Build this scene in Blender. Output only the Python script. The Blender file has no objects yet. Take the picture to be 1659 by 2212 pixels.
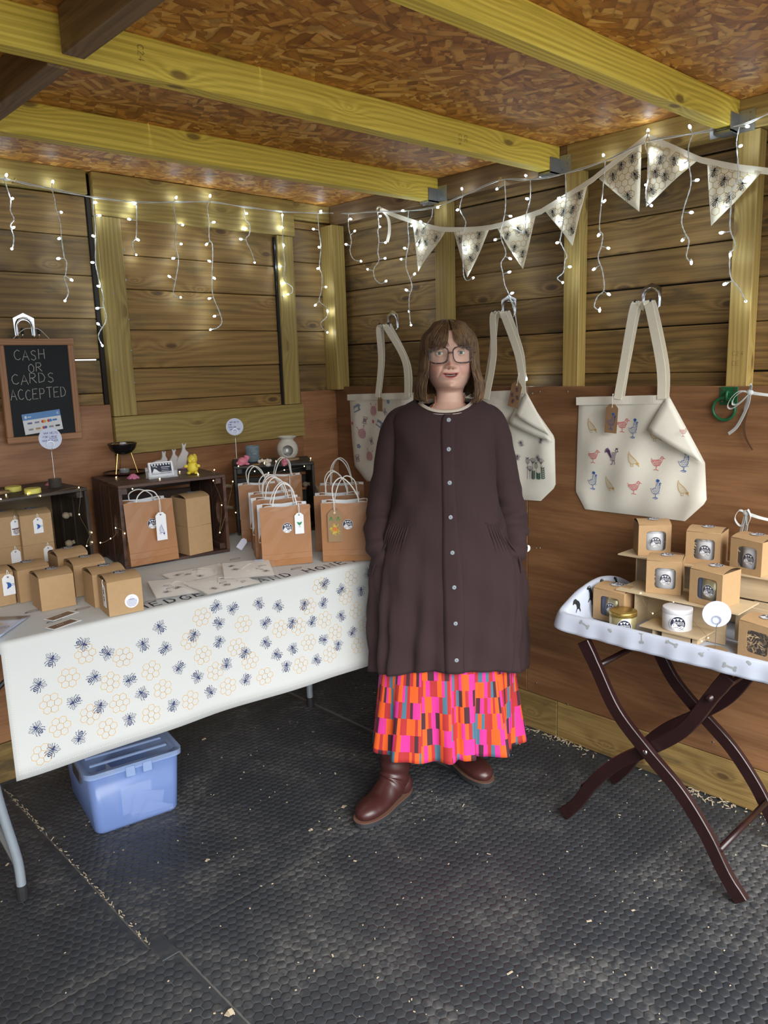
import bpy, math, random
import numpy as np
from mathutils import Vector, Matrix
random.seed(7); rng = np.random.default_rng(7)
SC = bpy.context.scene
COL = SC.collection
# ------------------------------------------------------------------ camera
IW, IH, FPX = 1659, 2212, 1682.4
_yaw, _pit, _rol = map(math.radians, (43.2, 10.74, -1.76))
_f = Vector((math.sin(_yaw)*math.cos(_pit), math.cos(_yaw)*math.cos(_pit), -math.sin(_pit)))
_r = Vector((math.cos(_yaw), -math.sin(_yaw), 0)); _u = _r.cross(_f)
_r, _u = _r*math.cos(_rol)+_u*math.sin(_rol), _u*math.cos(_rol)-_r*math.sin(_rol)
CAM = Vector((0, 0, 1.47))
cd = bpy.data.cameras.new('camera'); cam = bpy.data.objects.new('camera', cd); COL.objects.link(cam)
cd.sensor_fit = 'VERTICAL'; cd.sensor_height = 36; cd.sensor_width = 36; cd.lens = FPX/IH*36
cd.clip_start = 0.02
M4 = Matrix((_r, _u, -_f)).transposed().to_4x4(); M4.translation = CAM; cam.matrix_world = M4
SC.camera = cam
# ------------------------------------------------------------------ overcast daylight, exposure
wd = bpy.data.worlds.new('sky'); SC.world = wd; wd.use_nodes = True
bg = wd.node_tree.nodes['Background']; bg.inputs[0].default_value = (0.80, 0.90, 1.0, 1); bg.inputs[1].default_value = .85
sl = bpy.data.lights.new('sun', 'SUN'); sl.energy = 2.0; sl.angle = math.radians(50); sl.color = (1.0, 0.97, 0.92)
sun = bpy.data.objects.new('sun', sl); COL.objects.link(sun)
sun.rotation_euler = Vector((0.42, 0.80, -0.62)).to_track_quat('-Z', 'Y').to_euler()
vs = SC.view_settings; vs.view_transform = 'Standard'; vs.look = 'None'; vs.gamma = 1; vs.exposure = 1.75
try: vs.use_curve_mapping = False
except Exception: pass
SC.cycles.max_bounces = 8; SC.cycles.diffuse_bounces = 5; SC.cycles.transparent_max_bounces = 16
SC.cycles.use_denoising = True; SC.cycles.sample_clamp_indirect = 4.0

def at(px, py, ax, val):
    """the point of the room seen at a photo pixel, on the plane  axis ax = val"""
    d = _f + _r*((px-IW/2)/FPX) - _u*((py-IH/2)/FPX)
    return CAM + d*((val-CAM[ax])/d[ax])
# ------------------------------------------------------------------ mesh helpers
def T(x=0, y=0, z=0, rx=0, ry=0, rz=0, s=1):
    m = Matrix.Translation((x, y, z)) @ Matrix.Rotation(rz, 4, 'Z') @ Matrix.Rotation(ry, 4, 'Y') @ Matrix.Rotation(rx, 4, 'X')
    return m @ Matrix.Scale(s, 4) if s != 1 else m
class MB:
    def __init__(s): s.v = []; s.f = []; s.mi = []; s.m = 0
    def add(s, vs, fs, M=None):
        o = len(s.v)
        s.v += [tuple(M @ Vector(p)) for p in vs] if M is not None else [tuple(p) for p in vs]
        s.f += [tuple(i+o for i in f) for f in fs]; s.mi += [s.m]*len(fs); return s
    def box(s, x, y, z, sx, sy, sz, M=None):
        a, b, c = sx/2, sy/2, sz/2
        vs = [(x+i*a, y+j*b, z+k*c) for k in (-1, 1) for j in (-1, 1) for i in (-1, 1)]
        return s.add(vs, [(0, 2, 3, 1), (4, 5, 7, 6), (0, 1, 5, 4), (2, 6, 7, 3), (0, 4, 6, 2), (1, 3, 7, 5)], M)
    def bb(s, x0, x1, y0, y1, z0, z1, M=None):
        return s.box((x0+x1)/2, (y0+y1)/2, (z0+z1)/2, x1-x0, y1-y0, z1-z0, M)
    def prism(s, poly, z0, z1, M=None):
        n = len(poly)
        vs = [(p[0], p[1], z0) for p in poly]+[(p[0], p[1], z1) for p in poly]
        fs = [tuple(range(n-1, -1, -1)), tuple(range(n, 2*n))]+[(i, (i+1) % n, n+(i+1) % n, n+i) for i in range(n)]
        return s.add(vs, fs, M)
    def poly(s, pts, M=None): return s.add(pts, [tuple(range(len(pts)))], M)
    def lathe(s, prof, n=24, M=None, cap0=True, cap1=True, sx=1, sy=1):
        vs = [(r*math.cos(2*math.pi*k/n)*sx, r*math.sin(2*math.pi*k/n)*sy, z) for r, z in prof for k in range(n)]
        fs = [(i*n+k, i*n+(k+1) % n, (i+1)*n+(k+1) % n, (i+1)*n+k) for i in range(len(prof)-1) for k in range(n)]
        if cap0: fs.append(tuple(range(n-1, -1, -1)))
        if cap1: fs.append(tuple((len(prof)-1)*n+k for k in range(n)))
        return s.add(vs, fs, M)
    def cyl(s, x, y, z0, z1, r, n=20, M=None): return s.lathe([(r, z0), (r, z1)], n, (M if M is not None else Matrix()) @ T(x, y, 0))
    def tube(s, pts, r, n=8, closed=False, M=None, sq=1.0):
        P = [Vector(p) for p in pts]; k = len(P); R = r if hasattr(r, '__len__') else [r]*k
        vs = []; up = None
        for i in range(k):
            if closed: t = P[(i+1) % k]-P[i-1]
            else: t = P[min(i+1, k-1)]-P[max(i-1, 0)]
            t = t.normalized() if t.length > 1e-9 else Vector((0, 0, 1))
            if up is None:
                up = Vector((0, 0, 1)) if abs(t.z) < .9 else Vector((1, 0, 0))
            up = (up-t*up.dot(t)); up = up.normalized() if up.length > 1e-6 else t.orthogonal().normalized()
            b = t.cross(up)
            vs += [P[i]+(up*math.cos(2*math.pi*j/n)+b*math.sin(2*math.pi*j/n)*sq)*R[i] for j in range(n)]
        m = k if closed else k-1
        fs = [(i*n+j, i*n+(j+1) % n, ((i+1) % k)*n+(j+1) % n, ((i+1) % k)*n+j) for i in range(m) for j in range(n)]
        if not closed: fs += [tuple(range(n-1, -1, -1)), tuple((k-1)*n+j for j in range(n))]
        return s.add(vs, fs, M)
    def ball(s, x, y, z, rx, ry=None, rz=None, nu=12, nv=8, M=None):
        ry = rx if ry is None else ry; rz = rx if rz is None else rz
        vs = [(x, y, z-rz)]
        for i in range(1, nv):
            a = -math.pi/2+math.pi*i/nv
            vs += [(x+rx*math.cos(a)*math.cos(2*math.pi*k/nu), y+ry*math.cos(a)*math.sin(2*math.pi*k/nu), z+rz*math.sin(a)) for k in range(nu)]
        vs.append((x, y, z+rz)); L = len(vs)-1
        fs = [(0, 1+(k+1) % nu, 1+k) for k in range(nu)]
        fs += [(1+i*nu+k, 1+i*nu+(k+1) % nu, 1+(i+1)*nu+(k+1) % nu, 1+(i+1)*nu+k) for i in range(nv-2) for k in range(nu)]
        fs += [(1+(nv-2)*nu+k, 1+(nv-2)*nu+(k+1) % nu, L) for k in range(nu)]
        return s.add(vs, fs, M)
    def grid(s, fn, nu, nv, closed=False, M=None):
        vs = [fn(i/(nu if closed else nu-1), j/(nv-1)) for j in range(nv) for i in range(nu)]
        fs = [(j*nu+i, j*nu+(i+1) % nu, (j+1)*nu+(i+1) % nu, (j+1)*nu+i) for j in range(nv-1) for i in range(nu if closed else nu-1)]
        return s.add(vs, fs, M)
    def mesh(s, name, mats, smooth=False):
        me = bpy.data.meshes.new(name); me.from_pydata(s.v, [], s.f)
        for m in (mats if isinstance(mats, (list, tuple)) else [mats]): me.materials.append(m)
        if isinstance(mats, (list, tuple)) and len(mats) > 1: me.polygons.foreach_set('material_index', s.mi)
        if smooth: me.polygons.foreach_set('use_smooth', [True]*len(me.polygons))
        me.update(); return me
    def build(s, name, mats, parent=None, smooth=False, bev=0, M=None, sub=0, solid=0, seg=1, ang=35):
        me = s.mesh(name, mats, smooth)
        return link(name, me, parent, M, bev, sub, solid, seg, smooth, ang)
def link(name, me, parent=None, M=None, bev=0, sub=0, solid=0, seg=1, smooth=False, ang=35):
    o = bpy.data.objects.new(name, me); COL.objects.link(o)
    if parent is not None: o.parent = parent
    if M is not None: o.matrix_local = M
    if solid:
        m = o.modifiers.new('solid', 'SOLIDIFY'); m.thickness = solid; m.offset = 0
    if sub:
        m = o.modifiers.new('sub', 'SUBSURF'); m.levels = sub; m.render_levels = sub
    if bev:
        m = o.modifiers.new('bev', 'BEVEL'); m.width = bev; m.segments = seg; m.limit_method = 'ANGLE'; m.angle_limit = math.radians(ang)
    return o
def tag(o, label, cat, group=None):
    o['label'] = label; o['category'] = cat
    if group: o['group'] = group
    return o
def thing(name, label, cat, M=None, group=None):
    o = bpy.data.objects.new(name, None); COL.objects.link(o); o.empty_display_size = .05
    if M is not None: o.matrix_world = M
    return tag(o, label, cat, group)
def struct(name):
    o = bpy.data.objects.new(name, None); COL.objects.link(o); o['kind'] = 'structure'; o.empty_display_size = .05
    return o
def copy_tree(o, M=None, label=None, parent=None):
    c = o.copy(); COL.objects.link(c); c.parent = parent
    if M is not None: c.matrix_world = M
    if label: c['label'] = label
    for ch in list(o.children): copy_tree(ch, None, None, c)
    return c
def smoothpath(pts, n=6, closed=False):
    P = [Vector(p) for p in pts]; k = len(P); out = []
    rngi = range(k if closed else k-1)
    for i in rngi:
        if closed: a, b, c, d = P[i-1], P[i], P[(i+1) % k], P[(i+2) % k]
        else: a, b, c, d = P[max(i-1, 0)], P[i], P[i+1], P[min(i+2, k-1)]
        for j in range(n):
            t = j/n
            out.append(.5*((2*b)+(c-a)*t+(2*a-5*b+4*c-d)*t*t+(3*b-a-3*c+d)*t**3))
    if not closed: out.append(P[-1])
    return out
# ------------------------------------------------------------------ node helpers
class NT:
    def __init__(s, name):
        s.m = bpy.data.materials.new(name); s.m.use_nodes = True; s.t = s.m.node_tree
        s.b = s.t.nodes['Principled BSDF']
    def n(s, typ, ins=None, **props):
        x = s.t.nodes.new('ShaderNode'+typ)
        for k, v in props.items(): setattr(x, k, v)
        for k, v in (ins or {}).items(): s.set(x.inputs[k], v)
        return x
    def set(s, sock, v):
        if isinstance(v, bpy.types.NodeSocket): s.t.links.new(v, sock)
        elif isinstance(v, bpy.types.Node): s.t.links.new(v.outputs[0], sock)
        else:
            if hasattr(sock.default_value, '__len__') and not hasattr(v, '__len__'): v = (v,)*len(sock.default_value)
            if hasattr(sock.default_value, '__len__') and len(sock.default_value) == 4 and len(v) == 3: v = (*v, 1)
            sock.default_value = v
    def math(s, op, a, b=0.0, c=None, clamp=False):
        x = s.t.nodes.new('ShaderNodeMath'); x.operation = op; x.use_clamp = clamp
        s.set(x.inputs[0], a); s.set(x.inputs[1], b)
        if c is not None: s.set(x.inputs[2], c)
        return x.outputs[0]
    def mix(s, fac, a, b, mode='MIX'):
        x = s.t.nodes.new('ShaderNodeMix'); x.data_type = 'RGBA'; x.blend_type = mode
        s.set(x.inputs[0], fac); s.set(x.inputs[6], a); s.set(x.inputs[7], b); return x.outputs[2]
    def smooth(s, v, a, b, lo=0.0, hi=1.0):
        x = s.n('MapRange', {0: v, 1: a, 2: b, 3: lo, 4: hi}, interpolation_type='SMOOTHSTEP'); return x.outputs[0]
    def noise(s, vec, scale, detail=3, rough=.55, dist=0.0):
        return s.n('TexNoise', {'Vector': vec, 'Scale': scale, 'Detail': detail, 'Roughness': rough, 'Distortion': dist})
    def vmul(s, vec, m):
        x = s.n('VectorMath', {0: vec, 1: m}, operation='MULTIPLY'); return x.outputs[0]
    def vadd(s, vec, m):
        x = s.n('VectorMath', {0: vec, 1: m}, operation='ADD'); return x.outputs[0]
    def obj(s, rnd=True):
        c = s.n('TexCoord').outputs['Object']
        if rnd:
            r = s.n('ObjectInfo').outputs['Random']
            c = s.vadd(c, s.vmul(s.n('CombineXYZ', {0: r, 1: r, 2: r}).outputs[0], (37.1, 3.7, 91.3)))
        return c
    def bump(s, h, st, dist=.002):
        b = s.n('Bump', {'Height': h, 'Strength': st, 'Distance': dist}); s.set(s.b.inputs['Normal'], b); return b
    def out(s, col=None, rough=None, **kw):
        if col is not None: s.set(s.b.inputs['Base Color'], col)
        if rough is not None: s.set(s.b.inputs['Roughness'], rough)
        for k, v in kw.items(): s.set(s.b.inputs[k.replace('_', ' ')], v)
        return s.m
def srgb(r, g, b):
    f = lambda c: (c/255/12.92 if c <= 10 else ((c/255+.055)/1.055)**2.4)
    return (f(r), f(g), f(b))
def plain(name, col, rough=.6, var=.06, scale=30, metal=0.0, bump=0.0, **kw):
    t = NT(name); o = t.obj()
    n = t.noise(o, scale, 3)
    c = t.mix(n.outputs[0], tuple(x*(1-var) for x in col), tuple(min(1, x*(1+var)) for x in col))
    if bump: t.bump(n.outputs[0], bump)
    return t.out(c, rough, Metallic=metal, **kw)
def wood(name, dark, light, knot, stain=None, stain_amt=0.0, rings=26, rough=.62, knots=1.0, vary=.25, bump=.25):
    """grain runs along local x; pieces differ by their random offset"""
    t = NT(name); o = t.obj(); sp = t.n('SeparateXYZ', {0: o})
    x, y, z = sp.outputs
    w = t.math('ADD', z, t.math('MULTIPLY', y, 1.0))
    p = t.n('CombineXYZ', {0: x, 1: w}).outputs[0]
    kn = t.n('TexVoronoi', {'Vector': t.vmul(p, (2.6, 6.5, 0)), 'Scale': 1.0, 'Randomness': 1.0}, voronoi_dimensions='2D')
    d = kn.outputs['Distance']
    near = t.math('POWER', 2.718, t.math('MULTIPLY', d, -8.5))
    wob = t.noise(t.vmul(p, (.55, 4.0, 1)), 1.0, 2).outputs[0]
    ph = t.math('ADD', t.math('MULTIPLY', w, float(rings)), t.math('ADD', t.math('MULTIPLY', wob, 7.0), t.math('MULTIPLY', near, 3.6*knots)))
    ring = t.math('PINGPONG', ph, .5); ring = t.smooth(ring, .0, .5)
    fine = t.noise(t.vmul(p, (2.2, 150, 1)), 1.0, 3, .6, .4).outputs[0]
    g = t.math('ADD', t.math('MULTIPLY', ring, .22), t.math('MULTIPLY', fine, .82), clamp=True)
    c = t.mix(t.smooth(g, .22, .80), dark, light)
    big = t.noise(t.vmul(p, (1.2, 2.5, 1)), 1.0, 3).outputs[0]
    if stain:
        sm = t.smooth(t.noise(t.vadd(t.vmul(p, (3.2, 12, 1)), (3, 8, 0)), 1.0, 4, .6, .6).outputs[0], .54, .72, 0, stain_amt)
        c = t.mix(sm, c, stain)
    km = t.smooth(d, .035, .085, 1.0, 0.0)
    sel = t.math('GREATER_THAN', t.n('SeparateColor', {0: kn.outputs['Color']}).outputs[0], .35)
    c = t.mix(t.math('MULTIPLY', km, t.math('MULTIPLY', sel, .85*knots)), c, knot)
    hv = t.n('HueSaturation', {'Color': c, 'Value': t.math('ADD', t.math('MULTIPLY', t.n('ObjectInfo').outputs['Random'], vary), 1-vary/2+.0)})
    c = t.mix(t.smooth(big, .35, .7, .0, .35), hv.outputs[0], t.mix(.5, hv.outputs[0], dark))
    t.bump(g, bump, .0015)
    return t.out(c, rough)
# ------------------------------------------------------------------ shell materials
M_raft = wood('rafter_timber', (.50, .36, .038), (.84, .65, .105), (.16, .085, .02), rings=70, vary=.12)
M_post = wood('post_timber', (.29, .19, .052), (.47, .33, .10), (.14, .07, .02), rings=60, vary=.15)
M_plank = wood('cladding_timber', (.125, .068, .020), (.28, .165, .050), (.05, .024, .008), (.035, .034, .014), .75, rings=30, vary=.55, bump=.45)
M_hatch = wood('hatch_timber', (.175, .092, .023), (.34, .20, .056), (.07, .03, .01), (.10, .085, .028), .5, rings=28, vary=.35)
M_frame = wood('frame_timber', (.27, .185, .050), (.44, .32, .095), (.13, .07, .02), rings=45, vary=.12, knots=.7)
M_nog = wood('noggin_timber', (.13, .075, .03), (.25, .15, .065), (.05, .025, .01), rings=25, vary=.1)
M_kick = wood('kick_timber', (.17, .10, .03), (.32, .21, .07), (.08, .04, .015), (.05, .04, .02), .8, rings=26, vary=.25, bump=.5)
M_dark = plain('dark_gap', (.02, .014, .009), .9)
def ply_mat(name, a, b, c3):
    t = NT(name); o = t.obj(); 
    n1 = t.noise(t.vmul(o, (1.3, 1.3, 9.0)), 1.0, 5, .6, 1.4).outputs[0]
    n2 = t.noise(t.vmul(o, (4, 4, 120)), 1.0, 3, .6, .3).outputs[0]
    c = t.mix(t.smooth(n1, .3, .7), a, b); c = t.mix(t.smooth(n2, .35, .75, 0, .45), c, c3)
    t.bump(n2, .15, .001)
    return t.out(c, .5)
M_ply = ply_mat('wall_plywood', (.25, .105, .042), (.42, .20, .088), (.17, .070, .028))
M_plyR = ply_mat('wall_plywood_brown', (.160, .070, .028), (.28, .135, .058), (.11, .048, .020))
def osb_mat():
    t = NT('osb_board'); o = t.obj(False); lays = []
    ang = t.n('TexVoronoi', {'Vector': o, 'Scale': 6.0, 'Randomness': 1.0}, voronoi_dimensions='2D')
    rotc = t.n('SeparateColor', {0: ang.outputs['Color']}).outputs[0]
    def lay(seed, lo, hi, sc):
        a = t.math('ADD', t.math('MULTIPLY', rotc, hi-lo), lo)
        v = t.n('VectorRotate', {'Vector': t.vadd(o, (seed, seed*1.7, 0)), 'Angle': a}, rotation_type='Z_AXIS').outputs[0]
        wv = t.vadd(t.vmul(v, sc), t.vmul(t.noise(v, 14.0, 2).outputs['Color'], (.35, .5, 0)))
        return t.n('TexVoronoi', {'Vector': wv, 'Scale': 1.0}, voronoi_dimensions='2D', distance='CHEBYCHEV')
    A = lay(1.3, -.6, .9, (9, 36, 0)); B = lay(5.1, .7, 2.6, (10, 42, 0)); C = lay(9.7, -.9, .5, (14, 60, 0))
    def colr(L):
        r = t.n('SeparateColor', {0: L.outputs['Color']})
        ramp = t.n('ValToRGB', {0: r.outputs[0]}); e = ramp.color_ramp.elements
        e[0].position = 0; e[0].color = (*srgb(148, 92, 38), 1); e[1].position = 1; e[1].color = (*srgb(226, 176, 98), 1)
        for p, cc in ((.3, (182, 120, 50)), (.55, (202, 138, 58)), (.8, (218, 160, 78))):
            x = e.new(p); x.color = (*srgb(*cc), 1)
        edge = t.smooth(L.outputs['Distance'], .28, .62)
        return t.mix(t.math('MULTIPLY', edge, .5), ramp.outputs[0], srgb(112, 64, 26)), r.outputs[1]
    ca, ra = colr(A); cb, rb = colr(B); cc, rc = colr(C)
    c = t.mix(t.math('GREATER_THAN', ra, .55), ca, cb); c = t.mix(t.math('GREATER_THAN', rb, .62), c, cc)
    dk = t.noise(o, 60, 4, .7).outputs[0]
    c = t.mix(t.smooth(dk, .58, .72, 0, .6), c, srgb(92, 50, 20))
    st = t.noise(o, 5.0, 3).outputs[0]; c = t.mix(t.smooth(st, .62, .75, 0, .45), c, srgb(66, 44, 20))
    t.bump(t.math('ADD', ra, t.math('MULTIPLY', rb, .6)), .5, .002)
    return t.out(c, .55)
M_osb = osb_mat()
def rubber(name, a, b, dust, lo, hi):
    t = NT(name); g = t.n('NewGeometry').outputs['Position']
    n1 = t.noise(g, 3.2, 5, .65, .6).outputs[0]; n2 = t.noise(g, 45, 4, .7).outputs[0]
    c = t.mix(t.noise(g, 8, 3).outputs[0], a, b)
    m = t.math('MULTIPLY', t.smooth(n1, .42, .72), t.smooth(n2, .35, .65))
    c = t.mix(t.math('ADD', t.math('MULTIPLY', m, hi), lo), c, dust)
    t.bump(n2, .2, .001)
    return t.out(c, t.math('ADD', t.math('MULTIPLY', m, .25), .42))
M_rubber = rubber('rubber_mat', (.017, .020, .025), (.032, .037, .044), (.15, .142, .130), .03, .55)
M_groove = rubber('rubber_groove', (.060, .063, .067), (.085, .087, .09), (.24, .225, .20), .2, .5)
M_galv = plain('galvanised_steel', (.42, .45, .46), .38, .15, 25, metal=.85)
M_screw = plain('screw_steel', (.35, .34, .32), .35, metal=.9)
M_ink = plain('stamp_ink', (.10, .075, .03), .8)
# ------------------------------------------------------------------ timber boards
def board(parent, mat, x0, x1, y0, y1, z0, z1, axis='x', bev=.002, name='plank', rot=0.0):
    """a board as its own object; local x along its length"""
    c = ((x0+x1)/2, (y0+y1)/2, (z0+z1)/2); d = (x1-x0, y1-y0, z1-z0)
    if axis == 'x': s, M = d, T(*c, rz=rot)
    elif axis == 'y': s, M = (d[1], d[0], d[2]), T(*c, rz=math.pi/2+rot)
    else: s, M = (d[2], d[1], d[0]), T(*c, ry=-math.pi/2)
    return MB().box(0, 0, 0, *s).build(name, mat, parent, bev=bev, M=M)
def screw(parent, p, n, r=.0035):
    q = Vector(n).to_track_quat('Z', 'Y').to_matrix().to_4x4(); q.translation = Vector(p)
    return MB().lathe([(r, 0), (r, .0006), (r*.8, .0012)], 10).build('screw', M_screw, parent, M=q)
# floor: rubber mats
floor = struct('floor')
MB().bb(-1.6, 2.6, -.6, 3.05, -.05, -.0045).build('floor_base', M_groove, floor)
def mat_cells(name, x0, x1, y0, y1, off):
    p = .0262; ry = p*.866; c0 = [(math.cos(math.pi/3*k+math.pi/6), math.sin(math.pi/3*k+math.pi/6)) for k in range(6)]
    xs = []
    j = 0; y = y0+.0145
    while y < y1-.0140:
        n = int((x1-x0-.029-(p/2 if j % 2 else 0))/p)
        xs += [(x0+.0145+(p/2 if j % 2 else 0)+i*p+off, y) for i in range(n+1)]
        y += ry; j += 1
    P = np.array(xs); P = P+rng.normal(0, .0004, P.shape); N = len(P)
    ring = np.array(c0)
    def lev(rad, z): 
        r = ring*rad; return np.stack([P[:, None, 0]+r[None, :, 0], P[:, None, 1]+r[None, :, 1], np.full((N, 6), z)], -1)
    V = np.concatenate([lev(.0150, -.0036), lev(.0134, -.0022), lev(.0080, -.0012)], 1).reshape(-1, 3)
    F = []
    for l in range(2):
        for k in range(6):
            F.append((l*6+k, l*6+(k+1) % 6, l*6+6+(k+1) % 6, l*6+6+k))
    F = np.array(F); FF = (np.arange(N)[:, None, None]*18+F[None]).reshape(-1, 4)
    H = (np.arange(N)[:, None]*18+np.arange(12, 18)[None])
    me = bpy.data.meshes.new(name)
    me.from_pydata(V.tolist(), [], FF.tolist()+H.tolist())
    me.materials.append(M_rubber); me.polygons.foreach_set('use_smooth', [True]*len(me.polygons))
    o = link(name, me, floor); o['kind'] = 'stuff'; return o
def mat_sheet(x0, x1, y0, y1, off=0):
    nx = int((x1-x0-.029)/.0262); w = .029+nx*.0262+.0131; off = 0; ny = int((y1-y0-.029)/.02269); hh = .029+ny*.02269
    if off == 0 and x1 < 1.0: x0 = x1-w
    else: x1 = x0+w
    if y1 < 2.0: y0 = y1-hh
    else: y1 = y0+hh
    m = MB().bb(x0+.003, x1-.003, y0+.003, y1-.003, -.012, -.0035).build('rubber_mat', M_groove, floor, bev=.003)
    o = mat_cells('mat_studs', x0, x1, y0, y1, off)
    e = MB(); zb = -.0032
    for q in ((x0+.003, x0+.020, y0+.003, y1-.003), (x1-.034, x1-.003, y0+.003, y1-.003), (x0+.02, x1-.034, y0+.003, y0+.014), (x0+.02, x1-.034, y1-.014, y1-.003)): e.bb(*q, -.0036, zb)
    e.build('mat_border', M_rubber, m)
    o.parent = m; 
mat_sheet(.75, 1.98, 1.735, 2.90); mat_sheet(-.48, .75, 1.735, 2.90, .004)
mat_sheet(.80, 2.43, .40, 1.735, .006); mat_sheet(1.98, 2.43, 1.735, 2.90, .002); mat_sheet(-.48, .80, -.2, 1.735); mat_sheet(.80, 2.43, -.56, .40)
MB().box(.775, 1.72, -.001, .05, .10, .004).build('mat_patch', M_rubber, floor, bev=.002)
# ceiling
ceiling = struct('ceiling')
MB().bb(1.22, 2.56, -.35, 3.0, 2.192, 2.206).build('osb_sheet', M_osb, ceiling)
MB().bb(-.02, 1.217, -.35, 3.0, 2.192, 2.206).build('osb_sheet', M_osb, ceiling)
MB().bb(-1.6, -.023, -.35, 3.0, 2.192, 2.206).build('osb_sheet', M_osb, ceiling)
for yw, skew, zb in ((2.228, -.031, 2.104), (1.656, -.029, 2.108), (1.042, -.012, 2.112), (.44, 0, 2.110), (-.17, 0, 2.11)):
    L = 4.0; o = board(ceiling, M_raft, 2.445-L, 2.445, yw, yw+.047, zb, 2.192, 'x', .003, 'rafter')
    o.matrix_local = T(2.445, yw+.0235, (zb+2.192)/2, rz=skew) @ T(-L/2)
for y0, y1 in ((-.1, .42), (.49, 1.03), (1.09, 1.68), (1.755, 2.262)):
    board(ceiling, M_nog, .724, .772, y0, y1, 2.104, 2.192, 'y', .002, 'noggin')
for yw in (2.228, 1.656, 1.042):
    h = MB(); h.bb(2.385, 2.444, yw-.0015, yw+.0005, 2.098, 2.150); h.bb(2.385, 2.444, yw+.0465, yw+.0485, 2.098, 2.150)
    h.bb(2.385, 2.444, yw-.0015, yw+.0485, 2.096, 2.1035); h.bb(2.4425, 2.4445, yw-.046, yw, 2.100, 2.160); h.bb(2.4425, 2.4445, yw+.047, yw+.085, 2.100, 2.160)
    hg = h.build('joist_hanger', M_galv, ceiling)
    for dz in (2.112, 2.130, 2.150): screw(hg, (2.4423, yw-.012-.02*(dz > 2.12), dz), (-1, 0, 0))
# left wall
wl = struct('wall_left')
b = MB(); b.bb(-1.6, 2.6, 2.955, 2.975, 0, 1.5180); b.bb(-1.6, 2.6, 2.955, 2.975, 1.5225, 2.2); b.bb(1.30, 2.6, 2.952, 2.975, 1.51, 1.53)
b.bb(-1.6, 1.08, 2.952, 2.975, 1.51, 1.53); b.build('leak_backing', M_dark, wl)  # dark sheet added behind the planks so no sky light leaks through
zs = [1.15, 1.395, 1.518, 1.671, 1.827, 1.966, 2.108]
for i in range(6):
    z0, z1 = zs[i], zs[i+1]-.002
    if i == 2: z0 += .0045
    for xa, xb in ((-1.6, -.31), (-.308, .55), (.552, 1.296)): board(wl, M_plank, xa, xb, 2.930, 2.952, z0, z1, bev=.003)
board(wl, M_frame, -1.6, 1.298, 2.905, 2.95, 2.110, 2.192, name='wall_plate')
MB().bb(1.2985, 1.3145, 2.925, 2.95, 1.15, 2.11).build('gap_shade', M_dark, wl)  # dark strip painting the shade of the recess beside the hatch stile
zs = [1.30, 1.355, 1.483, 1.630, 1.783, 1.908, 2.05]
for i in range(6): board(wl, M_hatch, 1.40, 2.13, 2.914+.002*(i % 2), 2.94, zs[i]+.001, zs[i+1]-.0015, bev=.003)
MB().bb(1.408, 2.128, 2.936, 2.95, 1.29, 2.05).build('hatch_back', M_dark, wl)
MB().bb(2.117, 2.126, 2.903, 2.93, 1.305, 2.03).build('hinge_strip', plain('black_strip', (.012, .012, .014), .4), wl)
board(wl, M_frame, 1.315, 2.226, 2.892, 2.925, 2.039, 2.190, name='hatch_rail')
board(wl, M_frame, 1.312, 2.226, 2.888, 2.925, 1.155, 1.301, name='hatch_rail')
board(wl, M_frame, 1.315, 1.410, 2.894, 2.930, 1.303, 2.037, 'z', name='hatch_stile')
board(wl, M_frame, 2.127, 2.213, 2.894, 2.930, 1.303, 2.037, 'z', name='hatch_stile')
board(wl, M_frame, 2.228, 2.50, 2.915, 2.95, 2.12, 2.192, name='wall_plate')
zs = [1.34, 1.478, 1.630, 1.789, 1.938, 2.083, 2.118]
for i in range(6): board(wl, M_hatch if i in (1, 3, 5) else M_plank, 2.2, 2.47, 2.935, 2.955, zs[i]+.001, zs[i+1]-.0015, bev=.003)
board(wl, M_post, 2.402, 2.472, 2.845, 2.935, 1.358, 2.10, 'z', name='corner_post')
MB().bb(-1.6, 1.309, 2.906, 2.918, .15, 1.350).build('plywood_panel', M_ply, wl, bev=.0015)
MB().bb(1.3105, 2.224, 2.906, 2.918, .15, 1.153).build('plywood_panel', M_ply, wl, bev=.0015)
MB().bb(2.2255, 2.445, 2.907, 2.918, .15, 1.357).build('plywood_panel', M_ply, wl, bev=.0015)
board(wl, M_kick, -1.6, .9, 2.902, 2.94, 0, .148, name='kick_board'); board(wl, M_kick, .902, 2.45, 2.902, 2.94, 0, .148, name='kick_board')
for px, py in ((218, 473), (245, 633), (250, 800), (268, 540), (272, 605), (278, 690), (283, 757), (290, 827), (605, 560), (612, 640), (615, 700), (237, 418), (306, 916), (443, 903), (618, 893)):
    p = at(px, py, 1, 2.8915); screw(wl, p, (0, -1, 0), .0038)
# right wall
wr = struct('wall_right')
MB().bb(2.517, 2.54, -.35, 2.975, 0, 2.2).build('leak_backing', M_dark, wr)  # added dark sheet, keeps light from leaking between the planks
zs = [1.29, 1.415, 1.565, 1.695, 1.812, 1.925, 2.072, 2.12]
for (ya, yb) in ((2.21, 2.90), (1.60, 2.208), (1.012, 1.598), (-.35, 1.01)):
    for i in range(7): board(wr, M_plank, 2.495, 2.517, ya, yb, zs[i]+.001+random.uniform(-.003, .003), zs[i+1]-.0025, 'y', .003)
for ya, yb in ((2.186, 2.254), (1.572, 1.636), (.98, 1.044), (.36, .43)): board(wr, M_post, 2.445, 2.494, ya, yb, 0, 2.103, 'z', name='wall_post')
board(wr, M_nog if 0 else M_post, 2.445, 2.517, -.35, 1.63, 2.105, 2.192, 'y', name='wall_plate'); board(wr, M_nog, 2.445, 2.517, 1.632, 2.91, 2.105, 2.192, 'y', name='wall_plate')
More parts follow.
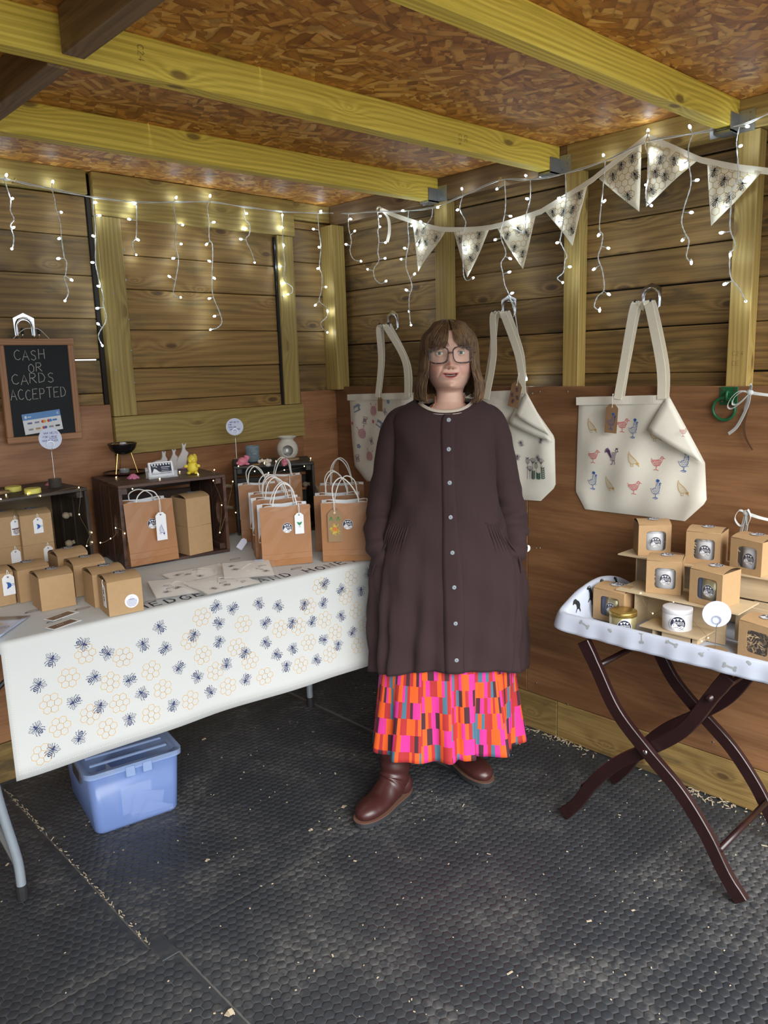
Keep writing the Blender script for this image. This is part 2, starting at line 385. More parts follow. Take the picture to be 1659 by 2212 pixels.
for ya, yb in ((1.7805, 2.9045), (.552, 1.7785), (-.35, .55)): MB().bb(2.435, 2.4445, ya, yb, .153, 1.372).build('plywood_panel', M_plyR, wr, bev=.0015)
for ya, yb in ((1.636, 2.85), (.3, 1.634), (-.35, .298)): board(wr, M_kick, 2.4345, 2.47, ya, yb, 0, .150, 'y', name='kick_board')
for px, py in ((1150, 850), (1166, 846), (1226, 846), (1158, 1184), (1166, 1184), (1158, 1475), (1226, 1522), (1540, 1603)):
    p = at(px, py, 0, 2.4347); screw(wr, p, (-1, 0, 0), .0035)
# unseen far end of the shed to shape the light, ground outside for bounce
we = struct('wall_end'); 
for i in range(15): board(we, M_plank, -1.62, -1.60, -.35, 3.0, i*.1465, i*.1465+.1455, 'y')
gr = MB().add([(-14, -14, -.06), (14, -14, -.06), (14, 14, -.06), (-14, 14, -.06)], [(0, 1, 2, 3)]).build('ground', plain('gravel_ground', (.30, .29, .26), .9, .3, 40)); gr['kind'] = 'structure'
# ------------------------------------------------------------------ goods: materials
M_kraft = plain('kraft_card', (.42, .265, .130), .75, .10, 60, bump=.05)
M_kraftsh = plain('kraft_shaded', (.17, .10, .05), .9)  # kraft darkened to paint the shade under the bulging lids
M_bag = plain('brown_paper', (.34, .150, .052), .42, .10, 9, bump=.25)
M_white = plain('white_card', (.80, .80, .82), .6, .03)
M_bagin = plain('bag_lining', (.80, .82, .85), .6, .04)
M_cord = plain('white_cord', (.80, .79, .76), .6, .08, 300)
M_cotton = plain('white_cotton_string', (.70, .66, .58), .8, .1, 200)
M_navy = plain('navy_print', (.012, .014, .040), .55)
M_bee = plain('bee_ink', (.030, .042, .12), .7, .3, 200)
M_gold = plain('honeycomb_ink', (.60, .34, .055), .7, .1)
M_brownink = plain('hedgehog_ink', (.13, .055, .045), .7)
M_blueink = plain('blue_ink', (.020, .10, .36), .7, .1)
M_greenink = plain('green_ink', (.03, .24, .10), .7)
M_purple = plain('purple_ink', (.075, .030, .10), .7, .2, 200)
M_redink = plain('coral_ink', (.62, .11, .12), .7)
M_ochre = plain('ochre_ink', (.55, .35, .09), .7)
M_blackink = plain('black_ink', (.012, .012, .014), .7)
M_penblue = plain('pen_ink', (.02, .03, .26), .6)
M_steel = plain('wire_steel', (.55, .55, .55), .25, metal=1)
M_tan = plain('tan_tag', (.27, .155, .075), .7, .1)
def fabric(name, col, var=.05, sc=900, rough=.85, bump=.25, big=0.0, sheen=.15):
    t = NT(name); o = t.n('TexCoord').outputs['Object']
    a = t.noise(t.vmul(o, (1, 1, .12)), sc, 2, .6).outputs[0]
    b2 = t.noise(t.vmul(o, (.12, .12, 1)), sc, 2, .6).outputs[0]
    n = t.noise(o, 60, 4, .6).outputs[0]
    w = t.math('MULTIPLY', t.math('ADD', a, b2), .5)
    f = t.math('ADD', t.math('MULTIPLY', w, .5), t.math('MULTIPLY', n, .5))
    c = t.mix(f, tuple(x*(1-var) for x in col), tuple(min(1, x*(1+var)) for x in col))
    h = f
    if big:
        nb = t.noise(t.vmul(o, (1, 1, .45)), big, 3, .5, .4).outputs[0]; h = t.math('ADD', t.math('MULTIPLY', f, .12), t.math('MULTIPLY', nb, 1.6))
        t.bump(h, bump, .012)
    else: t.bump(h, bump, .0006)
    return t.out(c, rough, Sheen_Weight=sheen)
M_cloth = fabric('tablecloth_cotton', (.53, .54, .525), .03)
M_canvas = fabric('canvas_cotton', (.74, .70, .60), .07, 700)
M_canvas2 = fabric('canvas_strap', (.76, .70, .56), .08, 900)
# ------------------------------------------------------------------ flat print
class Flat(MB):
    def rib(s, pts, w, fn, closed=False):
        P = [Vector((p[0], p[1])) for p in pts]; k = len(P); L = []
        for i in range(k):
            a = P[i-1] if (closed or i) else P[i]; b = P[(i+1) % k] if (closed or i < k-1) else P[i]
            t = (b-a); t = t.normalized() if t.length > 1e-9 else Vector((1, 0)); n = Vector((-t.y, t.x))*w/2
            L += [P[i]+n, P[i]-n]
        m = k if closed else k-1
        return s.add([fn(p.x, p.y) for p in L], [(2*i, 2*i+1, 2*((i+1) % k)+1, 2*((i+1) % k)) for i in range(m)])
    def disc(s, x, y, r, fn, n=12, ry=None, a=0.0):
        ry = r if ry is None else ry; ca, sa = math.cos(a), math.sin(a); P = []
        for k in range(n):
            u, v = r*math.cos(2*math.pi*k/n), ry*math.sin(2*math.pi*k/n); P.append(fn(x+u*ca-v*sa, y+u*sa+v*ca))
        return s.add(P, [tuple(range(n))])
    def pol(s, pts, fn): return s.add([fn(*p) for p in pts], [tuple(range(len(pts)))])
    def ring(s, x, y, r, w, fn, n=16, ry=None, a=0.0):
        ry = r if ry is None else ry; ca, sa = math.cos(a), math.sin(a)
        return s.rib([(x+r*math.cos(2*math.pi*k/n)*ca-ry*math.sin(2*math.pi*k/n)*sa, y+r*math.cos(2*math.pi*k/n)*sa+ry*math.sin(2*math.pi*k/n)*ca) for k in range(n)], w, fn, True)
def place(fn, x, y, s, a=0.0, fx=1):
    ca, sa = math.cos(a)*s, math.sin(a)*s
    return lambda u, v: fn(x+fx*u*ca-v*sa, y+fx*u*sa+v*ca)
def bee(m, fn, simple=False):
    """unit bee, head up, about 2 wide"""
    m.disc(0, .52, .17, fn, 8); m.disc(0, .22, .25, fn, 9, .2)
    for k, w in ((-.02, .50), (-.26, .56), (-.50, .50), (-.72, .32)):
        m.pol([(-w/2, k), (w/2, k), (w/2*.92, k-.13), (-w/2*.92, k-.13)], fn)
    m.ring(0, -.38, .29, .055, fn, 12, .52)
    for sx in (-1, 1):
        m.ring(sx*.62, .42, .40, .05, fn, 10, .19, sx*.45); m.ring(sx*.56, .12, .28, .045, fn, 9, .13, -sx*.25)
        if not simple:
            m.rib([(sx*.35, .30), (sx*.80, .50)], .03, fn)
            m.rib([(sx*.06, .62), (sx*.20, .95)], .05, fn); m.disc(sx*.22, .98, .06, fn, 6)
            m.rib([(sx*.22, .46), (sx*.48, .80)], .05, fn); m.disc(sx*.5, .84, .07, fn, 6)
        m.rib([(sx*.24, -.05), (sx*.60, -.28), (sx*.72, -.55)], .07, fn); m.disc(sx*.73, -.6, .07, fn, 6)
        m.rib([(sx*.24, -.32), (sx*.45, -.70), (sx*.50, -.98)], .08, fn)
def comb(m, fn, w=.10):
    """cluster of seven cells, unit cell radius"""
    for q, r in ((0, 0), (1, 0), (-1, 0), (0, 1), (0, -1), (1, -1), (-1, 1)):
        cx, cy = math.sqrt(3)*(q+r/2), 1.5*r
        m.rib([(cx+math.cos(math.pi/6+math.pi/3*k), cy+math.sin(math.pi/6+math.pi/3*k)) for k in range(6)], w, fn, True)
def hedgehog(m, fn):
    m.ring(0, 0, 1, .07, fn, 20, .42)
    for i in range(5):
        for j in range(9): 
            x = -.75+j*.19+.06*(i % 2); y = -.18+i*.12
            if x*x+(y/.4)**2 < .85: m.rib([(x, y), (x+.09, y+.05)], .035, fn)
    m.pol([(-.9, .05), (-1.35, -.28), (-.75, -.36)], fn)
    for x in (-.5, -.2, .3, .6): m.rib([(x, -.38), (x-.06, -.55)], .08, fn)
def chick(m, fn):
    """small patterned bird with long legs"""
    m.pol([(-.9, .35), (-.55, .5), (-.1, .30), (.45, .36), (.85, .62), (.80, .1), (.52, -.38), (0, -.60), (-.42, -.40), (-.60, .0), (-.66, .2)], fn)
    for x in (-.1, .25): m.rib([(x, -.55), (x, -1.15)], .09, fn); m.rib([(x-.16, -1.2), (x, -1.12), (x+.14, -1.22)], .08, fn)
def hen(m, fn, kind):
    """stamped hens: 0 upright spotted, 1 red spotted, 2 pecking ochre, 3 feathered cockerel"""
    if kind == 0:
        P = [(-.62, .15), (-.35, .05), (.05, .28), (.12, .75), (.32, .98), (.55, .85), (.58, .35), (.50, -.15), (.25, -.50), (-.1, -.55), (-.4, -.35)]
        m.rib(P, .05, fn, True); m.pol([(.12, .92), (.05, 1.2), (.2, 1.32), (.35, 1.28), (.5, 1.18), (.42, 1.0)], fn); m.rib([(.55, .9), (.72, .78)], .1, fn); m.rib([(.5, .8), (.6, .55)], .12, fn)
        for i in range(7):
            for j in range(6):
                x = -.5+j*.2+.1*(i % 2); y = -.42+i*.2
                if -.5+.9*abs(y) < x < .52 and y < .8 and (x > -.2 or y < .08) and (y < .25 or x > .15): m.disc(x, y, .055, fn, 6)
        m.rib([(.05, -.55), (.05, -.95)], .07, fn); m.rib([(-.3, -1.02), (.05, -.93), (.35, -1.0)], .08, fn); m.rib([(-.1, -1.12), (.3, -1.1)], .06, fn)
    elif kind == 1:
        P = [(-.75, .55), (-.55, .2), (-.1, .3), (.35, .45), (.5, .7), (.75, .62), (.62, .2), (.35, -.25), (0, -.45), (-.4, -.3), (-.68, .1)]
        m.rib(P, .05, fn, True); m.ring(.6, .62, .16, .06, fn, 8); m.rib([(.75, .58), (1.0, .52)], .07, fn)
        for i in range(5):
            for j in range(7):
                x = -.62+j*.19+.09*(i % 2); y = -.30+i*.19
                if abs(x+.02) < .62-.6*max(0, .1-y) and y < .42: m.disc(x, y, .075, fn, 7)
        m.rib([(0, -.45), (-.05, -.85)], .06, fn); m.rib([(-.35, -.9), (-.05, -.82), (.3, -.92)], .07, fn)
    elif kind == 2:
        P = [(-.55, .95), (-.35, .55), (.15, .15), (.55, -.25), (.62, -.5), (.3, -.5), (-.1, -.6), (-.45, -.3), (-.62, .3)]
        m.rib(P, .06, fn, True); m.disc(.62, -.5, .17, fn, 8); m.rib([(.7, -.6), (.82, -.85)], .07, fn)
        for i in range(14):
            for j in range(11):
                x = -.55+j*.11+.05*(i % 2); y = -.5+i*.1
                if x < .55-.0-(y+.3)*1.0 and x > -.58+max(0, -.1-y)*.5: m.disc(x, y, .03, fn, 5)
        m.rib([(-.15, -.58), (-.2, -.85), (.15, -.85)], .06, fn); m.rib([(.1, -.5), (.1, -.78)], .05, fn)
    else:
        for k in range(7):
            a = 1.9+k*.17; m.rib([(-.1+.15*math.cos(a), -.2), (-.25+.5*math.cos(a), .5+.2*math.sin(a)), (-.35+.75*math.cos(a*1.1), .2+.9*math.sin(a))], .075, fn)
        for i in range(7):
            for j in range(4):
                x = -.3+j*.18; y = -.45+i*.16; m.rib([(x+.3*max(0, y), y), (x+.12+.3*max(0, y), y-.08), (x+.2+.3*max(0, y), y)], .06, fn)
        m.ring(.55, .75, .17, .07, fn, 8); m.pol([(.4, .9), (.5, 1.12), (.62, 1.0), (.75, 1.1), (.72, .88)], fn); m.rib([(.7, .68), (.85, .6)], .08, fn)
        m.rib([(.1, -.5), (.0, -1.0), (-.25, -1.02)], .08, fn); m.rib([(.25, -.5), (.45, -.9), (.3, -1.0)], .08, fn)
STROKE = dict(A=[[(0, 0), (2, 6), (4, 0)], [(.8, 2.2), (3.2, 2.2)]], B=[[(0, 0), (0, 6), (2.6, 5.8), (3, 4.5), (2.4, 3.3), (0, 3)], [(2.2, 3.1), (3.4, 1.8), (2.8, .2), (0, 0)]],
  C=[[(3.6, 5.2), (2.2, 6), (.6, 4.6), (.2, 2.6), (1, .5), (2.6, 0), (3.8, .9)]], D=[[(0, 0), (.2, 6), (2.4, 5.4), (3.6, 3.2), (2.8, .8), (0, 0)]],
  E=[[(3.6, 6), (.3, 5.8), (0, 0), (3.6, .2)], [(.1, 3), (2.8, 3.2)]], F=[[(3.4, 6), (.2, 5.9), (0, 0)], [(.1, 3), (2.6, 3.1)]], G=[[(3.6, 5.2), (2, 6), (.3, 4), (.3, 1.6), (2, 0), (3.7, 1), (3.7, 2.8), (2.2, 2.8)]],
  H=[[(0, 0), (.2, 6)], [(3.6, 0), (3.5, 6)], [(.1, 3), (3.5, 3.1)]], L=[[(.2, 6), (0, 0), (3.2, .2)]], M=[[(0, 0), (.6, 6), (2.2, 2), (3.8, 6), (4.2, 0)]], N=[[(0, 0), (.2, 6), (3.4, 0), (3.6, 6)]],
  O=[[(2, 6), (.4, 4.6), (.2, 1.8), (1.6, 0), (3.3, 1.2), (3.6, 4), (2, 6)]], P=[[(0, 0), (.2, 6), (2.8, 5.8), (3.4, 4.4), (2.6, 3), (.1, 2.8)]], R=[[(0, 0), (.2, 6), (2.8, 5.8), (3.3, 4.4), (2.5, 3.2), (.1, 2.9)], [(1.2, 3), (3.6, 0)]],
  S=[[(3.3, 5.3), (2, 6), (.5, 5), (1, 3.6), (2.8, 2.6), (3.2, 1), (1.8, 0), (.2, .8)]], T=[[(0, 6), (4, 6.2)], [(2, 6), (1.9, 0)]], U=[[(.2, 6), (.3, 1.2), (1.8, 0), (3.3, 1.2), (3.5, 6)]], W=[[(0, 6), (1, 0), (2.2, 4), (3.4, 0), (4.4, 6)]],
  X=[[(0, 0), (3.6, 6)], [(.2, 6), (3.6, 0)]], I=[[(1, 0), (1, 6)]], Y=[[(0, 6), (1.9, 3), (3.8, 6)], [(1.9, 3), (1.8, 0)]])
STROKE['2'] = [[(.2, 4.8), (1.6, 6), (3.2, 4.8), (.2, 0), (3.5, .1)]]; STROKE['4'] = [[(2.6, 0), (2.7, 6), (0, 2), (3.6, 2)]]
def write(m, text, x, y, h, fn, w, gap=1.6, jit=.0, slant=0.0):
    s = h/6; cx = x
    for ch in text:
        if ch == ' ': cx += 3.2*s; continue
        jy = random.uniform(-1, 1)*jit*h
        for st in STROKE[ch]: m.rib([(cx+(p[0]+p[1]*slant)*s, y+p[1]*s+jy) for p in st], w, fn)
        cx += (4.0+gap)*s if ch not in 'I' else (2+gap)*s
    return cx
def textmesh(txt, size):
    cu = bpy.data.curves.new('t', 'FONT'); cu.body = txt; cu.size = size; cu.align_x = 'CENTER'; cu.resolution_u = 3
    ob = bpy.data.objects.new('t', cu); COL.objects.link(ob)
    me = bpy.data.meshes.new_from_object(ob.evaluated_get(bpy.context.evaluated_depsgraph_get()))
    V = [tuple(v.co[:2]) for v in me.vertices]; Fc = [tuple(p.vertices) for p in me.polygons]
    bpy.data.objects.remove(ob); bpy.data.curves.remove(cu); bpy.data.meshes.remove(me)
    return V, Fc
XY = lambda z: (lambda u, v: (u, v, z))
# brand sticker, faces +z, unit radius
def sticker_mesh():
    m = Flat(); m.m = 1; m.disc(0, 0, 1, XY(0), 28); m.m = 0; m.disc(0, 0, .95, XY(.012), 28); m.m = 1; f = XY(.024)
    for x in (-.42, 0, .42): m.pol([(x-.2, .72-.25*abs(x)), (x+.2, .72-.25*abs(x)), (x, .38-.2*abs(x))], f)
    for s, x, y in (('Hedgepig', .12, .08), ('& Honey', .22, -.18)):
        V, Fc = textmesh(s, .34); m.add([f(a+x, b+y) for a, b in V], Fc)
    m.pol([(-.70, -.15), (-.45, .06), (-.2, -.02), (-.02, -.30), (.25, -.40), (.5, -.26), (.72, -.32), (.8, -.45), (.55, -.72), (.2, -.90), (-.2, -.92), (-.55, -.74), (-.78, -.42)], f)
    m.m = 0
    for k in range(26):
        x, y = random.uniform(-.6, .65), random.uniform(-.85, -.35); m.rib([(x, y), (x+.12, y+.04)], .045, XY(.034))
    m.disc(-.5, -.2, .07, XY(.034), 8)
    return m.mesh('sticker', [M_navy, M_white])
ME_stick = sticker_mesh()
M_silver = plain('silver_sticker', (.45, .47, .48), .3, .3, 60, metal=.4)
def sticker(parent, M, r): return link('sticker', ME_stick, parent, M @ Matrix.Scale(r, 4))
# folded carton with a bulging tuck lid; local front faces -y, origin at front-left bottom corner
def kraft_box(label, M, w=.096, d=.096, h=.098, group='kraft gift boxes', window=None, bulge=.012, st=True, name='gift_box'):
    o = thing(name, label, 'box', M, group); t = .0012
    b = MB(); b.bb(0, w, d-t, d, 0, h); b.bb(0, t, t, d-t, 0, h); b.bb(w-t, w, t, d-t, 0, h); b.bb(t, w-t, t, d-t, 0, t)
    if window is None: b.bb(0, w, 0, t, 0, h)
    else:
        x0, x1, z0, z1 = w*.24, w*.84, h*.17, h*.80
        n = 24; I = []; O = []
        for k in range(n):
            a = 2*math.pi*k/n; ca, sa = math.cos(a), math.sin(a)
            se = lambda c: math.copysign(abs(c)**.30, c)
            I.append(((x0+x1)/2+(x1-x0)/2*se(ca), (z0+z1)/2+(z1-z0)/2*se(sa)))
            q = max(abs(ca), abs(sa)); O.append((w/2+w/2*ca/q, h/2+h/2*sa/q))
        vs = [(p[0], y, p[1]) for y in (0, t) for p in I+O]
        fs = []
        for k in range(n):
            j = (k+1) % n; fs += [(k, n+k, n+j, j), (2*n+k, 2*n+j, 3*n+j, 3*n+k), (k, j, 2*n+j, 2*n+k), (n+k, 3*n+k, 3*n+j, n+j)]
        b.add(vs, fs)
    body = b.build('carton', M_kraft, o)
    l = MB(); f = lambda u, v: (u*w, v*d, h+.0004+bulge*math.sin(math.pi*v)**.8)
    l.grid(f, 2, 13); l.grid(lambda u, v: (u*w, v*d, f(u, v)[2]-.001), 2, 13); l.bb(0, w, 0, .0011, h-.0006, h+.001)
    l.build('lid', M_kraft, o, smooth=True)
    m = MB(); m.bb(.002, w-.002, .002, d-.002, h-.002, h-.001)
    m.build('tuck_flap', M_kraftsh, o)
    if st:
        zc = h+bulge+.0012
        sticker(o, T(w*.52, d*.50, zc), w*.20)
    return o
def swing_tag(parent, M, w=.03, h=.055, mat=None, cord=.02, art=None, name='swing_tag', hole=M_navy, cl=None):
    """luggage tag, hangs in local xz, faces -y, eyelet near the top at z=0"""
    mat = mat or M_white; c = w*.28
    P = [(-w/2, -h), (w/2, -h), (w/2, -c), (w/2-c, 0), (-w/2+c, 0), (-w/2, -c)]
    b = MB(); b.prism([(p[0], p[1]) for p in P], 0, .0008, T(rx=math.pi/2)); tg = b.build(name, mat, parent, M=M)
    e = Flat(); e.disc(0, -c*.75, w*.085, lambda u, v: (u, -.0012, v), 10); e.build('eyelet', hole, tg)
    if cord:
        s = MB(); s.tube(smoothpath(cl or [(0, -.0015, -c*.75), (.002, -.003, cord*.5), (-.001, -.001, cord)], 5), .0009, 6); s.tube(smoothpath([(0, .0015, -c*.75), (-.002, -.002, cord*.5), (.001, 0, cord)], 5), .0009, 6)
        s.build('tag_string', M_cord, tg)
    if art: art(tg)
    return tg
TF = lambda u, v: (u, -.0013, v)
def art_chick(mat, s=.011, z=-.032, rot=0.0):
    def go(tg): m = Flat(); chick(m, place(TF, .0005, z, s, rot)); m.build('bird_print', mat, tg)
    return go
def paper_bag(label, M, w=.172, d=.085, h=.205, tag=None, st=True, lean=0.0, group='brown paper gift bags', handle=True, hh=.075):
    o = thing('gift_bag', label, 'bag', M, group); N = 12; g = .028
    def ring(z, ins=0.0):
        k = min(1, max(0, (z/h-.22)/.78)); gi = g*k; y = lean*z; bul = .004*math.sin(math.pi*min(1, z/h))
        pts = []
        for i in range(7): u = i/6; pts.append((u*w, y+ins-bul*math.sin(math.pi*u), z))
        pts += [(w-gi-ins, y+d*.25, z), (w-2*gi*.9-ins, y+d*.5, z), (w-gi-ins, y+d*.75, z)]
        for i in range(7): u = 1-i/6; pts.append((u*w, y+d-ins+bul*.6*math.sin(math.pi*u), z))
        pts += [(gi+ins, y+d*.75, z), (2*gi*.9+ins, y+d*.5, z), (gi+ins, y+d*.25, z)]
        return pts
    zs = [0, .001, h*.10, h*.105, h*.20, h*.205, h*.4, h*.6, h*.8, h*.93, h]
    def jig(z, p):
        off = -.0012 if (abs(z-h*.105) < 1e-6 or abs(z-h*.205) < 1e-6) else .0006*math.sin(p[0]*90+z*70)
        return (p[0], p[1]+off, p[2]+(.002*math.sin(p[0]*55) if z == h else 0))
    b = MB(); vs = []; n = 20
    for z in zs: vs += [jig(z, p) for p in ring(z)]
    fs = [(j*n+i, j*n+(i+1) % n, (j+1)*n+(i+1) % n, (j+1)*n+i) for j in range(len(zs)-1) for i in range(n)]
    b.add(vs, fs+[tuple(range(n-1, -1, -1))]); b.build('bag_body', M_bag, o)
    b = MB(); vs = []; zi = [h*.35, h*.6, h*.8, h*.93, h]
    for z in zi: vs += [jig(z, p) for p in ring(z, .0012)]
    fs = [(j*n+i, (j+1)*n+i, (j+1)*n+(i+1) % n, j*n+(i+1) % n) for j in range(len(zi)-1) for i in range(n)]
    b.add(vs, fs+[tuple(range(n))]); 
    r0 = ring(h); r1 = ring(h, .0022); vs = [(p[0], p[1]+(-.0003 if i < 7 else .0003), p[2]+.0006+.002*math.sin(p[0]*55)) for i, p in enumerate(r0)]+[(p[0], p[1], p[2]+.0006+.002*math.sin(p[0]*55)) for p in r1]
    b.add(vs, [(i, (i+1) % n, n+(i+1) % n, n+i) for i in range(n)]); b.build('bag_lining', M_bagin, o)
    if handle:
        for k, yy in enumerate((.003, d-.004)):
            a = random.uniform(-.01, .01); lx = lean*h+yy
            P = smoothpath([(w*.26, lx, h*.86), (w*.26, lx, h), (w*.30+a, lx+.006*(1-2*k), h+hh*.65), (w*.45+a, lx+.012*(1-2*k), h+hh), (w*.62+a, lx+.010*(1-2*k), h+hh*.8), (w*.72, lx+.004*(1-2*k), h+hh*.3), (w*.74, lx, h), (w*.74, lx, h*.86)], 5)
            MB().tube(P, .0022, 7).build('handle', M_cord, o, smooth=True)
    if st: sticker(o, T(w*.52, lean*h*.64-.0062, h*.64, rx=math.pi/2-lean), .0175)
    if tag: tag(o, w, d, h)
    return o
# ------------------------------------------------------------------ trestle table, printed cloth
TR = math.radians(-4.87); MT = T(.574, 2.055, 0, rz=TR); MTi = MT.inverted(); ZT = .80
def hit(px, py, M):
    """photo pixel onto the local plane y = 0 of frame M; returns local coords"""
    d = _f + _r*((px-IW/2)/FPX) - _u*((py-IH/2)/FPX); Mi = M.inverted()
    a = Mi @ CAM; b = Mi.to_3x3() @ d; return a - b*(a.y/b.y)
tb = thing('folding_table', 'white plastic folding table with grey tubular legs under the bee cloth', 'table', MT)
MB().bb(-.30, 1.52, .012, .765, .765, .794).build('table_top', plain('white_plastic', (.62, .70, .78), .4), tb, bev=.008, seg=3)
M_leg = plain('grey_powder_coat', (.30, .34, .38), .35, metal=.3)
def tleg(x, y, dx):
    P = smoothpath([(x+dx, y, .76), (x+dx*.9, y, .55), (x+dx*.6, y, .33), (x+dx*.12, y, .16), (x, y, .10), (x, y, .02)], 5)
    l = MB().tube(P, .0135, 12).build('leg', M_leg, tb, smooth=True)
    MB().lathe([(.0155, 0), (.0165, .03), (.0155, .045)], 14, T(x, y)).build('foot_cap', plain('black_rubber', (.012, .012, .014), .7), l)
for y in (.125, .64): tleg(0.0, y, -.05); tleg(1.32, y, .05)
MB().tube([(0, .125, .10), (0, .64, .10)], .010, 10).build('leg_bar', M_leg, tb)
MB().tube([(-.045, .38, .46), (.30, .38, .75)], .008, 8).build('brace', plain('black_brace', (.02, .02, .022), .5), tb); MB().tube([(-.045, .12, .46), (-.045, .64, .46)], .009, 8).build('leg_bar', M_leg, tb)
# the cloth: u along the front edge, t<0 on the top, t>0 down the front
CU, CB, CD = 1.50, .78, .375
def cloth_at(u, t, off=0.0):
    R = .014
    wav = .0030*math.sin(u*7.0+.6)+.0018*math.sin(u*16+1)
    if t < -R: x, y, z = u, -t, ZT+off+.0012*math.sin(u*21+t*9)*math.sin(t*17)
    elif t < R*.57: a = (t+R)/(R*1.57)*math.pi/2; x, y, z = u, R-(R+off)*math.sin(a), ZT-R+(R+off)*math.cos(a)
    else:
        k = (t-R*.57); fl = min(1, k/.1)
        x, y, z = u+.03*k*(u/CU-.5), -off-(wav*fl)*(k/.35)*2.2-.012*k/.37-.004*math.sin(u*30)*max(0, k-.25), ZT-R-k
    return (x, y, z)
cl = thing('tablecloth', 'cream cotton cloth printed with navy bees and gold honeycomb on the long table', 'tablecloth', MT)
ts = [-CB+.06*i for i in range(13)]+[-.02, -.014, -.009, -.004, 0, .004, .008]+[.03+.0335*i for i in range(11)]
m = MB(); m.grid(lambda a, b: cloth_at(a*CU, ts[int(round(b*(len(ts)-1)))]), 70, len(ts)); m.build('cloth', M_cloth, cl, smooth=True, solid=.0016)
BEES = [(355,420),(222,490),(163,598),(460,458),(618,425),(690,350),(710,440),(403,565),(320,665),(430,688),(560,572),(612,632),(160,780),(342,815),(222,870),(557,742),(743,682),(772,520),(835,385),(850,560),(907,625),(930,252),(1005,267),(943,330),(945,413),(978,507),(1055,460),(1060,573),(1117,248),(1200,258),(1145,328),(1145,415),(1190,465),(1227,515),(1257,440),(1255,330),(1310,252),(1343,322),(1358,487),(1393,243),(1388,400),(1402,160),(1470,187),(1468,300),(1450,425),(1513,367),(1555,192),(1590,115),(1605,240),(1610,395)]
COMB = [(368,462),(530,477),(297,565),(475,583),(218,673),(258,770),(182,885),(388,720),(515,672),(462,780),(650,533),(700,612),(650,718),(820,660),(870,305),(818,405),(875,470),(930,538),(985,605),(1050,335),(1020,435),(1078,493),(1138,558),(1205,355),(1285,345),(1330,258),(1325,412),(1288,508),(1380,172),(1397,315),(1415,463),(1440,370),(1490,215),(1515,135),(1530,275),(1535,425),(1567,335)]
def on_cloth(cx, cy):
    p = hit(cx/2, 1180+cy/2, MT); return p.x, max(.028, ZT-.014-p.z+.008)
CF = lambda off: (lambda u, t: cloth_at(u, -t, off))
def cprint(off): return lambda u, v: cloth_at(u, -v, off)
for cx, cy in COMB:
    m = Flat(); u, t = on_cloth(cx, cy); comb(m, place(cprint(.0013), u, -t, .0108, random.uniform(-.35, .35)+.2), .125); m.build('honeycomb_print', M_gold, cl)
for cx, cy in BEES:
    m = Flat(); u, t = on_cloth(cx, cy); bee(m, place(cprint(.0019), u, -t, .0195, random.choice((-.8, .6, 2.6, -.4, 2.2, -2.3))+random.uniform(-.4, .4))); m.build('bee_print', M_bee, cl)
txt = 'HEDGEPIG AND HONEY'
for i, ch in enumerate(txt):
    if ch != ' ': m = Flat(); write(m, ch, .375+i*.0443, .022+.004*math.sin(i*1.7), .045, cprint(.0016), .0062); m.build('letter', M_navy, cl)
for px, py, a in ((72, 1321, .1), (118, 1341, .15), (508, 1208, .1), (640, 1228, .1), (180, 1315, 0), (322, 1300, .2), (560, 1235, .1)):
    p = MTi @ at(px, py, 2, ZT); m = Flat(); hedgehog(m, place(cprint(.0016), p.x, p.y, .021, a)); m.build('hedgehog_print', M_brownink, cl)
m = Flat()
for i in range(53): m.rib([(.008, -.02-i*.0062), (.011, -.023-i*.0062)], .0010, cprint(.0018))
for i in range(240): m.rib([(.008+i*.0062, -.348), (.011+i*.0062, -.350)], .0010, cprint(.0018))
m.build('hem_stitches', M_cotton, cl)['kind'] = 'stuff'
# ------------------------------------------------------------------ crates
def crate_mats(n, a, b, c): return wood(n, a, b, c, rings=22, rough=.5, vary=.5, bump=.4)
M_cr2 = crate_mats('crate_wood_red', (.030, .014, .010), (.105, .050, .032), (.02, .01, .007))
M_cr1 = crate_mats('crate_wood_dark', (.014, .010, .008), (.050, .036, .026), (.01, .008, .006))
M_cr1b = ply_mat('crate_back_board', (.13, .075, .03), (.28, .18, .075), (.06, .035, .015))
M_cr3 = crate_mats('crate_wood_black', (.007, .006, .005), (.028, .021, .016), (.005, .004, .003))
M_rope = plain('hemp_rope', (.30, .24, .16), .9, .3, 300)
def rope(name, pts, r, parent, mat=M_rope):
    P = smoothpath(pts, 8); m = MB(); ph = 0.0
    for s in range(3):
        Q = []; up = Vector((0, 0, 1))
        for i, p in enumerate(P):
            t = (P[min(i+1, len(P)-1)]-P[max(i-1, 0)]).normalized(); a = t.orthogonal().normalized() if i == 0 else (a-t*a.dot(t)).normalized(); b = t.cross(a)
            th = 2*math.pi*s/3+i*.42; Q.append(p+(a*math.cos(th)+b*math.sin(th))*r*.5)
        m.tube(Q, r*.56, 6)
    return m.build(name, mat, parent, smooth=True)
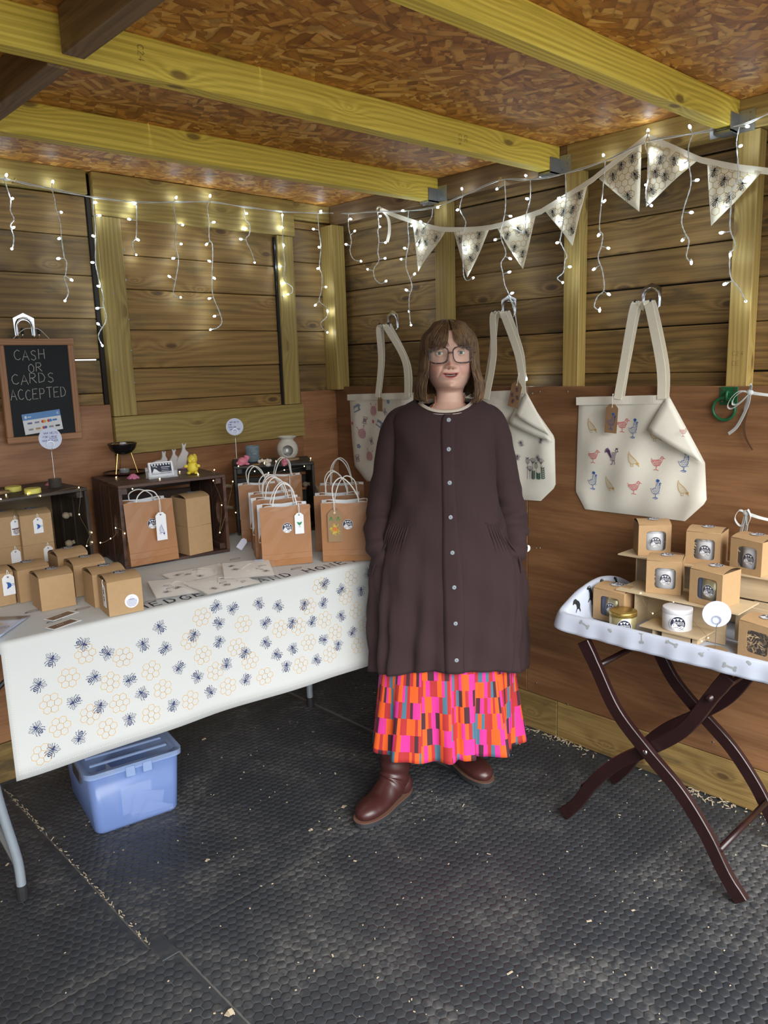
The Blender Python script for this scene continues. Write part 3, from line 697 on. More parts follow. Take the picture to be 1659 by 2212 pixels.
def crate(label, M, w, d, h, mat, hole=False, backgap=.012, back=None):
    """lies on its side, open towards local -y, origin at the front-left bottom corner"""
    o = thing('wooden_crate', label, 'crate', M, 'stained crates along the back of the table'); t = .011
    def bd(x0, x1, y0, y1, z0, z1, ax, name='slat'): return board(o, mat, x0, x1, y0, y1, z0, z1, ax, .0015, name)
    n = 3; sd = (d-.006*(n-1))/n
    for i in range(n):
        y0 = i*(sd+.006)
        bd(0, w, y0, y0+sd, h-t, h, 'x'); bd(0, w, y0, y0+sd, 0, t, 'x')
        for s in (0, 1):
            x0 = 0 if s == 0 else w-t
            if i == 0 and hole:
                b = MB(); k = 24; I = []; O = []
                for j in range(k):
                    a = 2*math.pi*j/k; ca, sa = math.cos(a), math.sin(a); q = max(abs(ca), abs(sa))
                    I.append((sd*.5+.026*ca, h*.5+.045*sa)); O.append((sd/2+sd/2*ca/q, h/2+(h/2-t)*sa/q))
                vs = [(x, p[0], p[1]) for x in (x0, x0+t) for p in I+O]; fs = []
                for j in range(k):
                    l = (j+1) % k; fs += [(j, k+j, k+l, l), (2*k+j, 2*k+l, 3*k+l, 3*k+j), (j, l, 2*k+l, 2*k+j), (k+j, 3*k+j, 3*k+l, k+l)]
                b.add(vs, fs).build('end_board', mat, o)
            else: bd(x0, x0+t, y0, y0+sd, t, h-t, 'z', 'end_board')
    if back: MB().bb(t, w-t, d-t, d-.002, t, h-t).build('back_board', back, o)
    else:
        nb = 4; sh = (h-2*t-backgap*(nb-1))/nb
        for i in range(nb): bd(t, w-t, d-t, d-.001, t+i*(sh+backgap), t+i*(sh+backgap)+sh, 'x', 'back_slat')
    for x in (t+.012, w-t-.012):
        for z in (t+.012, h-t-.012): bd(x-.011, x+.011, t, d-t, z-.011, z+.011, 'y', 'corner_batten')
    return o
ZC = ZT+.0026
A2 = math.radians(-8.5); MC2 = T(1.130, 2.512, ZC, rz=A2)
c2 = crate('reddish brown slatted crate holding a paper bag and two stacked boxes', MC2, .388, .335, .290, M_cr2, True)
A1 = math.radians(3); MC1 = T(.672, 2.585, ZC, rz=A1)
c1 = crate('dark brown crate with a pale plywood back and rope handle beside the chalkboard', MC1, .392, .285, .286, M_cr1, False, back=M_cr1b)
A3 = math.radians(-31); MC3 = T(1.690, 2.672, ZC, rz=A3)
c3 = crate('black stained crate in the corner below the white ceramic burner', MC3, .325, .235, .283, M_cr3)
# rope handles: knot inside, loop outside
for (o, w, h, d) in ((c1, .392, .286, .285), (c3, .325, .283, .235)):
    rope('rope_handle', [(w-.03, d*.42, h*.63), (w-.012, d*.42, h*.63), (w+.005, d*.42, h*.62), (w+.022, d*.42, h*.53), (w+.024, d*.42, h*.40), (w+.006, d*.42, h*.30), (w-.02, d*.42, h*.28)], .0075, o)
    for z in (h*.63, h*.28): MB().ball(w-.030, d*.42, z, .013, .015, .012, 10, 8).build('rope_knot', M_rope, o)
for z in (.19, .10): rope('rope_handle', [(-.012, .09, z), (-.03, .085, z+.004), (-.045, .09, z)], .007, c3)
# ------------------------------------------------------------------ boxes on the cloth
def kb(px, py, ang, label, z=ZC, **k):
    p = at(px, py, 2, z); return kraft_box(label, T(p.x, p.y, z, rz=math.radians(ang)), **k)
def side_tag(o, M, art, **k): return swing_tag(o, M, art=art, **k)
g = kb(237, 1333, -9, 'kraft gift box with round white ingredients label at the table edge')
lb = Flat(); lb.disc(0, 0, .0195, XY(0), 28); l = lb.build('label', M_white, g, M=T(.064, -.0008, .034, rx=math.pi/2))
pr = Flat()
for i in range(9):
    hw = math.sqrt(max(0, .0165**2-(.004-i*.0022)**2)); pr.rib([(-hw*.9, .003-i*.0022), (hw*.9, .003-i*.0022)], .0007, XY(.0004))
pr.rib([(-.004, .0075), (0, .014), (.004, .0075)], .0009, XY(.0004), True); pr.rib([(-.009, .0055), (.009, .0055)], .0016, XY(.0004)); pr.build('label_print', M_penblue, l)
def art_paw(tg):
    m = Flat()
    for zc in (-.022, -.042):
        m.disc(0, zc, .0042, TF, 8)
        for a in (-.7, -.25, .25, .7): m.disc(.0075*math.sin(a), zc+.0085*math.cos(a), .0018, TF, 6)
    m.build('paw_print', M_brownink, tg)
swing_tag(g, T(-.0015, .030, .085, rz=-math.pi/2), .026, .062, cord=.016, art=art_paw)
kb(206, 1314, -6, 'kraft box directly behind the box with the round white label')
kb(165, 1290, -5, 'kraft box third back in the diagonal row, nearest the leaning paper bag')
kb(131, 1268, -3, 'kraft box at the far end of the diagonal row beside the rope handle', bulge=.014)
kb(91, 1322, -4.8, 'plain fronted kraft box standing alone at the front of the cloth')
b_ = kb(45, 1303, 4, 'kraft box with silver lid sticker behind the plain fronted box')
a_ = kb(-40, 1320, 1, 'kraft box with a blue bird tag cut by the left picture edge', w=.098)
swing_tag(a_, T(.082, -.0015, .092), .034, .062, cord=.014, art=art_chick(M_blueink, .0125, -.033, math.pi/2))
for col, (px, py) in enumerate(((50.4, 1189), (-18, 1197))):
    p = at(px, py, 2, .9015)
    for lev in (0, 1):
        lab = [['lower kraft box with a white tag in the dark crate, right hand stack', 'upper kraft box with blue bird tag on the right stack in the dark crate'], ['lower kraft box of the left stack in the dark crate at the picture edge', 'upper kraft box with a snail tag in the dark crate']][col][lev]
        q = kraft_box(lab, T(p.x, p.y, ZC+.0125+lev*.1005, rz=math.radians(-3)), w=.1, d=.1, h=.0995, bulge=(.0 if lev == 0 else .014), st=lev == 1)
        if lev: 
            def art_snail(tg):
                m = Flat()
                for r in (.0085, .0055, .0028): m.ring(0, -.040, r, .0016, TF, 14)
                m.rib([(-.012, -.031), (.008, -.030), (.011, -.026)], .004, TF); m.rib([(.011, -.026), (.016, -.022)], .001, TF); m.rib([(.011, -.027), (.017, -.026)], .001, TF); m.build('snail_print', M_brownink, tg)
            swing_tag(q, T(.055 if col == 0 else .082, -.0015, .088), .030, .052, cord=.014, art=art_chick(M_blueink, .0105, -.030, math.pi/2) if col == 0 else art_snail)
        else: swing_tag(q, T(.078 if col == 0 else .072, -.0015, .088), .030, .052, cord=.012)
p = at(415, 1203, 2, ZC+.0125)
for lev, lab in enumerate(('lower of the two kraft boxes stacked in the reddish crate', 'upper kraft box stacked in the reddish crate with a lid sticker')):
    kraft_box(lab, T(p.x+.004, p.y+.022, ZC+.0125+lev*.1035, rz=math.radians(3)), w=.099, d=.098, h=.1025, bulge=0 if lev == 0 else .013, st=lev == 1)
# ------------------------------------------------------------------ paper bags
def t_white(dx, dz, art=None, ty=-.010, **k):
    def go(o, w, d, h): swing_tag(o, T(w*dx, ty, h*dz), art=art, **k)
    return go
def art_bighen(tg):
    m = Flat(); hen(m, place(TF, .002, -.062, .018, -.5), 2); m.build('hen_print', M_penblue, tg)
p = at(279, 1228, 2, ZC+.0125)
paper_bag('brown paper bag leaning in the reddish crate with a long hen tag', T(p.x+.014, p.y+.012, ZC+.0125, rz=math.radians(-6)), .172, .075, .215, t_white(.66, .82, art_bighen, w=.037, h=.098, cord=.05), lean=.10, hh=.036)
def art_green(tg):
    m = Flat(); chick(m, place(TF, 0, -.036, .0105)); m.build('bird_print', M_greenink, tg)
def bagpx(px, py, ang, label, dy=0.0, **k):
    p = at(px, py, 2, ZC); n = Vector((-math.sin(math.radians(ang)), math.cos(math.radians(ang))))
    return paper_bag(label, T(p.x+n.x*dy, p.y+n.y*dy, ZC, rz=math.radians(ang)), **k)
bagpx(568, 1226, -27, 'front brown paper bag of the nested three with a green bird tag', tag=t_white(.76, .88, art_green, w=.031, h=.072, cord=.034), w=.172, d=.07)
bagpx(554, 1207, -27, 'middle brown paper bag of the nested three', w=.170, d=.065, h=.209, st=False)
bagpx(548, 1190, -27, 'rear brown paper bag of the nested three', w=.168, d=.06, h=.210, st=False, hh=.068)
def tag_flower(o, w, d, h):
    def art(tg):
        m = Flat()
        for i in range(46):
            a = random.uniform(0, 6.28); r = random.uniform(.010, .021); m.rib([(0+.006*math.cos(a), -.068+.006*math.sin(a)), (r*math.cos(a), -.068+r*1.15*math.sin(a))], .0016, TF)
        m.build('petal_print', plain('yellow_crayon', (.62, .47, .06), .8), tg)
        m = Flat(); m.disc(.0, -.068, .0075, lambda u, v: (u, -.0016, v), 9); m.build('flower_centre', plain('orange_crayon', (.60, .16, .04), .8), tg)
        m = Flat()
        for sx in (-1, 1):
            for q in (-.5, .35): m.disc(sx*.012+q*.006, -.031, .0026, TF, 8, .0085, q*.9)
        m.build('leaf_print', plain('green_crayon', (.10, .22, .06), .8), tg)
    swing_tag(o, T(w*.27, -.010, h*.90), .050, .112, mat=plain('kraft_tag', (.30, .19, .10), .8), cord=.03, art=art, hole=plain('eyelet_paper', (.62, .45, .25), .8))
bagpx(698, 1214, -42, 'brown paper bag with a hand drawn sunflower tag beside the woman', w=.175, d=.075, tag=tag_flower, hh=.085)
bagpx(682, 1196, -42, 'brown paper bag behind the sunflower tag bag', w=.165, d=.07, st=False, dy=.035, hh=.085)
bagpx(692, 1180, -42, 'rearmost brown paper bag of the right hand group', w=.17, d=.065, st=False, dy=.10, hh=.10, h=.215)
bagpx(528, 1196, -31, 'brown paper bag standing at the left inside the black crate', dy=.205, w=.145, d=.06, h=.222, tag=t_white(.78, .78, None, w=.034, h=.055, cord=.06), hh=.07)
bagpx(590, 1184, -31, 'brown paper bag at the right inside the black crate', dy=.225, w=.145, d=.06, h=.240, tag=t_white(.66, .72, None, w=.032, h=.055, cord=.07), hh=.07)
p = at(516, 1187, 2, ZC)
tg = thing('price_tag', 'loose white card tag leaning against the black crate', 'tag', T(p.x, p.y, ZC, rz=math.radians(-30)))
MB().prism([(-.012, 0), (.012, 0), (.012, .036), (.006, .044), (-.006, .044), (-.012, .036)], 0, .0008, T(0, 0, .003, ry=math.radians(0)) @ T(rx=math.radians(75)) @ T(rz=math.radians(-38))).build('card', plain('lilac_white_card', (.62, .64, .78), .5), tg)
# ------------------------------------------------------------------ flat things on the cloth
def film(name, tint=(.9, .9, .9), alpha=.16):
    t = NT(name); g = t.noise(t.obj(), 35, 3, .5, 1.0).outputs[0]; t.bump(g, .6, .004)
    return t.out(tint, .08, Alpha=alpha, Specular_IOR_Level=.8)
M_film = film('cellophane', (.95, .95, .95), .17)
M_linen = fabric('folded_linen', (.84, .81, .76), .05)
PACKS = ((1.360, 2.108, .155, .205, -30, 'cellophane packet of bee bunting nearest the paper bags, with price sticker', 3),
         (1.226, 2.052, .180, .165, -3, 'cellophane packet of bunting at the front middle of the cloth', 2),
         (1.118, 2.150, .135, .20, -20, 'cellophane packet of bunting nearest the round labelled box', 1),
         (1.270, 2.255, .21, .14, -6, 'cellophane packet of bunting nearest the reddish crate', 0))
for x, y, w, d, a, lab, lev in PACKS:
    z = ZC+.0008+lev*.0072; o = thing('bunting_packet', lab, 'packet', T(x, y, z, rz=math.radians(a)), 'cellophane packets on the cloth')
    b = MB()
    def surf(top): return lambda u, v: ((u-.5)*w, (v-.5)*d, (.0030+.0045*math.sin(math.pi*u)*math.sin(math.pi*v)+.0012*math.sin(u*9+lev)*math.sin(v*7)) if top else .0006)
    b.grid(surf(True), 12, 10); b.grid(lambda u, v: surf(False)(1-u, v), 12, 10); b.build('folded_fabric', M_linen, o, smooth=True)
    for i in range(5):
        m = Flat(); u0, v0 = random.uniform(-.35, .38)*w, random.uniform(-.33, .33)*d
        fn = lambda u, v: (u, v, .0034+.0045*max(0, math.sin(math.pi*(u/w+.5)))*max(0, math.sin(math.pi*(v/d+.5)))+.0012*math.sin((u/w+.5)*9+lev)*math.sin((v/d+.5)*7)+.0004)
        (bee if i < 3 else hedgehog)(m, place(fn, u0, v0, .013, random.uniform(-1, 1))); m.build('print', M_blackink, o)
    c = MB(); W2, D2 = w+.03, d+.022
    c.grid(lambda u, v: ((u-.5)*W2, (v-.5)*D2, .0012+.0068*(math.sin(math.pi*u)*math.sin(math.pi*v))**.35+.0008*math.sin(u*23+v*11+lev)*math.sin(v*19-u*8)), 26, 22)
    c.build('cellophane', M_film, o, smooth=True)
    MB().tube(smoothpath([(-.02, -.02, .0095), (.01, .03, .0100), (.04, -.01, .0095), (.03, -.05, .009)], 5), .0009, 5).build('tie_tape', M_cotton, o)
    if lev == 3: MB().box(.045, .085, .0075, .032, .016, .0006).build('price_sticker', plain('pale_blue_label', (.55, .62, .85), .5), o)
def photo_card(px, py, a, label):
    p = at(px, py, 2, ZC); o = thing('photo_card', label, 'card', T(p.x, p.y, ZC+.001, rz=math.radians(a)), 'small printed cards on the cloth')
    MB().box(0, 0, .0005, .088, .040, .001).build('card', M_white, o)
    t = NT('card_photo'); n = t.noise(t.vmul(t.obj(), (60, 160, 1)), 1, 3).outputs[0]
    MB().box(-.003, 0, .0012, .074, .028, .0004).build('photo', t.out(t.mix(n, (.09, .05, .035), (.20, .13, .10)), .4), o)
    m = Flat(); 
    for i in range(4): m.rib([(-.02+i*.006, -.002), (-.016+i*.006, .006)], .0012, XY(.0016))
    m.build('print', M_white, o)
photo_card(133, 1331, 19, 'small brown photo card on the cloth, the farther of two')
photo_card(137, 1349, 17, 'small brown photo card near the cloth edge, the nearer of two')
lf = thing('leaflet', 'glossy blue and yellow leaflet on the cloth at the left picture edge', 'leaflet', T(.585, 2.19, ZC+.001, rz=math.radians(-40)))
b = MB(); b.grid(lambda u, v: ((u-.5)*.15, (v-.5)*.21, .0015+.010*(abs(u-.5)*2)**2*(1-v)), 10, 6); b.build('sheet', plain('leaflet_blue', (.55, .63, .85), .25, .1, 12), lf, smooth=True, solid=.0006)
m = Flat(); m.pol([(-.07, -.02), (-.01, .06), (.03, .03), (-.03, -.06)], XY(.0052)); m.build('yellow_panel', plain('leaflet_yellow', (.62, .47, .09), .3), lf)
m = Flat(); m.pol([(-.055, -.02), (-.015, .03), (.008, .014), (-.028, -.034)], XY(.0058)); m.build('photo_panel', plain('leaflet_photo', (.13, .13, .10), .3), lf)
for q, (x, y) in enumerate(((.045, -.01), (.03, -.06))): m = Flat(); m.ring(x, y, .018, .0012, XY(.0075), 10, .009, .6); hedgehog(m, place(XY(.0075), x, y, .009, .6)); m.build('print', M_blackink, lf)
# ------------------------------------------------------------------ things on top of the crates
def lath(o, name, prof, mat, n=28, M=None, smooth=True, **k): return MB().lathe(prof, n, M, **k).build(name, mat, o, smooth=smooth)
Z2, Z1, Z3 = ZC+.2905, ZC+.2865, ZC+.2835
def on(px, py, z): p = at(px, py, 2, z); return p
# bowl burner
p = Vector((1.292, 2.800, Z2)); bo = thing('wax_burner', 'black bowl wax burner with gold rim on gold legs and dark plate', 'burner', T(*p))
M_lacq = plain('black_lacquer', (.010, .009, .009), .18, .1); M_brass = plain('brass', (.62, .42, .14), .28, .1, metal=1)
lath(bo, 'plate', [(.02, 0), (.062, .002), (.078, .007), (.079, .008), (.062, .004), (.001, .003)], M_lacq, 36)
lath(bo, 'plate_edge', [(.0772, .0062), (.0798, .0072), (.0795, .0086), (.0770, .0078)], plain('red_lacquer', (.10, .012, .010), .3), 36, cap0=False, cap1=False)
for k in range(3):
    a = math.radians(205+120*k); MB().tube([(.048*math.cos(a), .048*math.sin(a), .004), (.030*math.cos(a), .030*math.sin(a), .078)], .0019, 8).build('leg', M_brass, bo)
lath(bo, 'bowl', [(.012, .074), (.030, .078), (.046, .094), (.053, .112), (.0545, .116), (.0515, .116), (.049, .106), (.040, .092), (.02, .083), (.001, .082)], M_lacq, 36)
lath(bo, 'gold_lining', [(.0535, .1162), (.0518, .1165), (.0487, .1055), (.0395, .0922), (.0195, .0834), (.001, .0826)], M_brass, 36, cap0=False, cap1=False)
MB().box(.012, .008, .108, .020, .018, .018, T(rz=.4)).build('wax_cube', M_white, bo, bev=.003)
tl = thing('tea_light', 'silver tea light under the black bowl burner', 'candle', T(p.x, p.y, Z2+.0045))
M_alu = plain('tin_foil', (.62, .62, .63), .3, .1, metal=.45)
lath(tl, 'cup', [(.0185, 0), (.0185, .0135), (.0192, .014), (.0178, .0138), (.0176, .010), (.001, .010)], M_alu); MB().cyl(0, 0, .0095, .0165, .0008, 6).build('wick', M_white, tl)
# rose melt
def rose(label, p, s=1.0, rz=0):
    o = thing('wax_melt', label, 'wax melt', T(*p, rz=rz), 'small scented wax shapes'); M_r = plain('pink_wax', (.62, .19, .33), .45, .1, 40)
    b = MB()
    for lay, (n, r, z, t) in enumerate(((7, .0165, .004, .9), (6, .0115, .0075, .6), (4, .0065, .0105, .3))):
        for k in range(n):
            a = 2*math.pi*k/n+lay*.5; b.ball(0, 0, 0, .0095-.002*lay, .0035, .0085-.001*lay, 8, 6, T(r*math.cos(a)*s, r*math.sin(a)*s, z*s, rz=a+math.pi/2, rx=-t, s=s))
    b.ball(0, 0, .006*s, .010*s, .010*s, .006*s, 10, 6); b.build('rose', M_r, o, smooth=True); return o
rose('pink rose wax melt on the front edge of the reddish crate', on(288, 1033, Z2)+Vector((0, 0, -.0005)), 1.0)
rose('pink flower wax melt by the log base on the dark crate', on(96, 1049, Z1)+Vector((.02, 0, -.0005)), .75)
rose('small pink wax rose behind the business card holder', on(398, 1012, Z2)+Vector((0, 0, -.0005)), .45)
# card holder
p = on(352, 1032, Z2); ch = thing('card_holder', 'clear acrylic holder of navy business cards on the reddish crate', 'card holder', T(p.x, p.y, Z2, rz=math.radians(-10)))
M_acr = film('clear_acrylic', (.85, .88, .92), .28)
b = MB(); b.box(0, .012, .0015, .105, .045, .003); b.box(0, .0, .012, .105, .0022, .022, T(0, -.004, 0, rx=-.25)); b.box(0, .022, .022, .105, .0022, .045, T(rx=-.25)); b.box(-.0515, .01, .014, .0022, .035, .026); b.box(.0515, .01, .014, .0022, .035, .026); b.build('holder', M_acr, ch)
cs = MB().box(0, 0, .0275, .088, .012, .052, T(0, .010, .0028, rx=-.28)).build('card_stack', M_white, ch)
MB().box(0, -.0066, .0285, .074, .0006, .040, T(0, .010, .0028, rx=-.28)).build('card_print', M_navy, ch)
MQ = T(0, .010, .0028, rx=-.28) @ T(0, -.0072, .0285)
fq = lambda u, v: tuple(MQ @ Vector((u, 0, v)))
m = Flat()
for i in range(7): x = -.031+i*.0103; m.pol([(x-.0042, .0185), (x+.0042, .0185), (x, .0105)], fq)
for i, l in enumerate((.032, .026, .026, .018)): m.rib([(.000, .005-i*.0062), (l, .005-i*.0062)], .0018 if i == 0 else .001, fq)
m.pol([(-.033, -.012), (-.026, .002), (-.018, -.002), (-.012, -.008), (-.004, -.014), (-.016, -.0165), (-.03, -.0155)], fq)
for i in range(6): a = .6+i*.3; m.rib([(-.024+.008*math.cos(a), .002+.006*math.sin(a)), (-.024+.013*math.cos(a), .002+.010*math.sin(a))], .0012, fq)
m.build('card_lettering', M_white, ch)
# rabbit cut-outs
RAB = [(-.034, 0), (.036, 0), (.036, .006), (.033, .014), (.036, .024), (.037, .034), (.042, .040), (.043, .046), (.038, .054), (.036, .060), (.039, .074), (.036, .077), (.031, .068), (.028, .077), (.024, .076), (.024, .060), (.022, .052), (.018, .044), (.004, .043), (-.014, .036), (-.026, .024), (-.031, .014), (-.036, .012), (-.038, .005)]
RAB2 = [(-.022, 0), (.026, 0), (.028, .010), (.022, .018), (.026, .034), (.028, .048), (.034, .056), (.032, .063), (.024, .070), (.022, .080), (.028, .096), (.025, .099), (.018, .090), (.013, .098), (.009, .096), (.011, .080), (.008, .068), (.000, .054), (-.010, .040), (-.018, .024), (-.026, .012)]
M_plas = plain('white_plaster', (.62, .58, .56), .7, .06)
def rabbit(P, label, p, rz, fx=1, s=1.0):
    o = thing('rabbit_ornament', label, 'ornament', T(*p, rz=rz), 'white rabbit cut-outs')
    b = MB(); b.prism([(fx*x*s, z*s) for x, z in (P if fx > 0 else P[::-1])], -.007, .007, T(rx=math.pi/2)); b.build('rabbit', M_plas, o, bev=.002, seg=2); return o
rabbit(RAB, 'white sitting rabbit cut-out behind the business card holder', Vector((1.395, 2.745, Z2)), math.radians(-14))
rabbit(RAB2, 'taller white rabbit cut-out with upright ears, facing right', Vector((1.500, 2.752, Z2)), math.radians(-18))
rabbit(RAB2, 'white leaning rabbit cut-out with its head turned to the taller one', Vector((1.452, 2.738, Z2)), math.radians(-16), 1, .82)
# yellow rabbit candle
p = on(420, 1024, Z2); yb = thing('rabbit_candle', 'bright yellow rabbit shaped wax figure on the reddish crate', 'candle', T(p.x, p.y+.01, Z2, rz=math.radians(-35)))
b = MB(); b.ball(0, .002, .024, .021, .019, .024, 16, 12); b.ball(0, -.004, .054, .017, .016, .016, 16, 12); b.ball(.006, .014, .060, .010, .006, .020, 10, 8, T(rx=-.35)); b.ball(-.006, .014, .060, .009, .006, .018, 10, 8, T(rx=-.35))
for sx in (-1, 1): b.ball(sx*.013, -.016, .006, .008, .010, .006, 10, 8); b.ball(sx*.012, -.015, .036, .008, .006, .006, 10, 8, T(ry=sx*.3)); b.ball(sx*.007, -.016, .050, .007, .006, .006, 10, 8)
b.ball(0, -.018, .055, .004, .004, .003, 8, 6); b.ball(0, .022, .012, .007, .007, .007, 8, 6); b.build('rabbit', plain('yellow_wax', (.78, .62, .06), .5, .05), yb, smooth=True)
# wax melts on the dark crate
M_yel = plain('lemon_wax', (.66, .60, .13), .5, .06)
for px, py, lab in ((31, 1062, 'pale yellow round wax melt, the farther left one on the dark crate'), (73, 1066, 'pale yellow round wax melt on the dark crate, nearer the log base')):
    p = on(px, py, Z1); o = thing('wax_melt', lab, 'wax melt', T(p.x, p.y+.008, Z1, rz=0), 'round lemon wax melts')
    lath(o, 'disc', [(.0255, 0), (.0262, .003), (.0255, .0165), (.0235, .0175), (.021, .0165), (.001, .016)], M_yel, 32)
    m = Flat(); m.ring(0, 0, .0155, .0012, XY(.0166), 24); m.build('rim_line', M_yel, o)
p = on(6, 1068, Z1); o = thing('cinnamon_twig', 'short brown twig bundle at the left edge of the dark crate top', 'twig', T(p.x-.01, p.y, Z1+.0062))
for k in range(3): MB().tube([(-.035, .006*k-.006, .001*k), (.03, .005*k-.004, 0)], .006, 8).build('twig', plain('bark_cinnamon', (.30, .20, .10), .8, .3, 90), o, smooth=True)
# wire card signs
M_bark = plain('bark', (.050, .040, .032), .9, .4, 120, bump=.6); M_endg = plain('end_grain', (.26, .17, .09), .8, .2, 60)
def card_sign(label, p, rz, lines, disc=.034, stem=.115, base=(.021, .030), ul=None, lift=.015, blank=False, tilt=0.0, bmat=None):
    o = thing('card_sign', label, 'sign', T(*p, rz=rz), 'round signs on wire stems')
    lath(o, 'log_base', [(base[0], 0), (base[0]*1.02, base[1]*.5), (base[0]*.98, base[1])], bmat or M_bark, 20, smooth=False)
    e = Flat(); e.disc(0, 0, base[0]*.95, XY(base[1]+.0003), 20); e.build('log_top', M_endg, o)
    z0 = base[1]; zc = z0+stem+lift; yw = -.003
    P = [(0, 0, z0-.004), (0, 0, z0+stem-.02), (.003, yw, z0+stem-.008)]
    for k in range(22): a = -1.2+k*.46; r = .0125-.00012*k; P.append((r*math.cos(a), yw-.0001*k, z0+stem+.006+r*math.sin(a)))
    MB().tube(P, .0009, 6).build('wire_clip', M_steel, o)
    MD = T(0, .0, zc+.010, rz=tilt); d = MB(); d.lathe([(disc, -.0006), (disc, .0006)], 40, MD @ T(rx=math.pi/2)); dc = d.build('disc', plain('sign_card_'+str(len(lines)), (.66, .70, .86) if not blank else (.50, .53, .72), .55, .03), o)
    fn = lambda u, v: tuple(MD @ Vector((u, -.0010, v)))
    for i, (t, x, y, h) in enumerate(lines):
        m = Flat(); write(m, t, x*disc, y*disc, h*disc, fn, .0011, gap=.5, jit=.08, slant=.15); m.build('handwriting', M_penblue, dc)
    if ul: m = Flat(); m.rib([(ul[0]*disc, ul[2]*disc), (ul[1]*disc, ul[2]*disc)], .0012, fn); m.build('underline', M_penblue, dc)
    return o
fac = lambda p: math.atan2(p.x, -(-p.y))*-1.0
p = on(123, 1053, Z1); card_sign('round card sign reading wax melts for large wax burner', Vector((p.x, p.y+.012, Z1)), math.radians(-24), [('WAX MELTS', -.55, .42, .19), ('FOR LARGE', -.62, .08, .19), ('WAX BURNER', -.72, -.28, .19)], disc=.0365, stem=.112, ul=(-.08, .62, .0))
p = on(514, 1004, Z3); card_sign('round card sign reading wax melts for smaller wax burner', Vector((p.x, p.y+.006, Z3)), math.radians(-33), [('WAX MELTS', -.58, .46, .17), ('FOR', -.72, .18, .17), ('SMALLER', -.74, -.10, .17), ('WAX BURNER', -.62, -.38, .17)], disc=.0345, stem=.105, base=(.0155, .024))
# things on the black crate
p = Vector((1.832, 2.745, Z3)); o = thing('embossed_pot', 'blue grey candle pot embossed with a bird', 'pot', T(*p, rz=math.radians(-30)))
M_pot = plain('blue_grey_concrete', (.185, .235, .27), .75, .12, 60, bump=.3)
lath(o, 'pot', [(.026, 0), (.0285, .002), (.0285, .064), (.0265, .066), (.0245, .064), (.024, .02), (.001, .018)], M_pot, 36)
b = MB(); b.ball(.004, -.0275, .034, .012, .005, .009, 12, 8, T(ry=0)); b.ball(-.006, -.0280, .043, .006, .004, .0055, 10, 8); b.ball(.014, -.0245, .024, .010, .004, .003, 8, 6); b.ball(.008, -.030, .032, .009, .003, .005, 8, 6)
b.tube([(-.010, -.027, .043), (-.016, -.0245, .042)], [.002, .0004], 6); b.build('bird_relief', M_pot, o, smooth=True)
for k in range(9):
    a = -2.9+k*.35
    for z0, z1 in ((.052+.006*math.sin(k*2), .060), (.010, .018)): MB().tube(smoothpath([(.0288*math.cos(a), .0288*math.sin(a), z0), (.029*math.cos(a+.15), .029*math.sin(a+.15), z1), (.0288*math.cos(a+.3), .0288*math.sin(a+.3), z0)], 4), .0014, 5).build('scroll_relief', M_pot, o, smooth=True)
M_pink = plain('rabbit_pink_wax', (.66, .20, .28), .5, .06); M_ivory = plain('ivory_wax', (.66, .58, .50), .5, .06)
def wax_rabbit(label, p, rz, mat, s=1.0):
    o = thing('wax_melt', label, 'wax melt', T(*p, rz=rz), 'small scented wax shapes'); b = MB(); M = Matrix.Scale(s, 4)
    b.ball(0, 0, .016, .021, .015, .016, 14, 10, M); b.ball(.017, 0, .026, .010, .009, .009, 12, 8, M); b.ball(.008, .004, .036, .012, .004, .005, 8, 6, M @ T(ry=.25)); b.ball(.008, -.004, .035, .012, .004, .005, 8, 6, M @ T(ry=.25))
    b.ball(.016, -.006, .005, .009, .005, .005, 8, 6, M); b.ball(-.010, -.008, .006, .011, .006, .006, 8, 6, M); b.ball(-.021, 0, .010, .006, .006, .006, 8, 6, M); b.build('rabbit', mat, o, smooth=True); return o
wax_rabbit('pink crouching wax rabbit at the front left of the black crate', Vector((1.730, 2.664, Z3)), math.radians(-18), M_pink, 1.05)
wax_rabbit('pink wax rabbit seen from behind in front of the white burner', on(619, 1007, Z3)+Vector((0, .012, 0)), math.radians(-120), M_pink, .85)
p = on(570, 1000, Z3); o = thing('wax_melt', 'cluster of white wax rosebuds on the black crate', 'wax melt', T(p.x, p.y, Z3, rz=math.radians(-30)), 'small scented wax shapes')
b = MB(); [b.ball(-.018+k*.011, .003*math.sin(k*2), .007+.003*(k % 2), .008, .008, .0078, 10, 8) for k in range(5)]; b.build('buds', M_ivory, o, smooth=True)
p = on(581, 1008, Z3); o = thing('wax_melt', 'small white wax mouse nearest the front of the black crate', 'wax melt', T(p.x, p.y+.006, Z3, rz=math.radians(-30)), 'small scented wax shapes')
b = MB(); b.ball(0, 0, .008, .012, .010, .009, 12, 8); b.ball(-.004, -.006, .017, .007, .006, .006, 10, 8); b.ball(.004, -.002, .020, .004, .003, .004, 8, 6); b.build('mouse', M_ivory, o, smooth=True)
p = on(554, 1004, Z3); o = thing('orange_slice', 'dried orange slice lying beside the pink wax rabbit', 'fruit slice', T(p.x, p.y, Z3)); lath(o, 'slice', [(.015, 0), (.0155, .0015), (.0145, .003), (.001, .0028)], plain('dried_orange', (.42, .22, .08), .6, .3, 90), 16)
p = Vector((1.948, 2.655, Z3)); o = thing('cork_mat', 'round cork mat under the white ceramic burner', 'coaster', T(*p)); lath(o, 'cork', [(.046, 0), (.047, .003), (.046, .0075), (.001, .0075)], plain('cork', (.33, .21, .12), .85, .3, 120), 36)
p = Vector((1.948, 2.655, Z3+.0078)); wb = thing('oil_burner', 'cream ceramic wax burner with an arched opening on a cork mat', 'burner', T(*p, rz=math.radians(-35)))
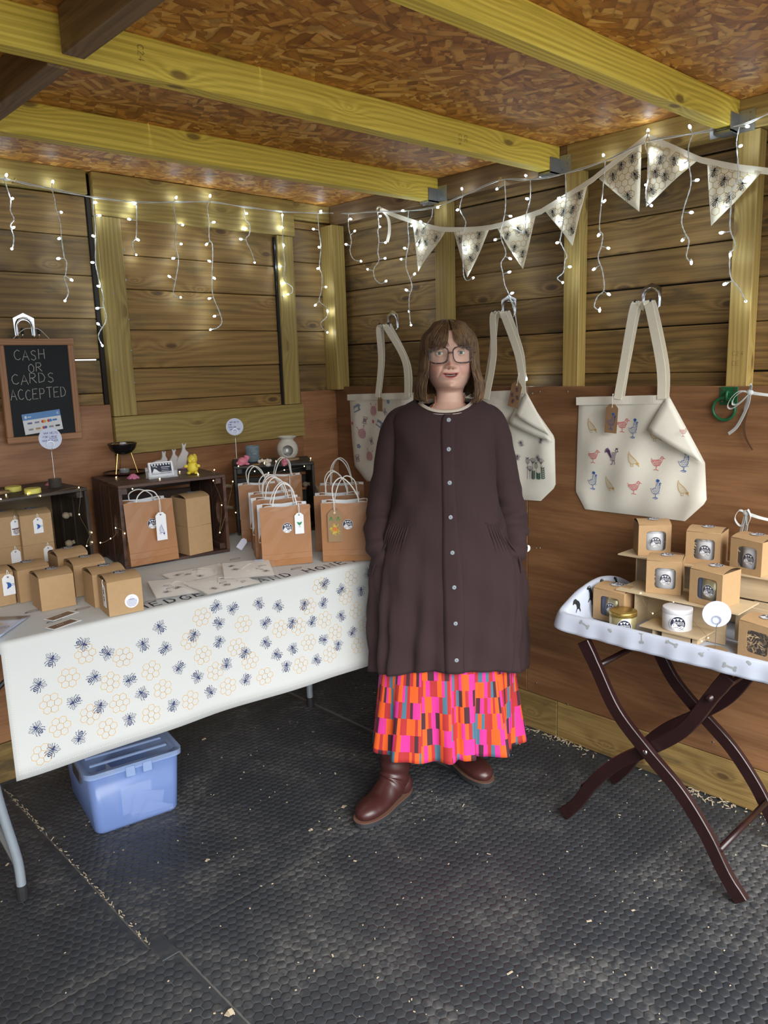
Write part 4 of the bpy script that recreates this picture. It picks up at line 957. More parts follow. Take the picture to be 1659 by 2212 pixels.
M_cer = plain('cream_ceramic', (.62, .59, .52), .18, .03)
b = MB(); n = 48; prof = [(.022, 0), (.034, .006), (.042, .020), (.0445, .036), (.042, .054), (.034, .068), (.027, .075), (.027, .080), (.038, .088), (.0415, .092)]
prof = [(r, z) for r, z in prof]; Z = np.linspace(0, .092, 34); Rr = np.interp(Z, [q[1] for q in prof], [q[0] for q in prof])
vs = []; fs = []; inh = lambda j, k: ((lambda a, z: (a/.62)**2+((z-.034)/.0255)**2 < 1)((((k+.5)/n*2*math.pi+math.pi/2+math.pi) % (2*math.pi))-math.pi, (Z[j]+Z[j+1])/2))
for rr in (0, .0035):
    for j in range(34): vs += [((Rr[j]-rr)*math.cos(2*math.pi*k/n), (Rr[j]-rr)*math.sin(2*math.pi*k/n), Z[j]) for k in range(n)]
for j in range(33):
    for k in range(n):
        if inh(j, k): continue
        l = (k+1) % n; q = 34*n; fs += [(j*n+k, j*n+l, (j+1)*n+l, (j+1)*n+k), (q+j*n+k, q+(j+1)*n+k, q+(j+1)*n+l, q+j*n+l)]
fs += [(33*n+k, 33*n+(k+1) % n, 34*n+33*n+(k+1) % n, 34*n+33*n+k) for k in range(n)]
b.add(vs, fs); b.build('burner_body', M_cer, wb, smooth=True)
rim = []
for k in range(40):
    a = 2*math.pi*k/40; th = .62*math.cos(a); z = .034+.0255*math.sin(a); r = np.interp(z, Z, Rr)-.0015; rim.append((r*math.cos(th-math.pi/2), r*math.sin(th-math.pi/2), z))
MB().tube(rim, .0026, 8, True).build('opening_rim', M_cer, wb, smooth=True)
lath(wb, 'dish', [(.001, .078), (.024, .079), (.036, .088)], M_cer, 36, cap0=False, cap1=False); lath(wb, 'base', [(.022, .0002), (.034, .0062), (.001, .0064)], M_cer, 36)
o = thing('tea_light', 'silver tea light inside the cream ceramic burner', 'candle', T(p.x-.006, p.y-.008, Z3+.0145)); lath(o, 'cup', [(.016, 0), (.016, .012), (.0165, .0125), (.015, .012), (.001, .010)], M_alu)
# ------------------------------------------------------------------ chalkboard and its hook
def wall_hook(label, M, grp='chrome wall hooks'):
    """local x across, z up, faces -y, origin on the wall behind the plate centre"""
    o = thing('wall_hook', label, 'hook', M, grp); mc = plain('chrome', (.72, .73, .75), .16, .05, metal=1) if 'chrome' not in bpy.data.materials else bpy.data.materials['chrome']
    n = 16; outer = [(-.034, -.045), (-.036, .018), (0, .036), (.036, .018), (.034, -.045)]
    ar = [(.0235*math.cos(math.pi*k/n), -.012+.0235*math.sin(math.pi*k/n)) for k in range(n+1)]
    P = [(-.034, -.042), (-.0235, -.042)]+[(x, z) for x, z in ar[::-1]]+[(.0235, -.042), (.034, -.042), (.036, .018), (0, .036), (-.036, .018)]
    b = MB(); b.prism(P, .0, .0025, T(rx=math.pi/2)); b.build('plate', mc, o)
    MB().tube(smoothpath([(-.028, -.004, -.045), (-.0285, -.006, -.012), (-.02, -.007, .010), (0, -.007, .0185), (.02, -.007, .010), (.0285, -.006, -.012), (.028, -.004, -.045)], 6), .0034, 8).build('arch_rod', mc, o, smooth=True)
    for s in (-1, 1):
        h = MB().tube(smoothpath([(s*.028, -.004, -.042), (s*.028, -.012, -.052), (s*.028, -.040, -.055), (s*.028, -.055, -.045), (s*.028, -.057, -.025)], 6), .0036, 8).build('prong', mc, o, smooth=True)
        MB().tube([(s*.028, -.0565, -.040), (s*.028, -.0572, -.022), (s*.028, -.0572, -.018)], [.0052, .0055, .003], 8).build('rubber_tip', M_blackrub, h, smooth=True)
        MB().lathe([(.0045, 0), (.0042, .0018), (.002, .0024)], 10, T(s*.019, -.0025, .012, rx=math.pi/2)).build('screw', M_blackrub, o)
    return o
M_blackrub = plain('black_rubber_tip', (.015, .015, .016), .6)
wall_hook('chrome double hook above the chalkboard', T(1.030, 2.929, 1.650))
M_bframe = wood('chalkboard_frame', (.30, .14, .065), (.46, .24, .125), (.3, .15, .08), rings=120, knots=0, vary=.05, bump=.1)
cbM = T(.910, 2.868, 1.235, ry=math.radians(0), rx=math.radians(1.2)); bw, bh, fw = .263, .360, .0225
cb = thing('chalkboard', 'framed chalkboard with chalked cash or cards accepted', 'chalkboard', cbM)
MB().bb(.01, bw-.01, .006, .014, .01, bh-.01).build('slate', plain('blackboard', (.012, .014, .016), .8, .25, 12), cb)
for x0, x1, z0, z1, ax in ((0, bw, 0, fw, 'x'), (0, bw, bh-fw, bh, 'x'), (0, fw, fw, bh-fw, 'z'), (bw-fw, bw, fw, bh-fw, 'z')): board(cb, M_bframe, x0, x1, 0, .018, z0, z1, ax, .002, 'frame_rail')
M_chalk = plain('chalk', (.42, .42, .38), .95, .3, 400)
fb = lambda u, v: (u, .0052, v)
for t, px0, px1, py, hh in (('CASH', 32, 103, 779, .034), ('OR', 63, 97, 804, .030), ('CARDS', 27, 124, 831, .034), ('ACCEPTED', 25, 149, 866, .036)):
    a = hit(px0, py, cbM); b2 = hit(px1, py, cbM); n = len(t); pitch = (b2.x-a.x)/n; s = hh/6
    for i, c in enumerate(t):
        m = Flat(); jz = random.uniform(-.003, .003)
        for st in STROKE[c]: m.rib([(a.x+i*pitch+q[0]/4*pitch*.80, a.z+jz+.0005*i+q[1]*s) for q in st], .0022, fb)
        m.build('chalk_letter', M_chalk, cb)
a = hit(56, 940, cbM)
MK = T(a.x, .0045, a.z, ry=math.radians(-5)); kc = MB().prism([(0, 0), (.134, 0), (.134, .072), (0, .072)], 0, .001, MK @ T(rx=math.pi/2)).build('payment_card', M_white, cb)
fk = lambda u, v: tuple(MK @ Vector((u, -.0016, v)))
m = Flat(); m.pol([(0, .050), (.134, .050), (.134, .072), (0, .072)], fk); m.build('card_header', plain('card_blue', (.10, .26, .55), .4), kc)
fk2 = lambda u, v: tuple(MK @ Vector((u, -.0021, v)))
m = Flat(); m.pol([(.008, .056), (.015, .056), (.015, .065), (.008, .065)], fk2); m.rib([(.018, .060), (.030, .060)], .003, fk2)
for r in (.003, .006, .009): m.rib([(.118+r*math.cos(q), .061+r*math.sin(q)) for q in (-.7, -.35, 0, .35, .7)], .0012, fk2)
m.build('card_mark', M_white, kc)
for i, (x, z, c) in enumerate(((.022, .038, (.10, .13, .30)), (.047, .038, (.25, .25, .35)), (.110, .038, (.05, .2, .5)), (.022, .016, (.3, .3, .3)), (.047, .016, (.5, .3, .1)), (.094, .016, (.3, .3, .32)), (.117, .016, (.03, .03, .03)))):
    m = Flat(); m.pol([(x-.008, z-.003), (x+.008, z-.003), (x+.008, z+.003), (x-.008, z+.003)], fk2); m.build('card_logo', plain('logo_%d' % i, c, .5), kc)
for x, c1_, c2_ in ((.071, (.6, .05, .03), (.75, .40, .05)), (.092, (.6, .05, .03), (.05, .25, .6)), (.071, (.6, .05, .05), (.05, .12, .4))):
    pass
for x, z, c1_, c2_ in ((.070, .038, (.6, .05, .03), (.75, .40, .05)), (.091, .038, (.6, .05, .03), (.05, .25, .6)), (.070, .016, (.6, .05, .05), (.05, .12, .4))):
    m = Flat(); m.disc(x-.003, z, .0052, fk2, 14); m.build('card_logo', plain('logo_a%.3f%.3f' % (x, z), c1_, .5), kc); m = Flat(); m.disc(x+.004, z, .0052, lambda u, v: tuple(MK @ Vector((u, -.0024, v))), 14); m.build('card_logo', plain('logo_b%.3f%.3f' % (x, z), c2_, .5), kc)
MB().tube(smoothpath([(.055, .012, bh-.004), (.092, .0, bh+.030), (.120, -.002, bh+.0345), (.148, 0, bh+.030), (.185, .012, bh-.004)], 6), .0011, 6).build('hanging_wire', M_cotton, cb)
# ------------------------------------------------------------------ storage box under the table
t = NT('blue_plastic'); MPL = t.out((.24, .36, .74), .22, Alpha=.50, Specular_IOR_Level=.5)
t = NT('clear_blue_lid'); MPLl = t.out((.36, .48, .74), .18, Alpha=.5)
MX = T(.862, 2.318, 0, rz=math.radians(-9.5)); sb = thing('storage_box', 'translucent blue plastic storage box with clip lid under the table', 'storage box', MX)
def tub(w0, d0, w1, d1, h, th, n=5, rr=.028):
    def rect(w, d, z, ox, oy):
        P = []
        for cx, cy, a0 in ((w-rr, rr, -90), (w-rr, d-rr, 0), (rr, d-rr, 90), (rr, rr, 180)):
            for k in range(n): a = math.radians(a0+90*k/(n-1)); P.append((ox+cx+rr*math.cos(a), oy+cy+rr*math.sin(a), z))
        return P
    R = [rect(w0-2*th, d0-2*th, .0, th, th), rect(w0, d0, .008, 0, 0), rect(w1, d1, h, (w0-w1)/2, (d0-d1)/2)]
    R += [rect(w1-2*th, d1-2*th, h, (w0-w1)/2+th, (d0-d1)/2+th), rect(w0-2*th, d0-2*th, .010, th, th)]
    return R
b = MB(); R = tub(.275, .36, .298, .385, .205, .003); k = len(R[0]); b.add([p for r in R for p in r], [(i*k+j, i*k+(j+1) % k, (i+1)*k+(j+1) % k, (i+1)*k+j) for i in range(4) for j in range(k)]+[tuple(range(k-1, -1, -1)), tuple(4*k+j for j in range(k))]); b.build('tub', MPL, sb, smooth=True)
b = MB(); R = tub(.318, .405, .318, .405, .026, .004); k = len(R[0]); b.add([p for r in R[1:3] for p in r], [(j, (j+1) % k, k+(j+1) % k, k+j) for j in range(k)]); 
b.add([(p[0], p[1], .026) for p in R[2]]+[(.159+(p[0]-.159)*.88, .2025+(p[1]-.2025)*.90, .024) for p in R[2]]+[(.159+(p[0]-.159)*.86, .2025+(p[1]-.2025)*.88, .014) for p in R[2]], [(i*k+j, i*k+(j+1) % k, (i+1)*k+(j+1) % k, (i+1)*k+j) for i in range(2) for j in range(k)]+[tuple(2*k+j for j in range(k))])
lid = b.build('lid', MPLl, sb, smooth=True, M=T(-.0215, -.0225, .198))
for i in range(5): MB().box(.159, .08+i*.06, .0175, .255, .012, .007).build('lid_rib', MPLl, lid, bev=.002)
for x in (.10, .155): MB().box(x+.04, -.004, .004, .030, .006, .034).build('clip', MPLl, lid, bev=.002)
MB().box(.1375, .365, .16, .09, .02, .03).build('handle', MPLl, sb, bev=.004); 
b = MB().box(-.010, .15, .165, .012, .10, .045).build('end_handle', plain('dark_handle', (.05, .05, .06), .4), sb, bev=.003)
o = thing('blue_carton', 'blue and white carton inside the plastic storage box', 'carton', MX @ T(.09, .06, .0115, rz=math.radians(6)))
MB().bb(0, .125, 0, .09, 0, .165).build('carton', [plain('carton_blue', (.03, .12, .40), .4)], o, bev=.001); MB().bb(-.0006, 0, .004, .086, .004, .16).build('white_side', M_white, o)
m = Flat(); chick(m, place(lambda u, v: (u, -.0006, v), .06, .125, .012)); m.build('mark', M_white, o)
o = thing('paper_leaflets', 'white paper sheets standing inside the plastic storage box', 'paper', MX @ T(.05, .05, .012, rz=math.radians(-3)))
for k in range(3): MB().box(.10+.02*k, .005-.012*k, .05, .10, .001, .10, T(ry=.25*k)).build('sheet', M_white, o)
# ------------------------------------------------------------------ icicle lights
M_wire = plain('white_cable', (.62, .62, .58), .45, .08, 200)
t = NT('led_white'); M_led = t.out((.9, .95, 1), .3, Emission_Color=(.70, .86, 1.0), Emission_Strength=24.0)
t = NT('led_warm'); M_warm = t.out((1, .9, .6), .3, Emission_Color=(1.0, .78, .38), Emission_Strength=9.0)
t = NT('led_holder'); M_hold = t.out((.75, .78, .8), .3)
def bulb_mesh():
    b = MB(); b.lathe([(.0022, 0), (.0030, .004), (.0030, .007)], 8); b.m = 1
    b.lathe([(.0034, .007), (.0038, .011), (.0032, .015), (.0014, .0172)], 8); return b.mesh('bulb', [M_hold, M_led], True)
ME_bulb = bulb_mesh()
XL, YLt = 2.402, 2.872
def lp(px, py, d=0.0): return at(px, py, 1, YLt-d) if px < 737 else at(px, py, 0, XL-d)
il = thing('icicle_lights', 'white icicle light string hung along both walls under the ceiling', 'string lights')
W = [(-60, 372), (0, 385), (30, 391), (110, 408), (195, 425), (290, 436), (370, 437), (452, 436), (530, 447), (610, 457), (690, 460), (728, 460), (755, 461), (815, 457), (870, 456), (936, 448), (1000, 423), (1080, 389), (1145, 388), (1215, 376), (1305, 348), (1399, 306), (1490, 290), (1600, 270), (1665, 243), (1760, 205)]
P0 = smoothpath([lp(*q) for q in W]+[Vector((2.440, .395, 2.085))], 6)
for k in (0, 1): MB().tube([p+Vector((0, 0, .0022*math.sin(i*.55+k*math.pi))) for i, p in enumerate(P0)], .0016, 6).build('cable', M_wire, il, smooth=True)
S1, S2, S3 = (3.318, 0, 350), (3.318, 450, 400), (3.6867, 900, 400); S4 = (3.687, 1250, 250)
DROPS = [(S1, [(30,130),(75,265),(75,345),(100,410),(75,455),(98,540),(90,620)], [(45,95),(88,262),(95,470),(85,622)]),
 (S1, [(370,190),(390,260),(400,330),(430,430),(440,540),(460,680),(478,720),(470,810),(460,830),(490,930),(465,995)], [(378,142),(438,360),(425,548),(418,692),(512,845),(465,995)]),
 (S1, [(665,260),(670,350),(685,480),(685,700),(700,800),(740,960),(740,1020),(762,1095),(755,1150),(705,1240),(730,1310)], [(682,290),(712,383),(668,530),(662,720),(707,890),(698,1048),(703,1160),(733,1315)]),
 (S1, [(978,275),(980,420),(975,540),(950,580),(965,665)], [(960,300),(925,410),(988,557),(975,665)]),
 (S1, [(1240,290),(1262,440),(1255,580),(1280,700),(1262,830),(1243,930),(1255,965),(1295,970)], [(1262,255),(1308,450),(1297,587),(1242,690),(1213,820),(1295,970)]),
 (S1, [(1497,285),(1485,330),(1497,420),(1500,550),(1522,590),(1525,690),(1520,800),(1525,950),(1575,1080),(1590,1150),(1555,1190),(1510,1200)], [(1505,243),(1532,432),(1480,590),(1500,710),(1535,832),(1500,978),(1537,1105),(1508,1202)]),
 (S2, [(260,155),(262,240),(295,280),(295,350),(270,390),(310,480),(332,550)], [(272,203),(265,310),(233,387),(332,553)]),
 (S2, [(530,185),(535,420),(550,570),(540,650),(550,690),(600,730),(600,770),(572,782)], [(530,215),(530,303),(540,430),(513,582),(545,703),(572,782)]),
 (S2, [(785,200),(792,320),(807,440),(797,580),(815,650),(810,760),(795,830),(850,880),(850,940),(808,985),(815,1020),(853,1055)], [(805,187),(753,315),(793,445),(787,597),(842,730),(767,860),(855,903),(853,1055)]),
 (S2, [(1005,200),(1005,300),(1025,400),(1015,470),(1040,530),(1093,545)], [(1020,243),(1050,328),(988,425),(1093,545)]),
 (S2, [(1212,185),(1222,290),(1215,330),(1222,400),(1215,480),(1222,540),(1185,605),(1195,670),(1235,705),(1272,688)], [(1233,222),(1230,298),(1270,412),(1267,524),(1143,603),(1273,688)]),
 (S2, [(1435,185),(1430,300),(1437,410),(1418,520),(1420,600),(1460,720),(1440,800),(1440,900),(1450,1000)], [(1395,183),(1460,290),(1408,452),(1383,530),(1478,637),(1420,752),(1438,905),(1453,1003)]),
 (S2, [(1608,165),(1600,230),(1570,275),(1540,330),(1500,410)], [(1645,160),(1523,262),(1497,425)]),
 (S3, [(368,80),(345,190),(390,290),(380,350),(365,440),(370,640),(375,720),(400,760),(450,738)], [(360,30),(325,197),(375,497),(450,738)]),
 (S3, [(700,-40),(708,120),(700,235),(670,400),(710,540),(672,620),(685,695),(700,790),(730,860),(755,930),(775,1000)], [(640,30),(748,247),(627,435),(745,585),(738,692),(760,860)]),
 (S3, [(905,-45),(905,110),(870,240),(870,290),(850,375),(780,340)], [(870,-75),(880,108),(865,280),(775,338)]),
 (S3, [(1185,-90),(1190,90),(1180,200),(1150,400),(1145,450),(1195,560),(1180,600),(1170,690),(1120,740),(1160,775)], [(1135,103),(1120,295),(1120,458),(1220,650),(1163,775)]),
 (S4, [(212,355),(195,560),(165,880),(190,950),(180,1040),(155,1130),(190,1240),(202,1385),(150,1440),(125,1520),(165,1550)], [(197,315),(205,680),(160,950),(237,1055),(122,1222),(240,1422),(167,1550)]),
 (S4, [(548,165),(530,240),(555,330),(555,490),(535,600),(540,680),(575,715)], [(553,118),(565,310),(535,552),(578,715)]),
 (S4, [(910,150),(875,250),(880,400),(893,545),(840,730),(820,850),(850,940),(880,1000),(858,1120),(895,1170)], [(885,88),(830,385),(943,513),(898,770),(828,990),(897,1170)]),
 (S4, [(1282,75),(1258,200),(1260,270),(1270,490),(1215,600),(1215,700),(1207,900),(1245,1010),(1235,1060),(1205,1110),(1210,1280),(1280,1380),(1330,1475)], [(1345,85),(1290,240),(1325,520),(1150,725),(1137,932),(1207,1108),(1165,1340),(1330,1478)])]
for (s, ox, oy), path, bulbs in DROPS:
    g = lambda q, d=0.0: lp(ox+q[0]/s, oy+q[1]/s, d)
    onl = (ox+path[0][0]/s) < 737
    P = smoothpath([g(q) for q in path], 7); nrm = Vector((0, -1, 0)) if onl else Vector((-1, 0, 0)); b = MB()
    for k in (0, 1):
        Q = []
        for i, p in enumerate(P):
            tt = (P[min(i+1, len(P)-1)]-P[max(i-1, 0)]).normalized(); sd = tt.cross(nrm); a = i*1.1+k*math.pi; Q.append(p+(sd*math.cos(a)+nrm*math.sin(a))*.0012)
        b.tube(Q, .0012, 5)
    B3 = [(g(q, random.uniform(-.012, .014)), q) for q in bulbs]
    st = []
    for bp, q in B3:
        c = min(P, key=lambda p: (p-bp).length); st.append((c, bp))
        dv = bp-c
        if dv.length > .012: b.tube([c, c+dv*max(0.0, 1-.008/dv.length)], .0014, 5)
    dc = b.build('drop_cord', M_wire, il, smooth=True)
    for c, bp in st:
        dv = bp-c; dv = dv.normalized() if dv.length > .004 else Vector((random.uniform(-.3, .3), 0, -1)).normalized()
        Mx = dv.to_track_quat('Z', 'Y').to_matrix().to_4x4(); Mx.translation = bp-dv*.011; link('bulb', ME_bulb, dc, Mx)
b1 = MB(); pth = smoothpath([at(1112, 672, 0, XL), at(1122, 740, 0, 2.44), at(1132, 790, 0, 2.45), at(1137, 812, 0, 2.44)], 6); b1.tube(pth, .0018, 6); dc = b1.build('drop_cord', M_wire, il, smooth=True)
Mx = Vector((0, 0, -1)).to_track_quat('Z', 'Y').to_matrix().to_4x4(); Mx.translation = pth[-1]; link('bulb', ME_bulb, dc, Mx)
for px, py in ((33, 390), (453, 438), (1080, 387), (1399, 302)):
    p = lp(px, py); n = Vector((0, 1, 0)) if px < 737 else Vector((1, 0, 0)); up = Vector((0, 0, 1)); pts = [p+n*.05, p+n*.006]+[p+n*.001+(n*math.cos(a)*-1+up*math.sin(a))*.008 for a in (math.pi, 2.4, 1.6, .8, 0, -.8, -1.6)]
    h = MB().tube(pts, .0013, 6).build('cup_hook', M_brass, wl if px < 737 else wr, smooth=True)
# ------------------------------------------------------------------ bunting
M_flag = fabric('bunting_cotton', (.80, .71, .52), .05); M_honey2 = plain('bunting_comb_ink', (.47, .27, .055), .7); M_tape = fabric('bunting_tape', (.76, .68, .53), .06)
bu = thing('bunting', 'cream bunting of bee and honeycomb flags strung along the right wall', 'bunting')
XB = 2.418
TP = [(822, 452), (855, 466), (890, 478), (930, 490), (970, 496), (1060, 491), (1157, 461), (1180, 450), (1268, 396), (1295, 376), (1345, 337), (1394, 299), (1402, 297), (1450, 317), (1505, 342), (1530, 349), (1590, 361), (1659, 370), (1760, 385)]
P = smoothpath([at(px, py, 0, XB) for px, py in TP]+[Vector((2.442, .395, 2.06))], 5); b = MB()
vs = []; 
for p in P: vs += [p+Vector((-.0015, 0, .009)), p+Vector((.0015, 0, .009)), p+Vector((.0015, 0, -.009)), p+Vector((-.0015, 0, -.009))]
b.add(vs, [(4*i+j, 4*i+(j+1) % 4, 4*i+4+(j+1) % 4, 4*i+4+j) for i in range(len(P)-1) for j in range(4)]); b.build('tape', M_tape, bu)
b = MB(); k0 = at(820, 452, 0, XB)
for k in range(3): b.tube(smoothpath([k0+Vector((-.004, .012*math.cos(a+k), .010*math.sin(a+k))) for a in (0, 1.3, 2.6, 3.9, 5.2)], 4, True), .0042, 6, True)
b.build('knot', M_tape, bu, smooth=True)
b = MB(); Q = smoothpath([k0, at(838, 470, 0, XB-.005), at(841, 500, 0, XB-.008), at(836, 523, 0, XB-.004)], 5)
vs = []; [vs.extend([p+Vector((0, .008, .002)), p+Vector((.001, -.008, -.002))]) for p in Q]; b.add(vs, [(2*i, 2*i+1, 2*i+3, 2*i+2) for i in range(len(Q)-1)]); b.build('tail', M_tape, bu, solid=.0015)
FL = [((891, 482), (962, 499), (903, 586)), ((980, 500), (1057, 494), (1010, 599)), ((1074, 493), (1157, 464), (1128, 581)), ((1177, 455), (1268, 400), (1237, 531)), ((1293, 386), (1386, 308), (1379, 457)), ((1399, 302), (1505, 346), (1394, 447)), ((1528, 351), (1647, 371), (1537, 488))]
for A, B, C in FL:
    a, b_, c = (at(q[0], q[1], 0, XB) for q in (A, B, C)); e1 = Vector((0, -1, 0)); e2 = Vector((0, 0, 1))
    to2 = lambda p: ((p-a).dot(e1), (p-a).dot(e2)); T3 = [to2(a), to2(b_), to2(c)]
    wv = lambda u, v: .004*math.sin(u*40+A[0])*min(1, -v*10+.3)
    fn3 = lambda o: (lambda u, v: tuple(Vector((XB+.001-wv(u, v)-o, a.y-u, a.z+v))))
    m = MB(); n = 10; idx = {}; vs = []
    for i in range(n+1):
        for j in range(n+1-i):
            s, r = i/n, j/n; u = T3[0][0]*(1-s-r)+T3[1][0]*s+T3[2][0]*r; v = T3[0][1]*(1-s-r)+T3[1][1]*s+T3[2][1]*r; idx[i, j] = len(vs); vs.append(fn3(0)(u, v))
    fs = []
    for i in range(n):
        for j in range(n-i):
            fs.append((idx[i, j], idx[i+1, j], idx[i, j+1]))
            if i+j < n-1: fs.append((idx[i+1, j], idx[i+1, j+1], idx[i, j+1]))
    m.add(vs, fs); fl = m.build('flag', M_flag, bu, smooth=True, solid=.002)
    def ins(u, v, mg):
        ok = True
        for k in range(3):
            x0, y0 = T3[k]; x1, y1 = T3[(k+1) % 3]; x2, y2 = T3[(k+2) % 3]; nx, ny = y1-y0, x0-x1; L = math.hypot(nx, ny); s = ((x2-x0)*nx+(y2-y0)*ny); d = ((u-x0)*nx+(v-y0)*ny)/L*(1 if s > 0 else -1)
            if d < mg: ok = False
        return ok
    m = Flat(); R = .0125
    for i in range(-14, 30):
        for j in range(-16, 6):
            u = math.sqrt(3)*R*(i+j*.5); v = 1.5*R*j-.012
            if ins(u, v, R*.75) and random.random() < .88: m.rib([(u+R*math.cos(math.pi/6+math.pi/3*k), v+R*math.sin(math.pi/6+math.pi/3*k)) for k in range(6)], .0016, fn3(.0016), True)
    m.build('honeycomb_print', M_honey2, fl)
    cx, cy = sum(q[0] for q in T3)/3, sum(q[1] for q in T3)/3; put = []
    for tr in range(300):
        s, r = random.random(), random.random()
        if s+r > 1: continue
        u = T3[0][0]*(1-s-r)+T3[1][0]*s+T3[2][0]*r; v = T3[0][1]*(1-s-r)+T3[1][1]*s+T3[2][1]*r
        if ins(u, v, .016) and all(math.hypot(u-x, v-y) > .036 for x, y in put): put.append((u, v))
        if len(put) == 5: break
    for u, v in put: m = Flat(); bee(m, place(fn3(.0022), u, v, .0165, random.uniform(-.6, .6))); m.build('bee_print', M_blackink, fl)
# ------------------------------------------------------------------ tote bags on hooks
MH = lambda y, z: T(2.4935, y, z, rz=-math.pi/2)
wall_hook('chrome hook holding the sewing print tote', MH(2.557, 1.668)); wall_hook('chrome hook holding the bee and wildflower tote', MH(1.914, 1.682)); wall_hook('chrome hook holding the hen print tote', MH(1.324, 1.672))
def strip(pts, w, wd=Vector((0, 1, 0)), th=.0018, n=6):
    P = smoothpath(pts, n); b = MB(); vs = []
    for i, p in enumerate(P):
        tt = (P[min(i+1, len(P)-1)]-P[max(i-1, 0)]).normalized(); d = (wd-tt*wd.dot(tt)).normalized(); nn = tt.cross(d); ww = w[0]+(w[1]-w[0])*i/(len(P)-1) if hasattr(w, '__len__') else w
        vs += [p+d*ww/2+nn*th/2, p-d*ww/2+nn*th/2, p-d*ww/2-nn*th/2, p+d*ww/2-nn*th/2]
    k = len(P); b.add(vs, [(4*i+j, 4*i+(j+1) % 4, 4*i+4+(j+1) % 4, 4*i+4+j) for i in range(k-1) for j in range(4)]+[(3, 2, 1, 0), (4*k-4, 4*k-3, 4*k-2, 4*k-1)]); return b
def tote(label, left, right, hook, straps, seed, bul=.016):
    o = thing('tote_bag', label, 'tote bag', None, 'canvas tote bags on wall hooks')
    def edge(E, v):
        ys = [e[2] for e in E]
        for i in range(len(E)-1):
            if E[i][2] <= v <= E[i+1][2]: k = (v-E[i][2])/(E[i+1][2]-E[i][2]); return (E[i][0]+(E[i+1][0]-E[i][0])*k, E[i][1]+(E[i+1][1]-E[i][1])*k)
        return E[-1][:2]
    def surf(y, z):
        return 2.424-bul*.55-.0062*math.sin(y*19+seed)*min(1, max(.15, (1.36-z)*4))-.0035*math.sin(y*43+z*15+seed*2)-.004*math.sin(z*23-y*9+seed)
    def fp(u, v, x):
        l, r = edge(left, v), edge(right, v); px, py = l[0]+(r[0]-l[0])*u, l[1]+(r[1]-l[1])*u; p = at(px, py, 0, 2.42)
        return p
    NU, NV = 34, 30; b = MB()
    def F(u, v):
        p = fp(u, v, 0); e = min(1, 9*min(u, 1-u), 9*(1-v)+.0)**.5 if v > .02 else 1; return (2.4325+(surf(p.y, p.z)-2.4325)*max(.12, e), p.y, p.z)
    b.grid(F, NU, NV); b.grid(lambda u, v: (2.4335, fp(1-u, v, 0).y, fp(1-u, v, 0).z), NU, NV); b.build('bag_body', M_canvas, o, smooth=True)
    h = strip([Vector(F(u/8, .0)) + Vector((-.0015, 0, -.014)) for u in range(9)], .028, Vector((0, 0, 1)), .0012, 4); h.build('hem_band', M_canvas, o)
    for P in straps: strip([Vector(q) for q in P], .029, Vector((0, 1, 0)), .0022, 6).build('strap', M_canvas2, o)
    return o, surf
def Pw(px, py, x): p = at(px, py, 0, x); return (p.x, p.y, p.z)
hz = 1.627
# hen tote
t3, s3 = tote('cream canvas tote printed with rows of spotted hens', [(1247, 858, 0), (1240, 1062, .82), (1260, 1101, 1)], [(1440, 853, 0), (1472, 912, .22), (1519, 1000, .55), (1523, 1085, .88), (1476, 1127, 1)], None,
  [[Pw(1334, 862, 2.405), Pw(1345, 800, 2.415), (2.428, 1.352, 1.625), (2.436, 1.340, 1.634), (2.440, 1.324, 1.631)], [Pw(1340, 862, 2.420), Pw(1352, 790, 2.424), (2.446, 1.350, 1.622), (2.452, 1.336, 1.633), (2.452, 1.324, 1.631)],
   [Pw(1429, 862, 2.405), Pw(1427, 790, 2.415), (2.428, 1.296, 1.625), (2.436, 1.308, 1.634), (2.440, 1.324, 1.631)], [Pw(1436, 862, 2.420), Pw(1436, 790, 2.424), (2.446, 1.292, 1.622), (2.452, 1.308, 1.633), (2.452, 1.324, 1.631)]], 1.3)
def flap(o, pts, surf, name='folded_corner', off=.012):
    b = MB(); V = []
    for px, py, d in pts: p = at(px, py, 0, 2.41); V.append((surf(p.y, p.z)-d, p.y, p.z))
    n = 8; vs = []; idx = {}
    for i in range(n+1):
        for j in range(n+1-i):
            s, r = i/n, j/n; q = [V[0][k]*(1-s-r)+V[1][k]*s+V[2][k]*r for k in range(3)]; q[0] -= .006*math.sin(math.pi*s)*math.sin(math.pi*(r+.1)); idx[i, j] = len(vs); vs.append(q)
    fs = []
    for i in range(n):
        for j in range(n-i):
            fs.append((idx[i, j], idx[i+1, j], idx[i, j+1]))
            if i+j < n-1: fs.append((idx[i+1, j], idx[i+1, j+1], idx[i, j+1]))
    b.add(vs, fs); return b.build(name, M_canvas, o, smooth=True, solid=.003)
fl3 = flap(t3, [(1441, 856, .004), (1404, 929, .026), (1518, 1003, .006)], s3)
def wallfn(surf, off): return lambda y, z: (surf(-y, z)-off, -y, z)
for px, py, kind, mt in ((1275, 920, 2, M_ochre), (1342, 918, 1, M_redink), (1366, 927, 0, M_blueink), (1412, 938, 2, M_ochre), (1281, 985, 1, M_redink), (1322, 986, 3, M_purple), (1369, 992, 2, M_ochre), (1417, 1000, 1, M_redink), (1473, 1000, 0, M_blueink), (1276, 1040, 0, M_blueink), (1315, 1046, 2, M_ochre), (1370, 1052, 1, M_redink), (1416, 1058, 0, M_blueink), (1472, 1056, 2, M_ochre)):
    p = at(px, py, 0, 2.41); m = Flat(); hen(m, place(wallfn(s3, .0018), -p.y, p.z, .0275, .0), kind); m.build('hen_print', mt, t3)
